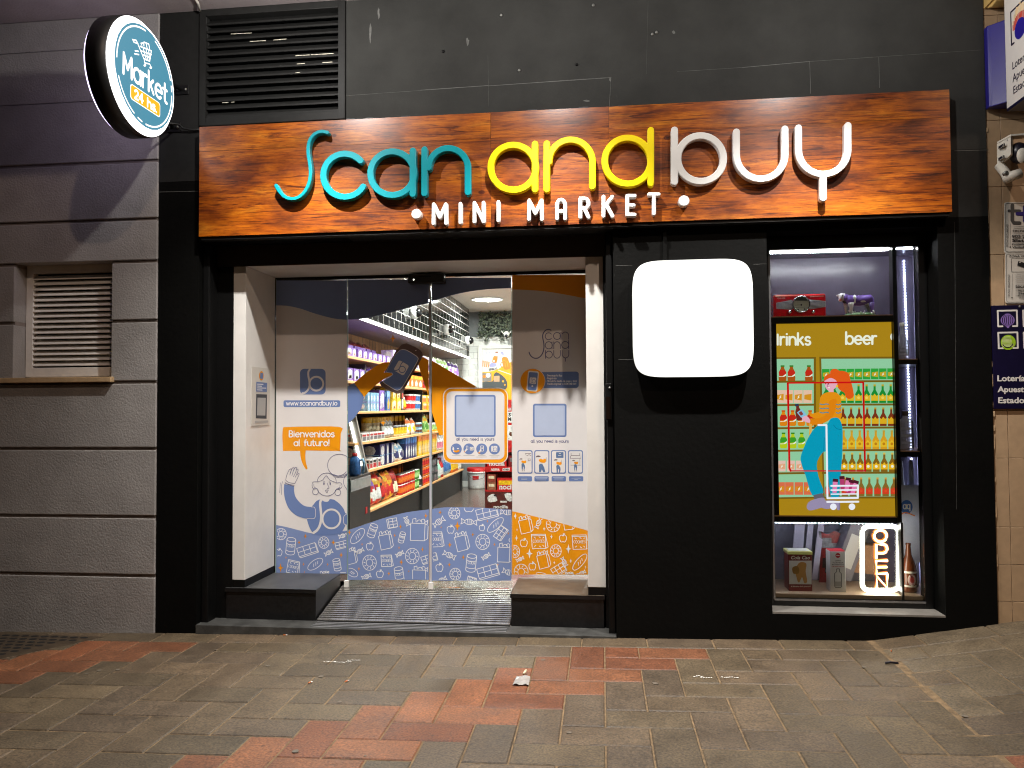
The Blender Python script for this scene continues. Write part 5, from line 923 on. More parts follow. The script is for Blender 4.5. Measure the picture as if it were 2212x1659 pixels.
mb = MB(); mb.box(-2.94, -2.302, 1.16, 8.07, 2.412, 2.419, mat('bulkhead_underside', (150, 142, 150), .6)); mb.build('bulkhead_underside', S)
mb = MB(); mb.box(-2.299, -2.282, 1.3, 8.02, 2.402, 2.422, mat('led_strip_white', (255, 250, 245), emit=14)); mb.build('led_strip', S)
t = thing('ceiling_lamp', 'round white lamp in the ceiling inside the shop', 'lamp', (-1.79, 6.8, 3.26)); mb = MB(); mb.lathe([(.25, 3.269), (.255, 3.25), (.235, 3.246), (.232, 3.262)], (-1.79, 6.8, 0), M_IW, 32); mb.build('rim', t); mb = MB(); mb.lathe([(.232, 3.262), (0, 3.2621)], (-1.79, 6.8, 0), mat('lamp_diffuser', (255, 246, 232), emit=9), 32, smooth=False); mb.build('diffuser', t)
# dome cameras on the tiled bulkhead
for k, (y, z, lab) in enumerate(((3.935, 2.712, 'the one beside the orange star on the door'), (5.93, 2.702, 'the middle one of the row'), (7.72, 2.69, 'the one in front of the white tiled wall'))):
    t = thing('dome_camera', 'dome camera on the black tiles, ' + lab, 'camera', (-2.3, y, z), 'dome cameras on the black tiles')
    mb = MB(); mb.lathe([(0, .0), (.075, .0), (.08, .03), (.078, .065), (.062, .072)], (-2.299, y, z), M_IW, 20, axis='x'); mb.build('base', t)
    mb = MB(); mb.lathe([(.062, .070), (.058, .10), (.038, .128), (0, .138)], (-2.299, y, z), mat('smoked_dome', (14, 14, 16), .05), 20, axis='x'); mb.build('dome', t)
# framed poster on the back wall
KC = crop(1600, 1080, 1930, 1244); PYW = 8.44
T = thing('framed_poster', 'white framed poster of a bottle and a beer mug on the white tiled back wall', 'poster', (-1.7, PYW, 1.6))
pc = pxY(PYW, KC); a_, b_ = pc(730, 812), pc(788, 862); right = -.95; bot = 1.35
mb = MB()
for x0, x1, z0, z1 in ((a_[0], b_[0], bot, a_[1]), (b_[0], right, b_[1], a_[1]), (right, right + .07, bot, a_[1])): mb.box(x0, x1, PYW - .03, BY - .002, z0, z1, M_IW)
mb.build('frame', T, bevel=.004)
def pa(lay=1): return Art(facade(PYW), pc, .0008 * lay, ref=(900, 1000))
a = pa(); zz_ = lambda y: y; M_PO = mat('poster_orange', (232, 160, 10), .5, var=0); M_POD = mat('poster_deep_orange', (236, 120, 20), .5, var=0); M_PL = mat('poster_lilac', (150, 150, 196), .5, var=0)
a.fill([(788, 862), (1330, 830), (1330, 1830), (795, 1840)], M_IW); a.build('sheet', T)
a = pa(2); a.fill(smooth([(790, 1192), (900, 1180), (1000, 1150), (1100, 1090), (1180, 1050)], 3) + [(1330, 1010), (1330, 1640), (792, 1640)], M_PO); a.lay(); a.stroke([(1010, 1160), (1330, 1270)], 10, M_IW)
a.fill([(790, 1205), (915, 1196), (918, 1320), (792, 1325)], mat('poster_grey', (128, 122, 116), .5)); a.fill(smooth([(945, 1240), (985, 1190), (1060, 1230), (1120, 1290), (1140, 1370), (1090, 1440), (800, 1420), (792, 1330), (930, 1320)], 3, True), mat('poster_slate', (66, 72, 74), .5)); a.lay(); a.fill([(950, 1245), (1030, 1240), (1030, 1325), (948, 1325)], mat('poster_tan', (190, 150, 116), .5)); a.disc(870, 1235, 34, M_IW); a.disc(815, 1250, 22, M_POD); a.disc(1080, 1320, 14, M_PO); a.disc(1105, 1370, 12, M_PO)
a.build('lower_picture', T)
a = pa(4); a.fill([(975, 905), (1005, 905), (1005, 960), (1000, 1020), (985, 1062), (925, 1050), (935, 990), (958, 955)], M_POD); a.fill([(972, 900), (1008, 900), (1008, 916), (972, 916)], mat('poster_brown', (120, 66, 50), .5)); a.fill([(968, 918), (1006, 918), (1002, 965), (955, 960)], mat('poster_pale', (226, 214, 206), .5)); a.lay(); a.disc(952, 1032, 13, M_IW); a.build('bottle_picture', T)
a = pa(4); a.fill(smooth([(1068, 990), (1100, 972), (1140, 985), (1160, 1030), (1185, 1130), (1100, 1150), (1068, 1040)], 3, True), M_POD); a.stroke(A(1072, 1085, 26, 34, 60, 300), 10, M_POD); a.lay(); a.stroke([(1110, 1060), (1115, 1120)], 6, M_PO); a.stroke([(1140, 1050), (1148, 1112)], 6, M_PO); a.stroke(smooth([(1070, 1040), (1100, 1020), (1130, 1050), (1160, 1030)], 3), 6, M_PO); a.build('mug_picture', T)
a = pa(4); a.fill([(790, 1025), (890, 1045), (882, 1122), (790, 1112)], M_POD); a.fill(smooth([(895, 1070), (960, 1055), (988, 1085), (960, 1112), (895, 1112)], 2, True), M_PL); a.stroke(A(865, 905, 25, 28, 0, 180), 5, M_PL); a.stroke([(840, 905), (890, 905)], 5, M_PL); a.stroke([(866, 934), (868, 965)], 4, M_PL); a.fill([(1045, 905), (1080, 900), (1095, 950), (1060, 940)], M_PL); a.lay()
for k in range(3): a.fill([(806 + k * 28, 1032 + k * 5), (818 + k * 28, 1034 + k * 5), (814 + k * 28, 1116), (800 + k * 28, 1114)], M_IW)
a.build('toast_print', T); a = pa(4); a.glyphs('BRINDIS', 942, 1160, 27, 5, mat('poster_ink', (50, 40, 44), .5), width=118, rot=-9); a.build('lettering', T)
# hanging greenery
T = thing('hanging_greenery', 'panel of dark green artificial leaves hanging high on the back wall', 'greenery', (-1.6, 8.4, 2.74))
mb = MB(); gm = [mat('leaf_dark', (44, 52, 42), .5, var=.3), mat('leaf_mid', (66, 76, 58), .5, var=.3), mat('leaf_light', (88, 98, 76), .5, var=.3)]; rnd = random.Random(3)
for k in range(1500):
    x = rnd.uniform(-2.16, -1.05); zl = 2.80 + .05 * math.sin(x * 19) + .03 * math.sin(x * 47); z = rnd.uniform(zl, 3.24); y = rnd.uniform(8.28, 8.46); l = rnd.uniform(.03, .06); a = rnd.uniform(0, 6.28); ti = rnd.uniform(-.6, .6)
    d = Vector((math.cos(a), ti * .6, math.sin(a) - .3)).normalized() * l; s_ = d.cross(Vector((rnd.uniform(-.4, .4), 1, 0))).normalized() * l * .22; p = Vector((x, y, z)); mb.quad([p, p + d * .5 + s_, p + d, p + d * .5 - s_], gm[min(2, int(rnd.random() * 2 + (y < 8.34)))])
mb.build('leaves', T); mb = MB(); mb.box(-2.12, -1.0, 8.47, 8.499, 2.84, 3.24, mat('leaf_backing', (30, 34, 28), .8)); mb.build('backing', T)
T = thing('wall_spotlight', 'small white spotlight in front of the hanging green leaves', 'spotlight', (-1.68, 8.2, 2.8)); p = onY(1094, 722, 8.15); mb = MB(); mb.ball(p, .05, M_IW, 12, 8, (1, .8, 1.1)); mb.build('head', T); mb = MB(); mb.ball(p + Vector((0, -.035, -.03)), .028, M_PD, 10, 6); mb.build('lens', T); mb = MB(); mb.tube([p + Vector((-.04, .0, .0)), p + Vector((-.09, .02, .06))], .008, M_IW); mb.tube([p + Vector((.04, .0, .0)), p + Vector((.09, .02, .06))], .008, M_IW); mb.tube([p, p + Vector((0, .34, .02))], .012, M_IW); mb.build('bracket', T)

# wall shelving with its boards
SHZ = [2.035, 1.802, 1.511, 1.206, .915, .507]; SY0, SY1 = 1.62, 7.76; SXF, SXB = -2.352, -2.90
T = thing('wall_shelving', 'long black wall shelving with light wooden shelf edges along one side of the shop', 'shelving', (-2.6, 4.7, FZ))
M_SHE = mat('shelf_timber', (222, 168, 110), .5, var=.12, scale=5, stretch=(1, 8, 1)); M_SHB = mat('shelf_back', (34, 31, 30), .6)
mb = MB(); mb.box(-2.945, SXB, SY0, SY1, FZ, 2.09, M_SHB); mb.build('back_panel', T); mb = MB(); mb.box(-2.945, SXB + .01, SY0, SY1, 2.09, 2.41, M_PLK); mb.build('plank_panel', T)
for z in SHZ: mb = MB(); mb.box(SXB, SXF, SY0 + (.0 if z > 1.5 else .3), SY1, z - .014, z + .012, M_SHE); mb.build('shelf', T, bevel=.002, segs=1)
for y in (SY1 - .02, 4.8): mb = MB(); mb.box(SXB, SXF - .02, y, y + .02, FZ, 2.04, M_SHB); mb.build('upright', T)
mb = MB(); mb.box(SXB, SXF - .05, SY0 + .4, SY1 - .001, FZ, .49, mat('plinth_dark', (28, 26, 25), .5)); mb.build('plinth', T)
mb = MB(); mb.box(-2.80, -2.38, 2.35, 2.36, 1.90, 2.0, mat('violet_header', (52, 40, 66), .4)); H = mb.build('header_board', T)
a = Art(facade(2.35), pxY(2.35, crop(1300, 1080, 1620, 1207)), .001, ref=(180, 1170)); put_text(a, 'Milka', 85, 1196, 190, 44, M_LG, .01, .25, -8); a.build('lettering', H)

# ---- goods
NEAR = -1
def pr_box(w, d, h, c, panel, acc, k=0):
    mb = MB(); mb.box(-d, 0, -w / 2, w / 2, 0, h, c); e = .0007
    for f in (lambda u, v: (e, u * w / 2, v * h), lambda u, v: (-d / 2 + u * d / 2, -w / 2 - e, v * h)):
        q = lambda pts, m: mb.quad([f(*p) for p in pts], m)
        if k == 0: q([(-.8, .1), (.8, .1), (.8, .55), (-.8, .55)], panel); q([(-.8, .62), (.8, .62), (.8, .85), (-.8, .85)], acc)
        elif k == 1: q([(-.7, .08), (.75, .2), (.75, .8), (.1, .92), (-.7, .7)], panel); q([(-.3, .15), (.6, .2), (.5, .45), (-.2, .4)], acc)
        elif k == 2:
            for c_ in (.25, .7): q([(.62 * math.cos(t), c_ + .2 * math.sin(t) * min(2.0, w / h * 1.6)) for t in [kk * .785 for kk in range(8)]], panel)
            q([(-.9, .46), (.9, .46), (.9, .5), (-.9, .5)], acc)
        elif k == 3: q([(-.9, .7), (.9, .7), (.9, .95), (-.9, .95)], panel); q([(-.5, .1), (.5, .1), (.6, .4), (0, .62), (-.6, .4)], acc)
    return mb
def pr_bag(w, d, h, c1, c2, c3):
    mb = MB(); nu, nv = 10, 10; vs = []
    for s_ in (1, -1):
        for j in range(nv + 1):
            for i in range(nu + 1):
                u, v = i / nu * 2 - 1, j / nv; pil = (1 - abs(u) ** 2.6) * (1 - abs(2 * v - 1) ** 4.5); wob = .09 * math.sin(7 * u + 3 * v) * (v > .12)
                vs.append((s_ * d / 2 * pil * (1.0 - .25 * v) * (1 + wob) - d / 2 - .10 * v * h, u * w / 2 * (1 - .10 * (1 - abs(2 * v - 1)) ** .5 + .0), v * h + .012 * math.sin(5 * u) * (v > .9)))
    n = (nu + 1) * (nv + 1); fs = []; ms = []
    for s_ in (0, 1):
        for j in range(nv):
            for i in range(nu):
                a = s_ * n + j * (nu + 1) + i; fs.append((a, a + 1, a + nu + 2, a + nu + 1)); u, v = (i + .5) / nu * 2 - 1, (j + .5) / nv
                ms.append(c3 if (u * .9) ** 2 + ((v - .38) / .26) ** 2 < .55 else (c2 if .62 < v + .12 * u < .86 else c1))
    for f, m in zip(fs, ms): mb.f.append(f); mb.m.append(m); mb.sm.append(True)
    mb.v += vs; return mb
def pr_can(r, h, c1, c2, top): 
    mb = MB(); mb.lathe([(0, 0), (r * .94, 0), (r, .006), (r, h * .22)], (-r, 0, 0), c2, 14); mb.lathe([(r, h * .22), (r, h * .72)], (-r, 0, 0), c1, 14); mb.lathe([(r, h * .72), (r, h - .006)], (-r, 0, 0), c2, 14); mb.lathe([(r, h - .006), (r * .93, h), (0, h - .002)], (-r, 0, 0), top, 14); return mb
def pr_bottle(r, h, c, lab, cap):
    mb = MB(); mb.lathe([(0, 0), (r, .004), (r, h * .15)], (-r, 0, 0), c, 14); mb.lathe([(r, h * .15), (r, h * .5)], (-r, 0, 0), lab, 14); mb.lathe([(r, h * .5), (r, h * .6), (r * .5, h * .8), (r * .36, h * .85)], (-r, 0, 0), c, 14); mb.lathe([(r * .4, h * .84), (r * .4, h), (0, h)], (-r, 0, 0), cap, 12); return mb
def pr_tub(r, h, c, lab, lid):
    mb = MB(); mb.lathe([(0, 0), (r * .8, 0), (r * .84, h * .2)], (-r, 0, 0), c, 14); mb.lathe([(r * .84, h * .2), (r * .95, h * .8)], (-r, 0, 0), lab, 14); mb.lathe([(r * .95, h * .8), (r, h * .86), (r, h), (0, h)], (-r, 0, 0), lid, 14); return mb
def cm(name, rgb, rough=.38): return mat('pack_' + name, tuple(v * .93 for v in rgb), rough, var=.42, scale=38)
C = dict(pur=cm('violet', (138, 96, 186)), lil=cm('lilac', (206, 186, 226)), dpur=cm('deep_violet', (88, 54, 140)), wh=cm('white', (226, 224, 222)), or_=cm('orange', (232, 116, 28)), red=cm('red', (196, 28, 30)), dred=cm('dark_red', (124, 18, 22)), yel=cm('yellow', (238, 186, 24)), blu=cm('blue', (60, 110, 176)), nav=cm('navy', (38, 42, 96)), cy=cm('pale_blue', (130, 176, 210)), grn=cm('green', (72, 140, 50)), lgr=cm('pale_green', (168, 206, 130)), brn=cm('brown', (96, 52, 32)), dk=cm('black', (26, 24, 24)), sil=mat('pack_silver', (170, 168, 164), .3, .6, var=.1), crm=cm('cream', (236, 220, 186)), pnk=cm('pink', (226, 130, 150)), mnt=cm('mint', (170, 222, 196)), gry=cm('grey', (120, 118, 122)))
PROTO = {}
def put(kind, args, name, label, cat, group, spots):
    """one mesh per kind of pack, then copies of it standing on the shelf"""
    key = (kind.__name__,) + tuple(getattr(a, 'name', a) for a in args)
    if key not in PROTO:
        PROTO[key] = kind(*args).build(name)
        first = True
    else: first = False
    for i, (x, y, z) in enumerate(spots):
        if first and i == 0: o = PROTO[key]
        else: o = PROTO[key].copy(); COL.objects.link(o); o.name = name
        o.location = (x, y, z); o.rotation_euler = (0, 0, R(random.uniform(-5, 5)) if kind not in (pr_bag,) else R(random.uniform(-12, 12)))
        o['label'] = label; o['category'] = cat; o['group'] = group
def run(shelf, y0, y1, n, x=0.0, z=0.0, tiers=1, th=0.0):
    zt = SHZ[shelf] + .0125 + z; return [(SXF - .012 + x - random.uniform(0, .008), y0 + (y1 - y0) * (i + .5) / n, zt + t_ * th) for t_ in range(tiers) for i in range(n)]
def goods(kind, args, name, what, cat, spots, grp=None): put(kind, args, name, what, cat, grp or what, spots)
# top shelf
goods(pr_box, (.155, .16, .082, C['pur'], C['wh'], C['or_'], 1), 'chocolate_box', 'small violet chocolate box in the front row at the near end of the top shelf', 'box', run(0, 1.70, 3.25, 9))
goods(pr_box, (.165, .14, .15, C['pur'], C['lil'], C['dpur'], 0), 'chocolate_box', 'taller violet chocolate box behind the small violet ones on the top shelf', 'box', run(0, 2.1, 3.3, 6, -.18))
goods(pr_bag, (.30, .16, .25, C['brn'], C['dred'], C['crm']), 'sweet_bag', 'dark brown sweet bag behind the violet boxes on the top shelf', 'bag', run(0, 2.9, 3.7, 3, -.30))
goods(pr_box, (.16, .14, .17, C['lil'], C['wh'], C['pur'], 1), 'chocolate_box', 'pale lilac chocolate box after the violet boxes on the top shelf', 'box', run(0, 3.35, 4.3, 5))
goods(pr_box, (.20, .13, .20, C['wh'], C['lil'], C['dpur'], 3), 'biscuit_pack', 'white pack with violet print in the middle of the top shelf', 'pack', run(0, 4.4, 5.6, 5))
goods(pr_bag, (.22, .10, .24, C['wh'], C['lgr'], C['grn']), 'biscuit_bag', 'white and green bag far along the top shelf', 'bag', run(0, 5.7, 6.7, 4))
goods(pr_bag, (.22, .10, .24, C['wh'], C['dpur'], C['pur']), 'biscuit_bag', 'white and violet bag at the far end of the top shelf', 'bag', run(0, 6.8, 7.6, 3))
# second shelf
goods(pr_box, (.17, .15, .12, C['pur'], C['wh'], C['or_'], 1), 'chocolate_box', 'violet chocolate box at the near end of the second shelf from the top', 'box', run(1, 1.72, 2.3, 3))
goods(pr_box, (.18, .15, .14, C['dpur'], C['lil'], C['wh'], 0), 'chocolate_box', 'deep violet chocolate box on the second shelf from the top', 'box', run(1, 2.4, 3.3, 4))
goods(pr_box, (.2, .15, .15, C['or_'], C['yel'], C['wh'], 3), 'biscuit_box', 'orange biscuit box on the second shelf from the top', 'box', run(1, 3.9, 4.8, 4))
goods(pr_bag, (.24, .10, .18, C['red'], C['wh'], C['dred']), 'sweet_bag', 'red sweet bag hanging over the far part of the second shelf', 'bag', run(1, 4.9, 7.2, 8))
# third shelf
goods(pr_bag, (.2, .12, .24, C['red'], C['dred'], C['wh']), 'sweet_bag', 'red bag at the near end of the third shelf', 'bag', run(2, 2.0, 2.3, 2))
goods(pr_box, (.09, .14, .19, C['cy'], C['wh'], C['pur'], 2), 'snack_box', 'narrow pale blue snack box on the third shelf', 'box', run(2, 2.38, 2.78, 4))
goods(pr_box, (.14, .14, .22, C['pur'], C['wh'], C['lil'], 1), 'snack_box', 'violet snack box on the third shelf', 'box', run(2, 2.8, 3.0, 1))
goods(pr_box, (.15, .14, .22, C['blu'], C['cy'], C['yel'], 3), 'snack_box', 'blue snack box on the third shelf', 'box', run(2, 3.02, 3.26, 1))
goods(pr_box, (.16, .14, .13, C['yel'], C['crm'], C['or_'], 1), 'snack_box', 'yellow snack box stacked on the third shelf', 'box', run(2, 3.3, 3.7, 2, 0, 0, 2, .131))
goods(pr_box, (.10, .14, .24, C['dk'], C['wh'], C['red'], 0), 'snack_box', 'black snack box on the third shelf', 'box', run(2, 3.72, 3.84, 1))
goods(pr_bag, (.17, .12, .20, C['or_'], C['wh'], C['yel']), 'snack_bag', 'orange snack bag on the third shelf', 'bag', run(2, 3.86, 4.1, 1)); goods(pr_bag, (.17, .12, .27, C['red'], C['wh'], C['yel']), 'snack_bag', 'tall red snack bag behind the cups on the third shelf', 'bag', run(2, 4.1, 5.0, 4, -.2))
goods(pr_tub, (.052, .10, C['wh'], C['red'], C['wh']), 'noodle_cup', 'white cup with a red band on the third shelf', 'cup', run(2, 4.12, 4.5, 3, 0, 0, 2, .101)); goods(pr_tub, (.052, .10, C['wh'], C['blu'], C['wh']), 'noodle_cup', 'white cup with a blue band on the third shelf', 'cup', run(2, 4.5, 4.75, 2, 0, 0, 2, .101))
goods(pr_box, (.2, .14, .10, C['yel'], C['or_'], C['wh'], 0), 'snack_box', 'flat yellow box stacked far along the third shelf', 'box', run(2, 4.8, 5.6, 3, 0, 0, 2, .101)); goods(pr_box, (.18, .14, .2, C['or_'], C['yel'], C['wh'], 3), 'snack_box', 'orange box at the far end of the third shelf', 'box', run(2, 5.7, 7.6, 8))
# fourth shelf
goods(pr_box, (.13, .2, .082, C['wh'], C['gry'], C['red'], 0), 'tray_box', 'low white tray box at the near end of the fourth shelf', 'box', run(3, 2.2, 3.0, 6))
goods(pr_bag, (.16, .08, .19, C['sil'], C['dk'], C['wh']), 'coffee_bag', 'silver bag on the fourth shelf', 'bag', run(3, 3.05, 3.45, 3)); goods(pr_bag, (.2, .1, .24, C['dk'], C['yel'], C['yel']), 'coffee_bag', 'black and yellow bag behind the white trays on the fourth shelf', 'bag', run(3, 2.55, 3.0, 2, -.26))
goods(pr_can, (.06, .23, C['crm'], C['yel'], C['yel']), 'tall_tin', 'tall cream and yellow tin standing back on the fourth shelf', 'tin', run(3, 3.1, 4.1, 7, -.2)); goods(pr_tub, (.06, .13, C['crm'], C['yel'], C['gry']), 'jar', 'cream jar with a yellow label on the fourth shelf', 'jar', run(3, 3.5, 4.05, 4))
goods(pr_bag, (.2, .1, .2, C['wh'], C['or_'], C['yel']), 'snack_bag', 'white and orange bag on the fourth shelf', 'bag', run(3, 4.1, 4.55, 2)); goods(pr_can, (.055, .07, C['brn'], C['cy'], C['wh']), 'tin', 'flat brown tin stacked on the fourth shelf', 'tin', run(3, 4.58, 4.84, 2, 0, 0, 2, .071))
goods(pr_bag, (.2, .1, .22, C['lgr'], C['yel'], C['grn']), 'snack_bag', 'green and yellow bag on the fourth shelf', 'bag', run(3, 4.86, 5.3, 2)); goods(pr_tub, (.06, .12, C['yel'], C['lgr'], C['wh']), 'jar', 'yellow jar far along the fourth shelf', 'jar', run(3, 5.35, 6.4, 7)); goods(pr_box, (.2, .14, .16, C['crm'], C['or_'], C['wh'], 1), 'snack_box', 'cream box at the far end of the fourth shelf', 'box', run(3, 6.5, 7.6, 5))
# fifth shelf
goods(pr_bag, (.17, .09, .2, C['pnk'], C['pur'], C['or_']), 'snack_bag', 'pink and violet bag at the near end of the fifth shelf', 'bag', run(4, 2.3, 2.5, 1, -.03)); goods(pr_box, (.12, .12, .10, C['wh'], C['red'], C['dk'], 0), 'biscuit_box', 'low white and red box in front of the navy boxes on the fifth shelf', 'box', run(4, 2.42, 2.86, 3))
goods(pr_box, (.17, .24, .23, C['nav'], C['wh'], C['cy'], 2), 'biscuit_box', 'navy biscuit box with round white print on the fifth shelf', 'box', run(4, 2.9, 3.5, 3, -.02) + run(4, 2.55, 2.8, 1, -.16)); goods(pr_bag, (.2, .1, .2, C['wh'], C['cy'], C['nav']), 'biscuit_bag', 'white and navy biscuit bag on the fifth shelf', 'bag', run(4, 3.52, 3.9, 2))
goods(pr_box, (.07, .12, .27, C['nav'], C['blu'], C['wh'], 3), 'biscuit_box', 'narrow tall navy box on the fifth shelf', 'box', run(4, 3.9, 4.5, 7)); goods(pr_box, (.07, .12, .27, C['yel'], C['or_'], C['crm'], 3), 'biscuit_box', 'narrow tall yellow box on the fifth shelf', 'box', run(4, 4.55, 5.7, 12))
goods(pr_bottle, (.05, .25, C['wh'], C['pnk'], C['wh']), 'shampoo_bottle', 'white and pink bottle far along the fifth shelf', 'bottle', run(4, 5.8, 6.4, 4)); goods(pr_bottle, (.05, .25, C['wh'], C['cy'], C['nav']), 'shampoo_bottle', 'white bottle with a navy cap at the far end of the fifth shelf', 'bottle', run(4, 6.5, 7.6, 7))
goods(pr_box, (.16, .12, .2, C['dk'], C['gry'], C['wh'], 0), 'tea_box', 'black box standing at the back of the fifth shelf', 'box', run(4, 3.4, 5.0, 6, -.3))
# bottom shelf
bagc = [('grn', 'dk', 'yel', 'green and black'), ('wh', 'grn', 'yel', 'white and green'), ('red', 'pur', 'wh', 'red and violet'), ('red', 'yel', 'wh', 'red and yellow'), ('dk', 'or_', 'red', 'black and orange'), ('or_', 'yel', 'red', 'orange and yellow'), ('yel', 'or_', 'red', 'yellow and orange'), ('dred', 'red', 'crm', 'dark red')]
for k, (a_, b_, c_, nm) in enumerate(bagc):
    goods(pr_bag, (.27, .16, .31, C[a_], C[b_], C[c_]), 'crisp_bag', 'large %s crisp bag on the bottom shelf' % nm, 'bag', run(5, 2.26 + k * .175, 2.44 + k * .175, 1), 'large crisp bags on the bottom shelf')
goods(pr_bag, (.28, .16, .33, C['dred'], C['or_'], C['red']), 'crisp_bag', 'dark red and orange crisp bag in the back row of the bottom shelf', 'bag', run(5, 2.7, 3.9, 5, -.26))
goods(pr_can, (.055, .12, C['or_'], C['red'], C['sil']), 'food_can', 'orange can with a red band stacked on the bottom shelf', 'can', run(5, 3.72, 4.42, 6, 0, 0, 2, .121)); goods(pr_can, (.055, .12, C['lgr'], C['grn'], C['sil']), 'food_can', 'green can stacked on the bottom shelf', 'can', run(5, 4.44, 4.68, 2, 0, 0, 2, .121))
goods(pr_bottle, (.055, .22, C['wh'], C['dk'], C['wh']), 'sauce_bottle', 'white bottle with a black label at the front of the bottom shelf', 'bottle', run(5, 4.55, 4.75, 1, .02)); goods(pr_can, (.055, .12, C['red'], C['or_'], C['sil']), 'food_can', 'red can with an orange band in a tall stack on the bottom shelf', 'can', run(5, 4.8, 5.3, 4, 0, 0, 3, .121))
goods(pr_box, (.10, .12, .105, C['dk'], C['gry'], C['pnk'], 1), 'tin_pack', 'dark grey pack stacked on the bottom shelf', 'pack', run(5, 5.32, 5.75, 4, 0, 0, 3, .106)); goods(pr_bottle, (.05, .27, C['mnt'], C['wh'], C['wh']), 'cleaner_bottle', 'mint green bottle on the bottom shelf', 'bottle', run(5, 5.8, 6.0, 2)); goods(pr_bottle, (.05, .29, C['red'], C['wh'], C['dred']), 'cleaner_bottle', 'red bottle beside the mint green ones on the bottom shelf', 'bottle', run(5, 6.0, 6.2, 2))
goods(pr_bag, (.26, .12, .34, C['cy'], C['lil'], C['blu']), 'detergent_bag', 'pale blue detergent bag on the bottom shelf', 'bag', run(5, 6.22, 6.85, 4)); goods(pr_bottle, (.065, .31, C['or_'], C['yel'], C['red']), 'detergent_bottle', 'orange detergent bottle on the bottom shelf', 'bottle', run(5, 6.9, 7.4, 5)); goods(pr_bottle, (.05, .31, C['wh'], C['wh'], C['yel']), 'detergent_bottle', 'white detergent bottle at the far end of the bottom shelf', 'bottle', run(5, 7.42, 7.7, 2))

# packs standing in the back rows
goods(pr_box, (.16, .10, .20, C['dpur'], C['pur'], C['lil'], 0), 'chocolate_box', 'deep violet box in the back row at the far part of the second shelf', 'box', run(1, 3.0, 3.9, 5, -.22))
goods(pr_box, (.14, .10, .25, C['dred'], C['or_'], C['yel'], 1), 'snack_box', 'dark red box in the back row of the third shelf', 'box', run(2, 2.4, 4.0, 9, -.24))
goods(pr_box, (.13, .10, .24, C['brn'], C['yel'], C['crm'], 3), 'snack_box', 'brown and yellow box in the back row of the fourth shelf', 'box', run(3, 4.1, 6.4, 12, -.24))
goods(pr_box, (.14, .10, .30, C['brn'], C['dred'], C['or_'], 0), 'snack_box', 'brown box in the back row of the bottom shelf', 'box', run(5, 4.5, 7.6, 14, -.26))
# open cooler with a slanting lit front at the near end of the shelving
T = thing('open_cooler', 'black open cooler with a slanting lit side edge just inside the doors', 'cooler', (-2.5, 1.6, FZ)); M_CB = mat('cooler_black', (30, 30, 30), .35); M_CE = mat('cooler_edge', (150, 142, 134), .4, .3)
mb = MB(); mb.prism([(-2.93, FZ), (-2.25, FZ), (-2.245, .93), (-2.93, .93)], 'y', 1.45, 2.08, M_CB); mb.build('cabinet', T, bevel=.006)
mb = MB(); mb.prism([(-2.93, .931), (-2.262, .931), (-2.29, 1.04), (-2.40, 1.54), (-2.44, 1.60), (-2.52, 1.60), (-2.37, 1.0), (-2.93, 1.0)], 'y', 2.045, 2.08, M_CE); mb.build('side_edge', T, bevel=.003)
mb = MB(); p_, q_ = onY(757, 912, 2.03), onY(780, 1006, 2.03); mb.obox((p_ + q_) / 2, (q_ - p_) / 2, (0, .004, 0), (.012, 0, .004), mat('cooler_led', (255, 252, 248), emit=7)); mb.build('led_strip', T)
mb = MB(); mb.box(-2.249, -2.237, 1.46, 2.06, .80, .905, mat('price_holder', (150, 152, 152), .15, .2)); mb.build('price_holder', T, bevel=.003); mb = MB()
for k in range(4): mb.box(-2.2495, -2.243, 1.48, 1.95, .33 + k * .035, .345 + k * .035, M_CE)
mb.build('grille', T)
mb = MB(); q = onX(791, 1102, -2.247); mb.box(-2.2495, -2.243, q.y - .03, q.y + .03, q.z - .03, q.z + .03, C['red']); mb.build('switch_plate', T)
T = thing('detergent_bottle', 'clear blue bottle with a handle and red neck on the ledge of the open cooler', 'bottle', (-2.33, 1.68, .932)); q = onY(767, 1000, 1.68)
mb = MB(); mb.lathe([(0, .932), (.05, .934), (.055, .96), (.05, 1.05), (.045, 1.085), (.022, 1.11), (.02, 1.125)], (q.x, 1.68, 0), C['blu'], 16); mb.build('body', T); mb = MB(); mb.lathe([(.026, 1.112), (.026, 1.14), (0, 1.14)], (q.x, 1.68, 0), C['red'], 12); mb.lathe([(.016, 1.14), (.016, 1.175), (0, 1.175)], (q.x, 1.68, 0), C['wh'], 12); mb.build('cap', T); mb = MB(); mb.tube([(q.x + .04, 1.68, 1.07), (q.x + .075, 1.68, 1.08), (q.x + .085, 1.68, 1.05), (q.x + .075, 1.68, .95)], .011, C['cy']); mb.build('handle', T)

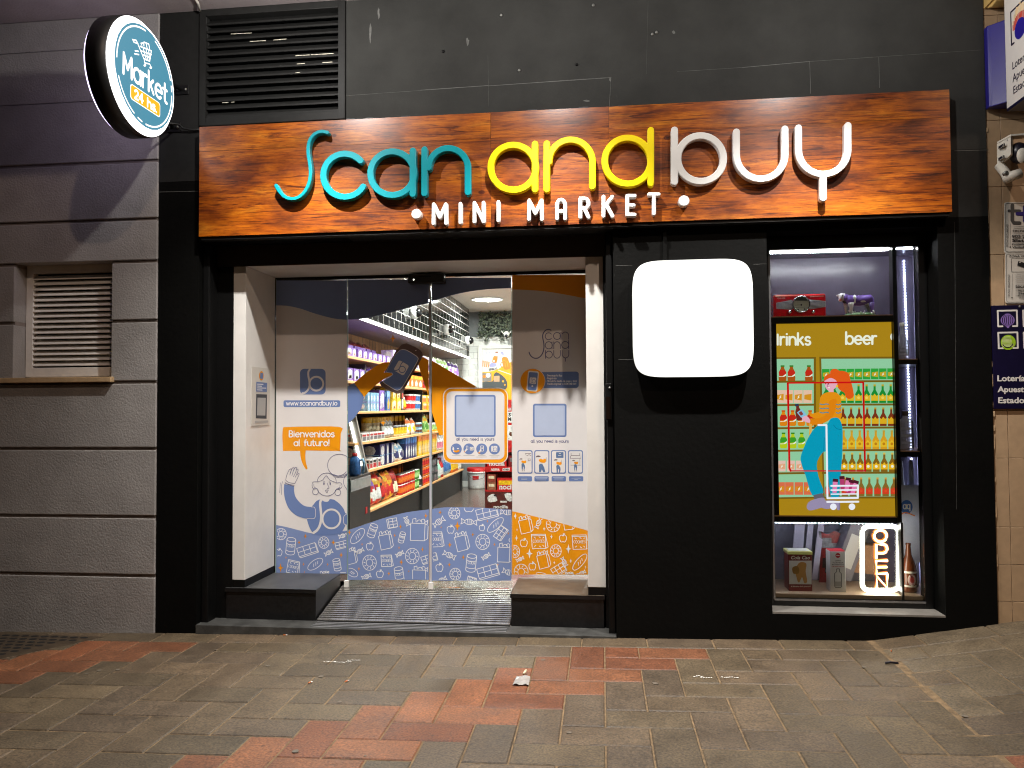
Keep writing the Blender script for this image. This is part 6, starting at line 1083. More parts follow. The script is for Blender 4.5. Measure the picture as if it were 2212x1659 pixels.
# white bucket by the back wall
T = thing('plastic_bucket', 'white plastic bucket with a red lid on the shop floor by the back wall', 'bucket', (-2.19, 8.2, FZ)); c = onY(1030.5, 1053, 8.2); c = Vector((c.x, 8.2, FZ))
mb = MB(); mb.lathe([(0, 0), (.142, 0), (.150, .02), (.168, .34)], c, C['wh'], 28); mb.build('body', T); mb = MB(); mb.lathe([(.176, .30), (.178, .355), (.170, .362), (.160, .352), (0, .352)], c, C['red'], 28); mb.lathe([(.170, .27), (.179, .272), (.179, .30), (.170, .302)], c, C['wh'], 28); mb.build('lid', T)
mb = MB(); mb.lathe([(.1545, .06), (.1655, .25)], c, mat('bucket_label', (206, 204, 204), .5), 12, a0=215, a1=325); mb.lathe([(.1595, .16), (.1645, .23)], c + Vector((0, -.002, 0)), C['red'], 8, a0=250, a1=290); mb.build('label_print', T); mb = MB(); mb.tube([(c.x - .17, c.y - .05, .4), (c.x - .09, c.y - .16, .34), (c.x + .04, c.y - .185, .31), (c.x + .13, c.y - .13, .33), (c.x + .172, c.y - .04, .41)], .004, C['gry']); mb.build('handle', T)

# cardboard display of biscuits
T = thing('biscuit_display', 'red and brown cardboard biscuit display standing on the shop floor', 'display stand', (-1.35, 5.6, FZ)); NX0, NX1, NYF = -1.635, -1.02, 5.45
mb = MB(); mb.box(NX0, NX1, NYF, 5.95, FZ, .385, cm('display_brown', (88, 34, 28))); mb.build('base', T); mb = MB()
for z0, z1 in ((.385, .398), (.66, .725), (.93, .99), (1.2, 1.26)): mb.box(NX0, NX1, NYF, 5.95, z0, z1, C['red'])
mb.box(NX0, NX1, 5.92, 5.95, .4, 1.66, C['dred']); mb.box(NX0, NX0 + .012, NYF + .01, 5.95, .386, 1.3, C['dred']); mb.box(-1.34, NX1, NYF - .012, NYF - .001, .98, 1.66, C['red']); mb.build('shelves', T)
KN = crop(1600, 1500, 1930, 1244)
a = Art(facade(NYF), pxY(NYF, KN), .001, ref=(1000, 1300)); a.fill(smooth([(858, 1380), (900, 1340), (960, 1330), (1000, 1420), (940, 1440), (880, 1440)], 2, True), C['wh']); a.fill(smooth([(1100, 1330), (1190, 1320), (1200, 1430), (1140, 1420)], 2, True), C['wh']); a.lay(); a.fill([(945, 1335), (990, 1335), (980, 1365), (950, 1360)], C['dk']); a.fill([(1040, 1425), (1135, 1425), (1135, 1450), (1040, 1450)], C['wh']); a.lay(); put_text(a, 'nocilla', 945, 1530, 205, 46, C['wh'], .03); a.build('print', T)
a = Art(facade(NYF), pxY(NYF, KN), .001, ref=(1000, 980)); put_text(a, 'NUEVA', 908, 1000, 120, 32, C['wh'], .04, .2); a.fill([(1075, 965), (1175, 955), (1172, 1000), (1072, 1005)], C['wh']); a.lay(); put_text(a, 'BOMBA', 1082, 996, 85, 24, C['dk'], .02); a.build('strip_lettering', T)
a = Art(facade(NYF - .012), pxY(NYF - .012, KN), .001, ref=(1170, 300)); a.fill([(1150, 165), (1215, 165), (1215, 320), (1150, 320)], C['wh']); a.fill([(1150, 355), (1215, 355), (1215, 570), (1150, 570)], C['wh']); a.lay(); put_text(a, 'VA', 1146, 150, 46, 40, C['wh'], .04, .2); put_text(a, 'S', 1160, 230, 30, 46, C['dk'], .05); put_text(a, 'M', 1152, 292, 42, 46, C['dk'], .05); a.disc(1195, 480, 30, C['brn']); a.build('side_lettering', T)
def nb(x0, x1, z0, z1, c, nm, label, txt=None, p=None):
    t_ = thing(nm, label, 'box', ((x0 + x1) / 2, 5.6, z0)); mb = MB(); mb.box(x0, x1, NYF + .02, NYF + .2, z0 + .001, z1, c); b = mb.build('carton', t_); q = MB(); q.box(x0 + .02, x1 - .02, NYF + .0185, NYF + .0195, z0 + (z1 - z0) * .45, z0 + (z1 - z0) * .8, p or C['crm']); q.build('label_print', t_)
    if txt: A_ = Art(facade(NYF + .018), lambda x, y: (x, y), .0008); vs, fs = btext(txt, .03); k = (x1 - x0 - .05) / max(v[0] for v in vs); A_.mb.add([A_.fr(x0 + .025 + v[0] * k, z0 + .015 + v[1] * k, .001) for v in vs], fs, C['wh']); A_.build('lettering', t_)
nb(NX0 + .03, NX0 + .15, .40, .51, cm('crate_brown', (150, 92, 66)), 'biscuit_box', 'small brown biscuit box at the bottom of the cardboard display'); nb(NX0 + .03, NX0 + .15, .512, .62, cm('crate_red_brown', (140, 60, 46)), 'biscuit_box', 'small red brown biscuit box stacked on the brown one in the display'); nb(NX0 + .17, NX1 - .13, .40, .57, C['red'], 'biscuit_box', 'wide red biscuit box with white lettering in the display', 'nocilla', C['yel']); nb(NX0 + .03, NX0 + .30, .727, .80, C['red'], 'biscuit_box', 'flat red biscuit box on the upper tier of the display', 'nocilla', C['dred']); nb(NX0 + .33, NX1 - .06, .727, .88, C['dred'], 'biscuit_box', 'dark red biscuit box on the upper tier of the display', None, C['gry'])
# ------------------------------------------------------------------ display window with everything in it
T = thing('display_window', 'black framed display window with lit compartments on the shop front beside the light box', 'window', ((BW0 + BW1) / 2, .16, BZ0)); M_FR = mat('window_frame_black', (12, 12, 12), .3, var=.1)
wx0, wx1 = 1.125, 2.145
mb = MB(); gx0, gx1, gzb, gzt = onY(1666.5, 900, .165).x, onY(1991, 900, .165).x, onY(1830, 1296, .165).z, onY(1830, 536, .165).z
for a, b, c, d in ((BW0 + .001, gx0, BZ0, BZ1), (gx1, BW1 - .001, BZ0, BZ1), (gx0, gx1, BZ0, gzb), (gx0, gx1, gzt, BZ1)): mb.box(a, b, .165, .24, c, d, M_FR)
mb.build('frame', T, bevel=.006)
mb = MB(); mb.box(gx0 - .006, gx0 + .006, .158, .166, gzb, gzt, mat('bright_bead', (150, 150, 152), .25, .8)); mb.box(gx0, gx1, .158, .166, gzb - .012, gzb + .0, MATS['bright_bead']); mb.build('glazing_bead', T)
mb = MB(); mb.box(BW0 + .002, BW1 - .002, .0, .164, BZ0 - .012, BZ0 - .0, mat('sill_grey', (120, 116, 110), .5, var=.15)); mb.build('sill', T)
mb = MB(); mb.box(gx0, gx1, .180, .185, gzb, gzt, glass('window_glass', (240, 244, 244), .7)); mb.build('pane', T)
# carcass: back, sides, mullion and shelves
zpx = lambda y, x=1800, Y=.2: onY(x, y, Y).z; xpx = lambda x, y=900, Y=.2: onY(x, y, Y).x
M_NICH = mat('niche_grey', (96, 90, 108), .25, var=.2, scale=3); M_NICH2 = mat('niche_pale', (150, 144, 160), .4, var=.1); M_SHT = mat('niche_shelf_edge', (196, 150, 112), .4)
mx0, mx1 = xpx(1934), xpx(1943); zt_ = gzt + .02
mb = MB(); mb.box(gx0 - .02, mx0, .62, .64, zpx(700), zt_, M_NICH); mb.box(mx0, onY(1979, 900, .62).x, .62, .64, .2, zt_, M_NICH); mb.box(gx0 - .03, gx0 - .005, .24, .64, .2, zt_, M_NICH2); nx1 = onY(1979, 900, .62).x; mb.box(nx1, nx1 + .02, .24, .64, .2, zt_, M_NICH2); mb.box(gx1 + .002, nx1, .241, .25, .2, zt_, M_FR); mb.box(gx0, nx1, .24, .64, zt_, zt_ + .02, M_NICH); mb.build('niche', T)
mb = MB(); mb.box(mx0, mx1, .195, .26, zpx(1127), gzt + .03, M_FR); mb.build('mullion', T); mb = MB(); p_ = onY(1948, 1200, .2).x; mb.box(p_ - .004, p_ + .010, .195, .26, gzb, zpx(1127) - .001, M_FR); mb.build('mullion', T)
zA, zB, zC = zpx(686, 1800), zpx(690, 1800), zpx(699, 1800)
SD = .245
for nm, x0, x1, z0, z1 in (('shelf', gx0, mx0 - .001, zpx(697, 1800), zpx(683.5, 1800)), ('shelf', mx1 + .001, gx1, zpx(787, 1960), zpx(777, 1960)), ('shelf', mx1 + .001, gx1, zpx(987, 1960), zpx(976, 1960)), ('shelf', gx0, mx0 - .001, zpx(1130, 1800), zpx(1117, 1800))):
    xe = x1 if x1 < mx1 else onY(1979, 900, .62).x - .001; mb = MB(); mb.box(x0, x1, .2, .239, z0, z1, M_FR); mb.box(x0, xe, .2395, .619, z0, z1, M_FR); mb.box(x0 + .003, x1 - .003, .199, .24, z1, z1 + .006, M_SHT); mb.box(x0 + .003, xe - .003, .2405, .618, z1, z1 + .006, M_SHT); mb.build(nm, T)
mb = MB(); zb_ = onY(1800, 1283, .22).z; mb.box(gx0, onY(1979, 900, .62).x, .2, .64, zb_ - .03, zb_, mat('niche_floor', (196, 168, 140), .35, var=.15, scale=6)); mb.build('window_floor', T)
# led strips: rows of small bright dots
M_LED = mat('led_dot', (235, 240, 255), emit=190); M_LED2 = mat('led_line', (255, 252, 255), emit=100)
mb = MB(); zl = onY(1820, 540, .23).z; mb.box(gx0 + .01, mx0 - .005, .225, .235, zl - .006, zl + .006, M_LED2); mb.box(mx1 + .005, gx1 - .01, .225, .235, zl - .006, zl + .006, M_LED2); n = 44
for k in range(n): x = gx0 + .02 + (mx0 - gx0 - .04) * k / (n - 1); mb.ball((x, .229, zl - .009), .0055, M_LED2, 6, 4)
mb.build('led_strip', T)
mb = MB(); zl = onY(1800, 1127, .25).z
for k in range(34): x = gx0 + .012 + (mx0 - gx0 - .03) * k / 33; mb.ball((x, .25, zl - .007), .0052, M_LED, 6, 4)
mb.build('led_strip', T)
mb = MB()
for k in range(110): z = .30 + (gzt - .02 - .30) * k / 109; p = onY(1961 + 12 * (gzt - z) / (gzt - .3), 900, .6); mb.ball((p.x, .612, z), .006, MATS.get('led_dim') or mat('led_dim', (215, 222, 255), emit=24), 6, 4)
mb.build('led_strip', T)

# printed light panel with the shopping woman
KS = crop(2880, 1180, 3400, 1106); SYP = .232
PT = thing('illuminated_poster', 'backlit poster of a red haired woman with a trolley in front of drinks shelves', 'poster', (1.56, SYP, .8)); MATC = {}
def E(r, g, b):
    k = 'print_%d_%d_%d' % (r, g, b)
    return MATS.get(k) or mat(k, (r, g, b), emit=1.14)
sx0, sx1 = onY(1679.5, 900, SYP).x, onY(1933, 900, SYP).x; sz1, sz0 = onY(1806, 697.5, SYP).z, onY(1806, 1115.5, SYP).z
mb = MB(); mb.box(gx0 + .002, sx0, SYP - .006, .30, sz0 - .01, sz1 + .01, M_FR); mb.box(sx1, mx0 - .002, SYP - .006, .30, sz0 - .01, sz1 + .01, M_FR); mb.box(sx0, sx1, SYP + .01, .30, sz0, sz1, M_FR); mb.build('frame', PT)
sv = pxY(SYP, KS)
def cvS(x, y):
    u, v = sv(x, y); return (min(max(u, sx0), sx1), min(max(v, sz0), sz1))
def pz(lay=1): return Art(facade(SYP), cvS, .0006 * lay, lambda x, y: 72 < x < 1012 and 50 < y < 1612, (560, 800))
a = pz(); a.fill([(40, 30), (1040, 20), (1060, 1640), (60, 1640)], E(178, 134, 22)); a.build('sheet', PT)
MUS, MUD, MINT, CREAM = E(178, 134, 22), E(126, 94, 18), E(152, 208, 164), E(248, 246, 226)
a = pz(2); a.fill([(60, 340), (382, 338), (384, 1465), (60, 1470)], MUD); a.fill([(408, 336), (1060, 334), (1060, 1466), (440, 1466)], MUD); a.lay(); a.fill([(60, 354), (364, 352), (366, 1452), (60, 1456)], MINT); a.fill([(424, 352), (1060, 350), (1060, 1450), (452, 1450)], MINT); a.lay()
for y in (536, 722, 906, 1086, 1266): a.fill([(60, y - 8), (366, y - 12), (366, y + 4), (60, y + 8)], MUD); a.fill([(430, y - 12), (1060, y - 14), (1060, y + 2), (430, y + 4)], MUD)
a.build('cooler_print', PT)
def soda(a, x, y, w, h, cap, body, lab):
    P_ = lambda u, v: (x + u * w, y - v * h); a.fill([P_(*p) for p in ((-.28, 0), (.28, 0), (.46, .04), (.5, .25), (.38, .36), (.48, .55), (.2, .82), (.2, .92), (-.2, .92), (-.2, .82), (-.48, .55), (-.38, .36), (-.5, .25), (-.46, .04))], body); h0 = a.h; a.h += .00045; a.fill([P_(*p) for p in ((-.44, .34), (.44, .40), (.46, .58), (.3, .7), (-.3, .7), (-.46, .55))], lab); a.fill([P_(*p) for p in ((-.44, .30), (.0, .30), (.44, .46), (.44, .36), (.2, .28), (-.4, .26))], CREAM); a.fill([P_(*p) for p in ((-.24, .9), (.24, .9), (.24, 1), (-.24, 1))], cap); a.h = h0
def beer(a, x, y, w, h, body, neck, lab, mk):
    P_ = lambda u, v: (x + u * w, y - v * h); a.fill([P_(*p) for p in ((-.48, 0), (.48, 0), (.48, .48), (.16, .7), (.15, .94), (-.15, .94), (-.16, .7), (-.48, .48))], body); h0 = a.h; a.h += .00045; a.fill([P_(*p) for p in ((-.5, .12), (.5, .12), (.5, .44), (.25, .38), (0, .5), (-.25, .38), (-.5, .44))], lab); a.fill([P_(*p) for p in ((-.17, .9), (.17, .9), (.17, 1), (-.17, 1))], neck); a.h += .0002; a.disc(x, y - .28 * h, w * .2, mk); a.h = h0
def tin(a, x, y, w, h, c, c2):
    a.fill([(x - w / 2, y), (x + w / 2, y), (x + w / 2, y - h), (x - w / 2, y - h)], c); h0 = a.h; a.h += .00045; a.fill([(x - w * .4, y - h * .3), (x + w * .4, y - h * .2), (x + w * .42, y - h * .72), (x - w * .38, y - h * .64)], c2); a.h += .0002; a.fill([(x - 4, y - h * .5), (x + 12, y - h * .66), (x + 4, y - h * .5), (x + 12, y - h * .48), (x - 8, y - h * .3), (x - 2, y - h * .46)], CREAM); a.h = h0
a = pz(5); RED_, GRN_, ORA_, BRO_ = E(206, 40, 24), E(22, 150, 46), E(236, 150, 26), E(176, 84, 20)
for x in (115, 186, 325): soda(a, x, 530, 64, 126, E(60, 128, 40), BRO_, RED_)
for x in (95, 165, 240, 316): tin(a, x, 706, 70, 104, E(240, 196, 170), E(224, 150, 30))
for x in (122, 195, 265, 335): soda(a, x, 888, 62, 126, E(214, 90, 20), E(232, 134, 20), RED_)
for x in (123, 197, 268, 340): soda(a, x, 1066, 60, 126, E(60, 140, 20), E(190, 206, 30), E(60, 160, 40))
for x in (108, 182, 252): tin(a, x, 1250, 62, 86, E(240, 196, 180), E(238, 170, 130))
for x in (100, 170, 245, 318): tin(a, x, 1436, 68, 100, E(228, 112, 76), E(230, 140, 30))
for x in (460, 525, 590, 655, 720, 785, 850, 914, 980): tin(a, x, 524 - x * .01, 60, 86, E(44, 164, 60), E(206, 170, 40))
for k in range(9): x = 465 + k * 64; beer(a, x, 704, 56, 148, E(20, 142, 50), E(196, 166, 40), E(232, 186, 40), E(250, 214, 90))
for k in range(7): x = 598 + k * 64; beer(a, x, 888, 56, 148, E(128, 52, 24), E(196, 156, 40), E(232, 176, 32), CREAM); beer(a, x + 4, 1072, 56, 150, E(226, 160, 34), E(196, 160, 60), E(240, 190, 40), E(200, 130, 20)); beer(a, x + 8, 1252, 56, 152, E(140, 98, 24), E(220, 190, 90), E(244, 184, 26), CREAM)
for k in range(9): x = 482 + k * 65; beer(a, x, 1448, 54, 150, E(142, 104, 40), E(220, 160, 70), E(222, 62, 34), E(232, 80, 40))
a.build('drinks_print', PT)
a = pz(3); a.stroke([(77, 158), (77, 240)], 15, CREAM); a.glyphs('rinks', 217, 240, 92, 17, CREAM, width=242); a.glyphs('beer', 742, 234, 94, 17, CREAM, width=246); a.glyphs('c', 1005, 205, 84, 16, CREAM); a.build('lettering', PT)
a = pz(9); HAIR, SKIN, JER, JEAN_, STR, BOOT = E(238, 92, 22), E(244, 176, 196), E(240, 148, 18), E(0, 158, 190), E(110, 140, 150), E(160, 144, 176)
a.fill(smooth([(330, 800), (410, 775), (480, 770), (520, 800), (460, 840), (380, 830)], 3, True), JER); a.fill([(328, 845), (350, 850), (345, 975), (326, 975)], E(236, 178, 80))
a.fill(smooth([(545, 560), (520, 480), (560, 452), (600, 450), (640, 470), (655, 520), (668, 560), (680, 620), (678, 655), (650, 672), (620, 660), (608, 625), (570, 600)], 4, True), HAIR)
a.lay(); a.fill([(488, 560), (520, 560), (522, 628), (486, 628)], SKIN); a.fill(smooth([(448, 525), (455, 575), (478, 605), (515, 600), (545, 570), (552, 525), (520, 490), (470, 500)], 4, True), SKIN)
a.lay(); a.fill(smooth([(446, 528), (450, 495), (490, 470), (530, 470), (558, 510), (556, 560), (540, 525), (500, 505), (470, 515)], 4, True), HAIR); a.fill(smooth([(495, 470), (505, 440), (535, 432), (570, 450), (600, 470), (560, 490)], 3, True), HAIR); a.disc(548, 570, 9, E(250, 200, 40)); a.disc(478, 553, 5, E(30, 30, 30)); a.disc(458, 552, 4, E(30, 30, 30)); a.stroke([(474, 556), (470, 572), (478, 574)], 2.5, E(90, 40, 50)); a.fill([(474, 580), (492, 578), (486, 590)], CREAM)
a.fill(smooth([(412, 830), (408, 720), (420, 650), (470, 620), (540, 622), (575, 660), (582, 740), (578, 826), (500, 824)], 4, True), JER); a.lay()
for y in (712, 745, 778): a.stroke(smooth([(412, y), (435, y + 6), (460, y), (480, y + 4)], 3), 9, STR); a.stroke(smooth([(542, y + 3), (560, y + 8), (578, y - 2)], 3), 9, STR)
a.fill(smooth([(500, 828), (560, 826), (590, 900), (592, 1050), (580, 1240), (568, 1400), (560, 1452), (500, 1455), (478, 1300), (460, 1090), (390, 1170), (400, 1290), (440, 1420), (350, 1438), (300, 1290), (262, 1180), (265, 1110), (330, 960), (400, 880), (470, 870)], 3, True), JEAN_); a.stroke([(446, 980), (442, 1090)], 4, E(0, 110, 140)); a.stroke(smooth([(520, 880), (545, 908), (580, 916)], 3), 4, E(0, 110, 140)); a.fill(smooth([(485, 690), (535, 672), (545, 710), (520, 800), (470, 850), (400, 876), (335, 870), (330, 830), (400, 826), (455, 800), (478, 750)], 3, True), E(236, 134, 14))
a.lay(); a.fill(smooth([(255, 830), (290, 800), (328, 830), (330, 862), (285, 850)], 3, True), SKIN); a.fill(rot([(-22, 60), (22, 60), (24, -10), (12, -40), (12, -66), (-12, -66), (-12, -40), (-24, -10)], 240, 782, 1, 1, -8), E(120, 40, 34)); a.fill([(212, 714), (240, 710), (244, 726), (214, 732)], E(40, 60, 90)); a.lay(); a.fill([(228, 780), (268, 752), (306, 800), (262, 822)], E(140, 196, 226)); a.fill([(240, 782), (262, 768), (280, 794), (260, 806)], E(150, 60, 60))
a.fill([(358, 1438), (430, 1422), (446, 1460), (370, 1480)], E(104, 98, 108)); a.fill(smooth([(372, 1470), (445, 1460), (452, 1520), (400, 1545), (330, 1560), (306, 1535), (320, 1495)], 3, True), BOOT); a.fill(smooth([(420, 1490), (480, 1480), (560, 1490), (570, 1552), (545, 1552), (540, 1520), (480, 1548), (425, 1538), (414, 1510)], 3, True), BOOT); a.stroke([(566, 1490), (566, 1550)], 10, E(134, 120, 156)); a.build('woman_print', PT)
a = pz(16); WH_ = E(250, 246, 255)
for k, (x, y, r_) in enumerate(((532, 1350, 8), (588, 1328, -6), (632, 1340, 20), (655, 1358, 30), (690, 1362, 36))): a.fill(rot([(-16, 70), (16, 70), (20, -36), (-20, -36)], x, y, 1, 1, r_ * .5), E(190, 60, 110) if k % 2 else E(240, 130, 180)); a.lay(); a.fill(rot([(-22, -18), (22, -18), (20, -42), (-20, -42)], x, y, 1, 1, r_ * .5), E(80, 24, 40)); a.h -= .0006
a.lay(2)
for s_, w_ in (([(398, 880), (462, 880), (470, 1462)], 15), ([(470, 1462), (712, 1460)], 15), ([(500, 1364), (714, 1362), (712, 1460)], 14), ([(500, 1398), (712, 1396)], 12), ([(500, 1430), (712, 1428)], 10), ([(468, 1492), (716, 1490)], 15)): a.stroke(s_, w_, WH_)
a.disc(517, 1530, 26, WH_); a.disc(665, 1530, 26, WH_); a.build('trolley_print', PT)
a = pz(19); a.stroke([(165, 545), (755, 540)], 13, E(216, 10, 20)); a.stroke([(755, 540), (770, 1245)], 15, E(206, 8, 18)); a.stroke([(770, 1245), (180, 1245)], 10, E(206, 8, 40)); a.stroke([(178, 1245), (168, 1225), (155, 548)], 16, E(216, 8, 16)); a.build('scan_frame_print', PT)

# retro radio
sh_z = zpx(683.5, 1800) + .0065; RY = .30
T = thing('retro_radio', 'shiny red retro radio with a round dial on the upper shelf of the display window', 'radio', (1.37, RY, sh_z)); KD = crop(2880, 1080, 3340, 2212)
M_RR = mat('radio_red', (196, 8, 26), .18, var=.02, coat=.6); M_CHR = mat('radio_chrome', (205, 205, 212), .15, .95, var=0); r0, r1 = onY(*KD(102, 500), RY), onY(*KD(1046, 85), RY)
rx0, rx1, rz1 = r0.x, r1.x, r1.z - .004
mb = MB(); mb.box(rx0, rx1, RY, RY + .16, sh_z, rz1, M_RR); mb.build('case', T, bevel=.014, segs=3)
rc = pxY(RY, KD); dz = sh_z - onY(*KD(500, 490), RY).z; cv = lambda x, y: (lambda q: (q[0], q[1] + dz * .5))(rc(x, y))
a = Art(facade(RY), cv, .0012, ref=(600, 260)); a.fill([(145, 245), (440, 190), (440, 365), (150, 352)], mat('grille_silver', (196, 196, 204), .3)); a.fill([(740, 185), (1040, 212), (1040, 318), (745, 360)], mat('grille_silver', (196, 196, 204), .3)); a.lay()
for k in range(6): a.stroke([(155, 255 + k * 17), (436, 228 + k * 24)], 6, M_PD); a.stroke([(745, 218 + k * 25), (1032, 230 + k * 16)], 6, M_PD)
a.build('grille', T)
q = cv(590, 272); rr_ = 158 * a.sc; mb = MB(); mb.lathe([(rr_, 0), (rr_, -.016), (rr_ * .92, -.02), (rr_ * .86, -.012)], (q[0], RY, q[1]), M_CHR, 32, axis='y'); mb.lathe([(rr_ * .87, -.0115), (0, -.0116)], (q[0], RY, q[1]), mat('dial_cream', (176, 178, 160), .3), 32, axis='y', smooth=False); D = mb.build('dial', T)
a = Art(facade(RY - .0118), cv, .0006, ref=(600, 260)); a.fill(A(590, 250, 122, 118, 200, 340, 14), mat('dial_dark', (60, 62, 60), .3)); a.stroke([(460, 330), (730, 325)], 5, M_PD); a.stroke([(480, 290), (590, 285)], 6, M_PD); a.disc(592, 285, 16, M_PD); a.disc(535, 365, 18, M_CHR, 12); a.disc(652, 360, 18, M_CHR, 12); a.build('dial_print', D)
for x in (388, 812): q = cv(x, 410); mb = MB(); mb.lathe([(.011, 0), (.011, -.014), (0, -.016)], (q[0], RY, q[1]), M_CHR, 14, axis='y'); mb.build('knob', T)
a = Art(facade(RY), cv, .0012, ref=(600, 260)); put_text(a, 'Coca-Cola', 170, 176, 138, 34, MATS['panel_white'], .01, .35, -3); a.stroke([(760, 135), (1000, 122)], 9, M_PW); a.build('lettering', T)
# cow figurine
T = thing('cow_figurine', 'small violet and white cow figurine on a flowery green base beside the radio', 'figurine', (1.75, .32, sh_z)); cy_ = .32; kd = lambda x, y, Y=cy_: (lambda p: Vector((p.x, Y, p.z + dz * .5)))(onY(*KD(x, y), Y)); M_CV = mat('glaze_violet', (112, 84, 172), .25, var=.04); M_CW = mat('glaze_white', (228, 226, 230), .25, var=.04)
b = kd(1650, 430); mb = MB(); mb.lathe([(0, .03), (.07, .028), (.105, .016), (.115, .0), (0, 0)], (b.x, cy_, sh_z), mat('glaze_green', (104, 142, 96), .5, var=.3, scale=60), 24)
mb.v = [(b.x + (x - b.x) * 1.0, cy_ + (y - cy_) * .45, z) for x, y, z in mb.v]; mb.build('base', T)
mb = MB(); rr2 = random.Random(5)
for k in range(14): x = b.x + rr2.uniform(-.09, .09); mb.ball((x, cy_ - .04 + rr2.uniform(-.008, .01), sh_z + rr2.uniform(.016, .04)), .0055, M_CW, 6, 4)
mb.build('flowers', T)
mb = MB(); sp = [(kd(1400, 170), .030), (kd(1450, 190), .046), (kd(1540, 200), .050), (kd(1650, 205), .050), (kd(1760, 190), .048), (kd(1850, 170), .042), (kd(1885, 165), .026)]
sp = [(p, r_ * .72) for p, r_ in sp]; mb.tube([p for p, _ in sp], [r_ for _, r_ in sp], M_CV, 12)
mb.tube([kd(1420, 175), kd(1380, 150), kd(1345, 140)], [.026, .022, .018], M_CV, 10)
mb.ball(kd(1335, 140), .025, M_CW, 12, 8, (1, .8, 1.15)); mb.ball(kd(1310, 190), .016, M_CW, 10, 6, (1.1, .8, .9))
for x, x2, yo in ((1420, 1440, .02), (1480, 1480, -.02), (1850, 1875, -.02), (1815, 1850, .02)):
    mb.tube([kd(x, 250) + Vector((0, yo, 0)), kd(x + (6 if x > 1600 else 4), 330) + Vector((0, yo, 0)), kd(x2, 445) + Vector((0, yo, 0))], [.020, .013, .009], M_CW if x2 != 1875 else M_CV, 8)
mb.ball(kd(1790, 260), .020, M_CW, 8, 6); mb.tube([kd(1895, 150), kd(1900, 220), kd(1890, 400)], [.006, .005, .006], M_CV, 6)
mb.build('body', T); mb = MB(); mb.tube([kd(1285, 100), kd(1275, 84)], [.006, .003], M_CW, 6); mb.tube([kd(1370, 96), kd(1385, 74)], [.006, .003], M_CW, 6); mb.build('horns', T); mb = MB(); mb.ball(kd(1410, 115), .014, M_CV, 8, 6, (1.3, .5, .7)); mb.ball(kd(1262, 115), .010, M_CW, 8, 6, (1.3, .5, .7)); mb.build('ears', T)
mb = MB(); mb.ball(kd(1540, 185) + Vector((0, -.026, 0)), .016, M_CW, 10, 8, (.8, .7, 1.9)); mb.ball(kd(1680, 225) + Vector((0, -.024, 0)), .02, M_CW, 10, 8, (1.4, .6, .5)); mb.build('patches', T); mb = MB(); mb.ball(kd(1330, 122) + Vector((0, -.02, 0)), .006, M_PD, 6, 4); mb.ball(kd(1300, 195) + Vector((0, -.012, 0)), .008, mat('glaze_muzzle', (190, 110, 80), .4), 8, 6, (1.2, .6, .8)); mb.build('face', T)
mb = MB(); mb.ball(kd(1380, 225), .013, M_PD, 8, 6); mb.build('bell', T)
# clear bottles in the side column
M_CG = bright_rim_glass('clear_bottle_glass', (216, 220, 232), .55); M_ETCH = mat('etched_print', (196, 202, 220), .5); M_CAPW = mat('ceramic_cap', (220, 216, 208), .3)  # white mixed in towards the rim paints bright outlines on clear glass
b0 = onY(1950, 777, .34); zs = zpx(777, 1960) + .0065; bh = onY(1950, 697, .34).z - zs; c = (b0.x, .34, zs)
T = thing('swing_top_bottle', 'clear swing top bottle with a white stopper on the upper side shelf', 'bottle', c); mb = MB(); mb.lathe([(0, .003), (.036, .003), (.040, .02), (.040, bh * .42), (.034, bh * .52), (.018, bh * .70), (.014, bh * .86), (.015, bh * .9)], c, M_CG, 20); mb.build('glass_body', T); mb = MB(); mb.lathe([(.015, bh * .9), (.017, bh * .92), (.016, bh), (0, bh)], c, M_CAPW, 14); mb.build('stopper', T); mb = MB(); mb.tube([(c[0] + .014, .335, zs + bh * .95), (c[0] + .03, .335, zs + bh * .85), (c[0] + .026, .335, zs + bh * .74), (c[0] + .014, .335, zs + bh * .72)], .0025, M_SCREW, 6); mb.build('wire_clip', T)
mb = MB()
for k in range(3): mb.lathe([(.0405, bh * (.12 + k * .1)), (.0405, bh * (.17 + k * .1))], c, M_ETCH, 10, a0=215 + k * 14, a1=318 - k * 10)
mb.build('etched_label', T)
b0 = onY(1957, 974, .34); zs = zpx(976, 1960) + .0065; bh = onY(1957, 888, .34).z - zs; c = (b0.x, .34, zs)
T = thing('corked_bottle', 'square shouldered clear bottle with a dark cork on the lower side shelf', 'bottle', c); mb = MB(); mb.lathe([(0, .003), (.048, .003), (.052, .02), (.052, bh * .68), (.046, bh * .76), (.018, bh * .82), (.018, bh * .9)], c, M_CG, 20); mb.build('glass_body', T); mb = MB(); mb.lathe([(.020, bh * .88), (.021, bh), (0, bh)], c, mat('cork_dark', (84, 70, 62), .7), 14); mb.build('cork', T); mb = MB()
for k in range(3): mb.lathe([(.0525, bh * (.16 + k * .18)), (.0525, bh * (.22 + k * .18))], c, M_ETCH, 10, a0=220, a1=315)
mb.build('etched_label', T)
zf = zb_ + .001; b0 = onY(1964, 1276, .33); c = (b0.x, .33, zf); bh = onY(1964, 1173, .33).z - zf; M_AMB = mat('amber_glass', (104, 52, 26), .08, var=.05, coat=.4)
T = thing('beer_bottle', 'brown beer bottle with a round white label beside the lit open sign', 'bottle', c); mb = MB(); mb.lathe([(0, 0), (.048, .002), (.050, .02), (.050, bh * .48), (.044, bh * .56), (.020, bh * .76), (.015, bh * .94), (.017, bh * .96), (.017, bh), (0, bh)], c, M_AMB, 24); mb.build('glass_body', T); mb = MB(); mb.lathe([(.0506, bh * .12), (.0506, bh * .155)], c, M_PW, 14, a0=205, a1=330); mb.lathe([(.0506, bh * .40), (.0506, bh * .44)], c, M_PW, 14, a0=205, a1=330); B = mb.build('label_bands', T)
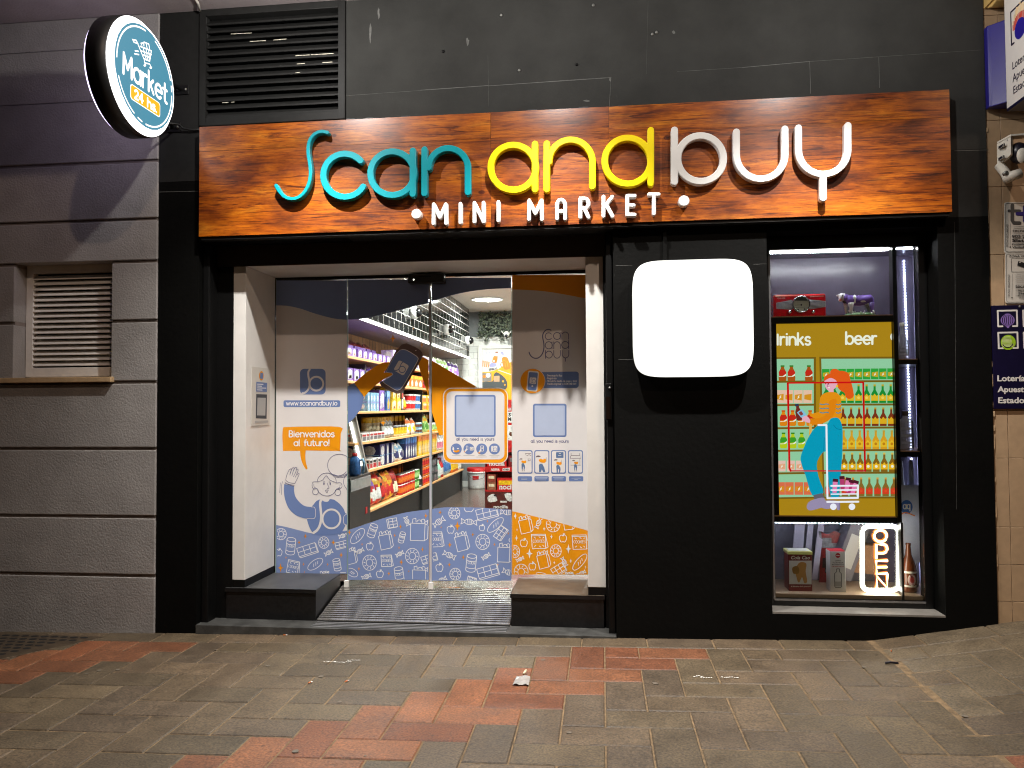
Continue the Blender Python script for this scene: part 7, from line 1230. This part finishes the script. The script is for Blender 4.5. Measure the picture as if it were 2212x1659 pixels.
mb = MB(); k_ = []
for s_, m_, off in ((1.0, M_PW, .0508), (.84, mat('label_rose', (206, 160, 160), .5), .0512), (.5, mat('label_red', (176, 50, 44), .5), .0516)):
    pts = []
    for t_ in range(20): an_ = R(272) + .72 * s_ * math.cos(t_ * math.pi / 10) * .75; pts.append((c[0] + off * math.cos(an_), c[1] + off * math.sin(an_), zf + bh * .27 + bh * .115 * s_ * math.sin(t_ * math.pi / 10)))
    mb.quad(pts, m_)
mb.build('round_label', T)
# wrapped water pack behind the beer bottle
c = onY(1962, 1150, .50); T = thing('water_pack', 'shrink wrapped water bottles with a blue logo standing in the side column', 'pack', (c.x, .5, zf)); mb = MB(); M_WR = mat('shrink_wrap', (200, 202, 216), .2, var=.06)
top = onY(1962, 992, .5).z
for k, dx in enumerate((-.035, .035)): mb.lathe([(0, 0), (.036, .0), (.038, .06), (.034, .16), (.038, .26), (.036, .5), (.02, (top - zf) * .86), (.014, (top - zf) * .98), (0, (top - zf))], (c.x + dx, .52, zf), M_WR, 14)
mb.build('bottles', T); a = Art(facade(.48), pxY(.48, PX), .001, ref=(1960, 1100)); mb = a.mb; p = pxY(.48)(1962, 1100); mb.box(c.x - .075, c.x + .075, .478, .487, zf + .17, top - .18, M_WR); a.h = .0035; a.disc(1958, 1095, 13, mat('logo_blue', (50, 100, 170), .4), 15); a.lay(); a.glyphs('aq', 1958, 1099, 14, 2.2, M_PW, width=15); a.stroke(smooth([(1944, 1112), (1956, 1107), (1975, 1114)], 3), 2.5, M_POD); a.build('wrap_label', T)
# tin, gift box, open sign, cartons in the lower compartment
KL = crop(2880, 1920, 3480, 2212); TY = .28
def boxed(name, label, cat, x0, x1, ytop, depth, Y, m):
    p0, p1 = onY(*KL(x0, 1000), Y), onY(*KL(x1, 1000), Y); zt2 = onY(*KL((x0 + x1) / 2, ytop), Y).z; T = thing(name, label, cat, ((p0.x + p1.x) / 2, Y, zf)); mb = MB(); mb.box(p0.x, p1.x, Y, Y + depth, zf, zt2, m); b = mb.build('carton' if cat == 'box' else 'body', T, bevel=.003); dz2 = zf - onY(*KL((x0 + x1) / 2, 1060), Y).z
    return T, b, p0.x, p1.x, zt2, Y
M_TR = mat('tin_maroon', (120, 22, 24), .35, var=.05); M_TWH = mat('tin_white', (214, 212, 206), .35, var=.04)
T, b, x0, x1, zt2, Y = boxed('cocoa_tin', 'square cocoa tin with a pale yellow lid and a red band of white lettering', 'tin', 286, 612, 575, .13, TY, M_TR)
mb = MB(); mb.box(x0 - .004, x1 + .004, TY - .004, TY + .134, zt2 - .006, zt2 + .014, mat('tin_lid', (226, 220, 130), .35)); mb.box(x0 + .008, x1 - .008, TY + .01, TY + .12, zt2 + .0145, zt2 + .017, M_TWH); mb.build('lid', T, bevel=.002)
a = Art(facade(TY), pxY(TY, KL), .001, ref=(450, 800)); a.fill([(290, 672), (602, 672), (604, 1000), (294, 996)], M_TWH); a.lay(); put_text(a, 'Cola Cao', 318, 652, 262, 46, M_PW, .02, .25); put_text(a, 'el alimento de la juventud', 316, 1036, 270, 20, M_PW, .02)
a.fill(smooth([(400, 930), (380, 800), (420, 710), (480, 690), (530, 720), (520, 820), (540, 960), (500, 980), (470, 900), (430, 975)], 4, True), mat('tin_ochre', (190, 140, 70), .4)); a.fill(smooth([(335, 770), (400, 745), (430, 790), (420, 850), (350, 850)], 3, True), mat('tin_gold', (150, 110, 40), .4)); a.build('print', T)
T, b, x0, x1, zt2, Y = boxed('gift_box', 'tall white bottle box with a red top printed with a grey bottle', 'box', 862, 1080, 545, .10, .27, mat('carton_white', (216, 214, 212), .45, var=.03))
mb = MB(); mb.box(x0 + .001, x1 - .001, Y + .001, Y + .099, zt2 + .0005, zt2 + .004, mat('carton_red', (206, 30, 50), .4)); mb.build('top_flap', T); a = Art(facade(Y), pxY(Y, KL), .001, ref=(960, 800)); a.disc(965, 600, 34, mat('carton_logo_red', (176, 26, 32), .4)); a.stroke([(945, 600), (985, 600)], 9, M_PW); a.lay()
for t_, y, w_, m_ in (('LLENATE', 680, 78, M_GREY), ('TU BOTELLA', 708, 150, M_GREY), ('AUTENTICA', 734, 165, M_GREY), ('DE REGALO', 760, 165, MATS['carton_logo_red'])): put_text(a, t_, 965 - w_ / 2, y, w_, 17, m_, .02)
a.stroke([(950, 785), (985, 785), (985, 825), (1012, 850), (1018, 1030), (1000, 1046), (935, 1044), (922, 1030), (920, 850), (948, 825), (950, 785)], 9, M_GREY); a.fill([(924, 960), (1014, 960), (1016, 1030), (926, 1030)], M_LG); a.build('print', T)
OY = .275; T = thing('open_sign', 'glowing OPEN sign of white and orange tubes in the lower corner of the window', 'neon sign', (1.87, OY, zf)); oc = pxY(OY, KL); zf_o = zf
M_NW = mat('neon_white', (255, 246, 226), emit=14); M_NO = mat('neon_orange_core', (255, 206, 150), emit=10); M_AC = glass('clear_acrylic', (246, 246, 244), .8)
a = Art(facade(OY), oc, .004, ref=(1550, 600)); p = [a.cv(*q) for q in a.rrpath(1262, 158, 1832, 1112, 110)[:-1]]; p = [(u, max(v, zf + .002)) for u, v in p]; mb = MB(); mb.prism(p, 'y', OY + .001, OY + .007, M_AC); mb.build('acrylic_back', T)
M_NO2 = mat('neon_orange_jacket', (255, 122, 20), emit=2.4)
def neon(paths, r_, m, nm, fwd=0):
    mb = MB()
    for pth in paths: mb.tube([Vector((oc(*q)[0], OY - .010 - fwd, max(oc(*q)[1], zf + .012))) for q in pth], r_, m, 8)
    mb.build(nm, T)
neon([a.rrpath(1298, 196, 1800, 1078, 90)], .0145, M_NW, 'border_tube')
for pth in ([A(1540, 325, 86, 80, 0, 360, 24)], [[(1482, 640), (1482, 440), (1560, 440)] + A(1570, 500, 62, 62, 270, 450, 10) + [(1482, 562)]], [[(1640, 665), (1482, 668), (1488, 845), (1640, 842)], [(1485, 755), (1630, 752)]], [[(1490, 1045), (1490, 880), (1635, 1040), (1635, 850)]]): neon(pth, .0135, M_NO2, 'letter_tube'); neon(pth, .0075, M_NO, 'letter_core', .0100)
M_CARD = mat('cardboard', (150, 112, 84), .75, var=.1); M_CARD2 = mat('carton_dusk', (96, 92, 100), .7, var=.15)
def carton(name, label, cx, cy2, cz2, hx, hy, hz, rx, ry, rz_, m, extra=None):
    M3 = Matrix.Rotation(R(rz_), 3, 'Z') @ Matrix.Rotation(R(ry), 3, 'Y') @ Matrix.Rotation(R(rx), 3, 'X'); T = thing(name, label, 'box', (cx, cy2, zf)); low = min((M3 @ Vector((i * hx, j * hy, k * hz))).z for i in (-1, 1) for j in (-1, 1) for k in (-1, 1)); c_ = Vector((cx, cy2, (zf - low + .001) if cz2 is None else cz2)); mb = MB(); mb.obox(c_, M3 @ Vector((hx, 0, 0)), M3 @ Vector((0, hy, 0)), M3 @ Vector((0, 0, hz)), m); mb.build('carton', T)
    if extra: mb = MB(); f_ = c_ + M3 @ Vector((0, -hy - .0008, 0)); mb.quad([f_ + M3 @ Vector((i * hx * .6, 0, k * hz * .6)) for i, k in ((-1, -1), (1, -1), (1, 1), (-1, 1))], extra); mb.build('label_print', T)
kx = lambda x, Y: onY(*KL(x, 700), Y).x
carton('cardboard_box', 'tilted grey and white printed carton leaning behind the gift box', kx(1110, .5), .52, .52, .07, .06, .20, 0, 22, 10, M_CARD2, M_LG); carton('cardboard_box', 'brown cardboard box behind the lit open sign', kx(1330, .5), .56, .46, .085, .055, .10, 0, 4, -8, M_CARD); carton('cardboard_box', 'small brown cardboard flap box behind the leaning carton', kx(960, .55), .58, .58, .035, .02, .035, 0, 30, 20, M_CARD)
T = thing('leaning_boards', 'pale grey boards leaning against the back of the lower compartment', 'boards', (1.4, .55, zf)); mb = MB()
for xa, xb, w_ in ((590, 520, .020), (740, 640, .020), (440, 380, .035)): p, q = onY(*KL(xa, 150), .58), onY(*KL(xb, 940), .48); d = (p - q) / 2; s_ = Vector((w_, 0, 0)); mb.obox((p + q) / 2, s_, (0, .006, 0), d, mat('board_lilac_grey', (150, 142, 158), .6))
mb.build('boards', T); T = thing('red_print_bag', 'crumpled dark red printed bag behind the gift box', 'bag', (kx(870, .57), .57, zf)); mb = pr_bag(.17, .06, .36, C['dred'], C['gry'], C['dk']); p = Vector((kx(850, .6), .58, zf)); mb.v = [(p.x + v[1], p.y + v[0] * .5, p.z + v[2]) for v in mb.v]; mb.build('bag', T)
mb = MB(); mb.box(gx0, mx0, .64, .65, .2, zpx(1117), mat('compartment_back', (92, 88, 100), .6, var=.25, scale=5)); mb.build('compartment_back', bpy.data.objects['display_window'])

# ------------------------------------------------------------------ litter on the paving
T = thing('cup_lid', 'flattened translucent plastic wrapper lying on the red paving slabs', 'litter', (0, 0, 0)); p = onZ(1128, 1464, .012); mb = MB(); rl = random.Random(2); M_PLS = mat('milky_plastic', (150, 146, 142), .25, var=.1)
g_ = [[(p.x - .045 + .09 * i / 5 * (1 - .12 * j / 5) + .007 * j / 5, p.y - .085 + .14 * j / 5, gz(p.x, p.y) + .006 + rl.uniform(0, .007) * (0 < i < 5)) for i in range(6)] for j in range(6)]; vs = [q for r_ in g_ for q in r_]; T.location = (p.x, p.y, gz(p.x, p.y)); T['_at'] = tuple(T.location)
mb.add(vs, [(j * 6 + i, j * 6 + i + 1, j * 6 + i + 7, j * 6 + i + 6) for j in range(5) for i in range(5)], M_PLS); mb.build('film', T); mb = MB(); mb.tube([(p.x + .0, p.y + .07, gz(p.x, p.y) + .015), (p.x + .012, p.y + .115, gz(p.x, p.y) + .02)], .007, C['crm'], 8); mb.build('spout', T)
for k, (px, py, an_, lab) in enumerate(((612, 1373.5, 5, 'by the doorstep'), (666, 1478, 60, 'on the grey slabs in front of the entrance mat'), (745, 1475, 55, 'on the slabs below the doorstep'), (1925, 1406, 70, 'near the foot of the black wall below the window'))):
    p = onZ(px, py, gz(onZ(px, py, 0).x, onZ(px, py, 0).y)); z = gz(p.x, p.y) + .007; T = thing('cigarette_butt', 'orange and white cigarette butt ' + lab, 'cigarette butt', (p.x, p.y, z), 'cigarette butts'); d = Vector((math.cos(R(an_)), math.sin(R(an_)), 0)); q = Vector((p.x, p.y, z)); mb = MB(); mb.tube([q, q + d * .017], .0034, C['or_'], 8); mb.build('filter', T); mb = MB(); mb.tube([q + d * .0172, q + d * .028], .0034, C['wh'], 8); mb.build('paper', T)
T = thing('twig', 'short black twig on the slabs where the paving starts to rise', 'litter', (0, 0, 0)); p = onZ(1912, 1435, .03); T.location = (p.x, p.y, gz(p.x, p.y)); T['_at'] = tuple(T.location); z = gz(p.x, p.y) + .008; mb = MB(); mb.tube([(p.x, p.y, z), (p.x + .03, p.y + .003, z + .004), (p.x + .075, p.y + .006, z)], .006, M_PD, 6); mb.build('stick', T)
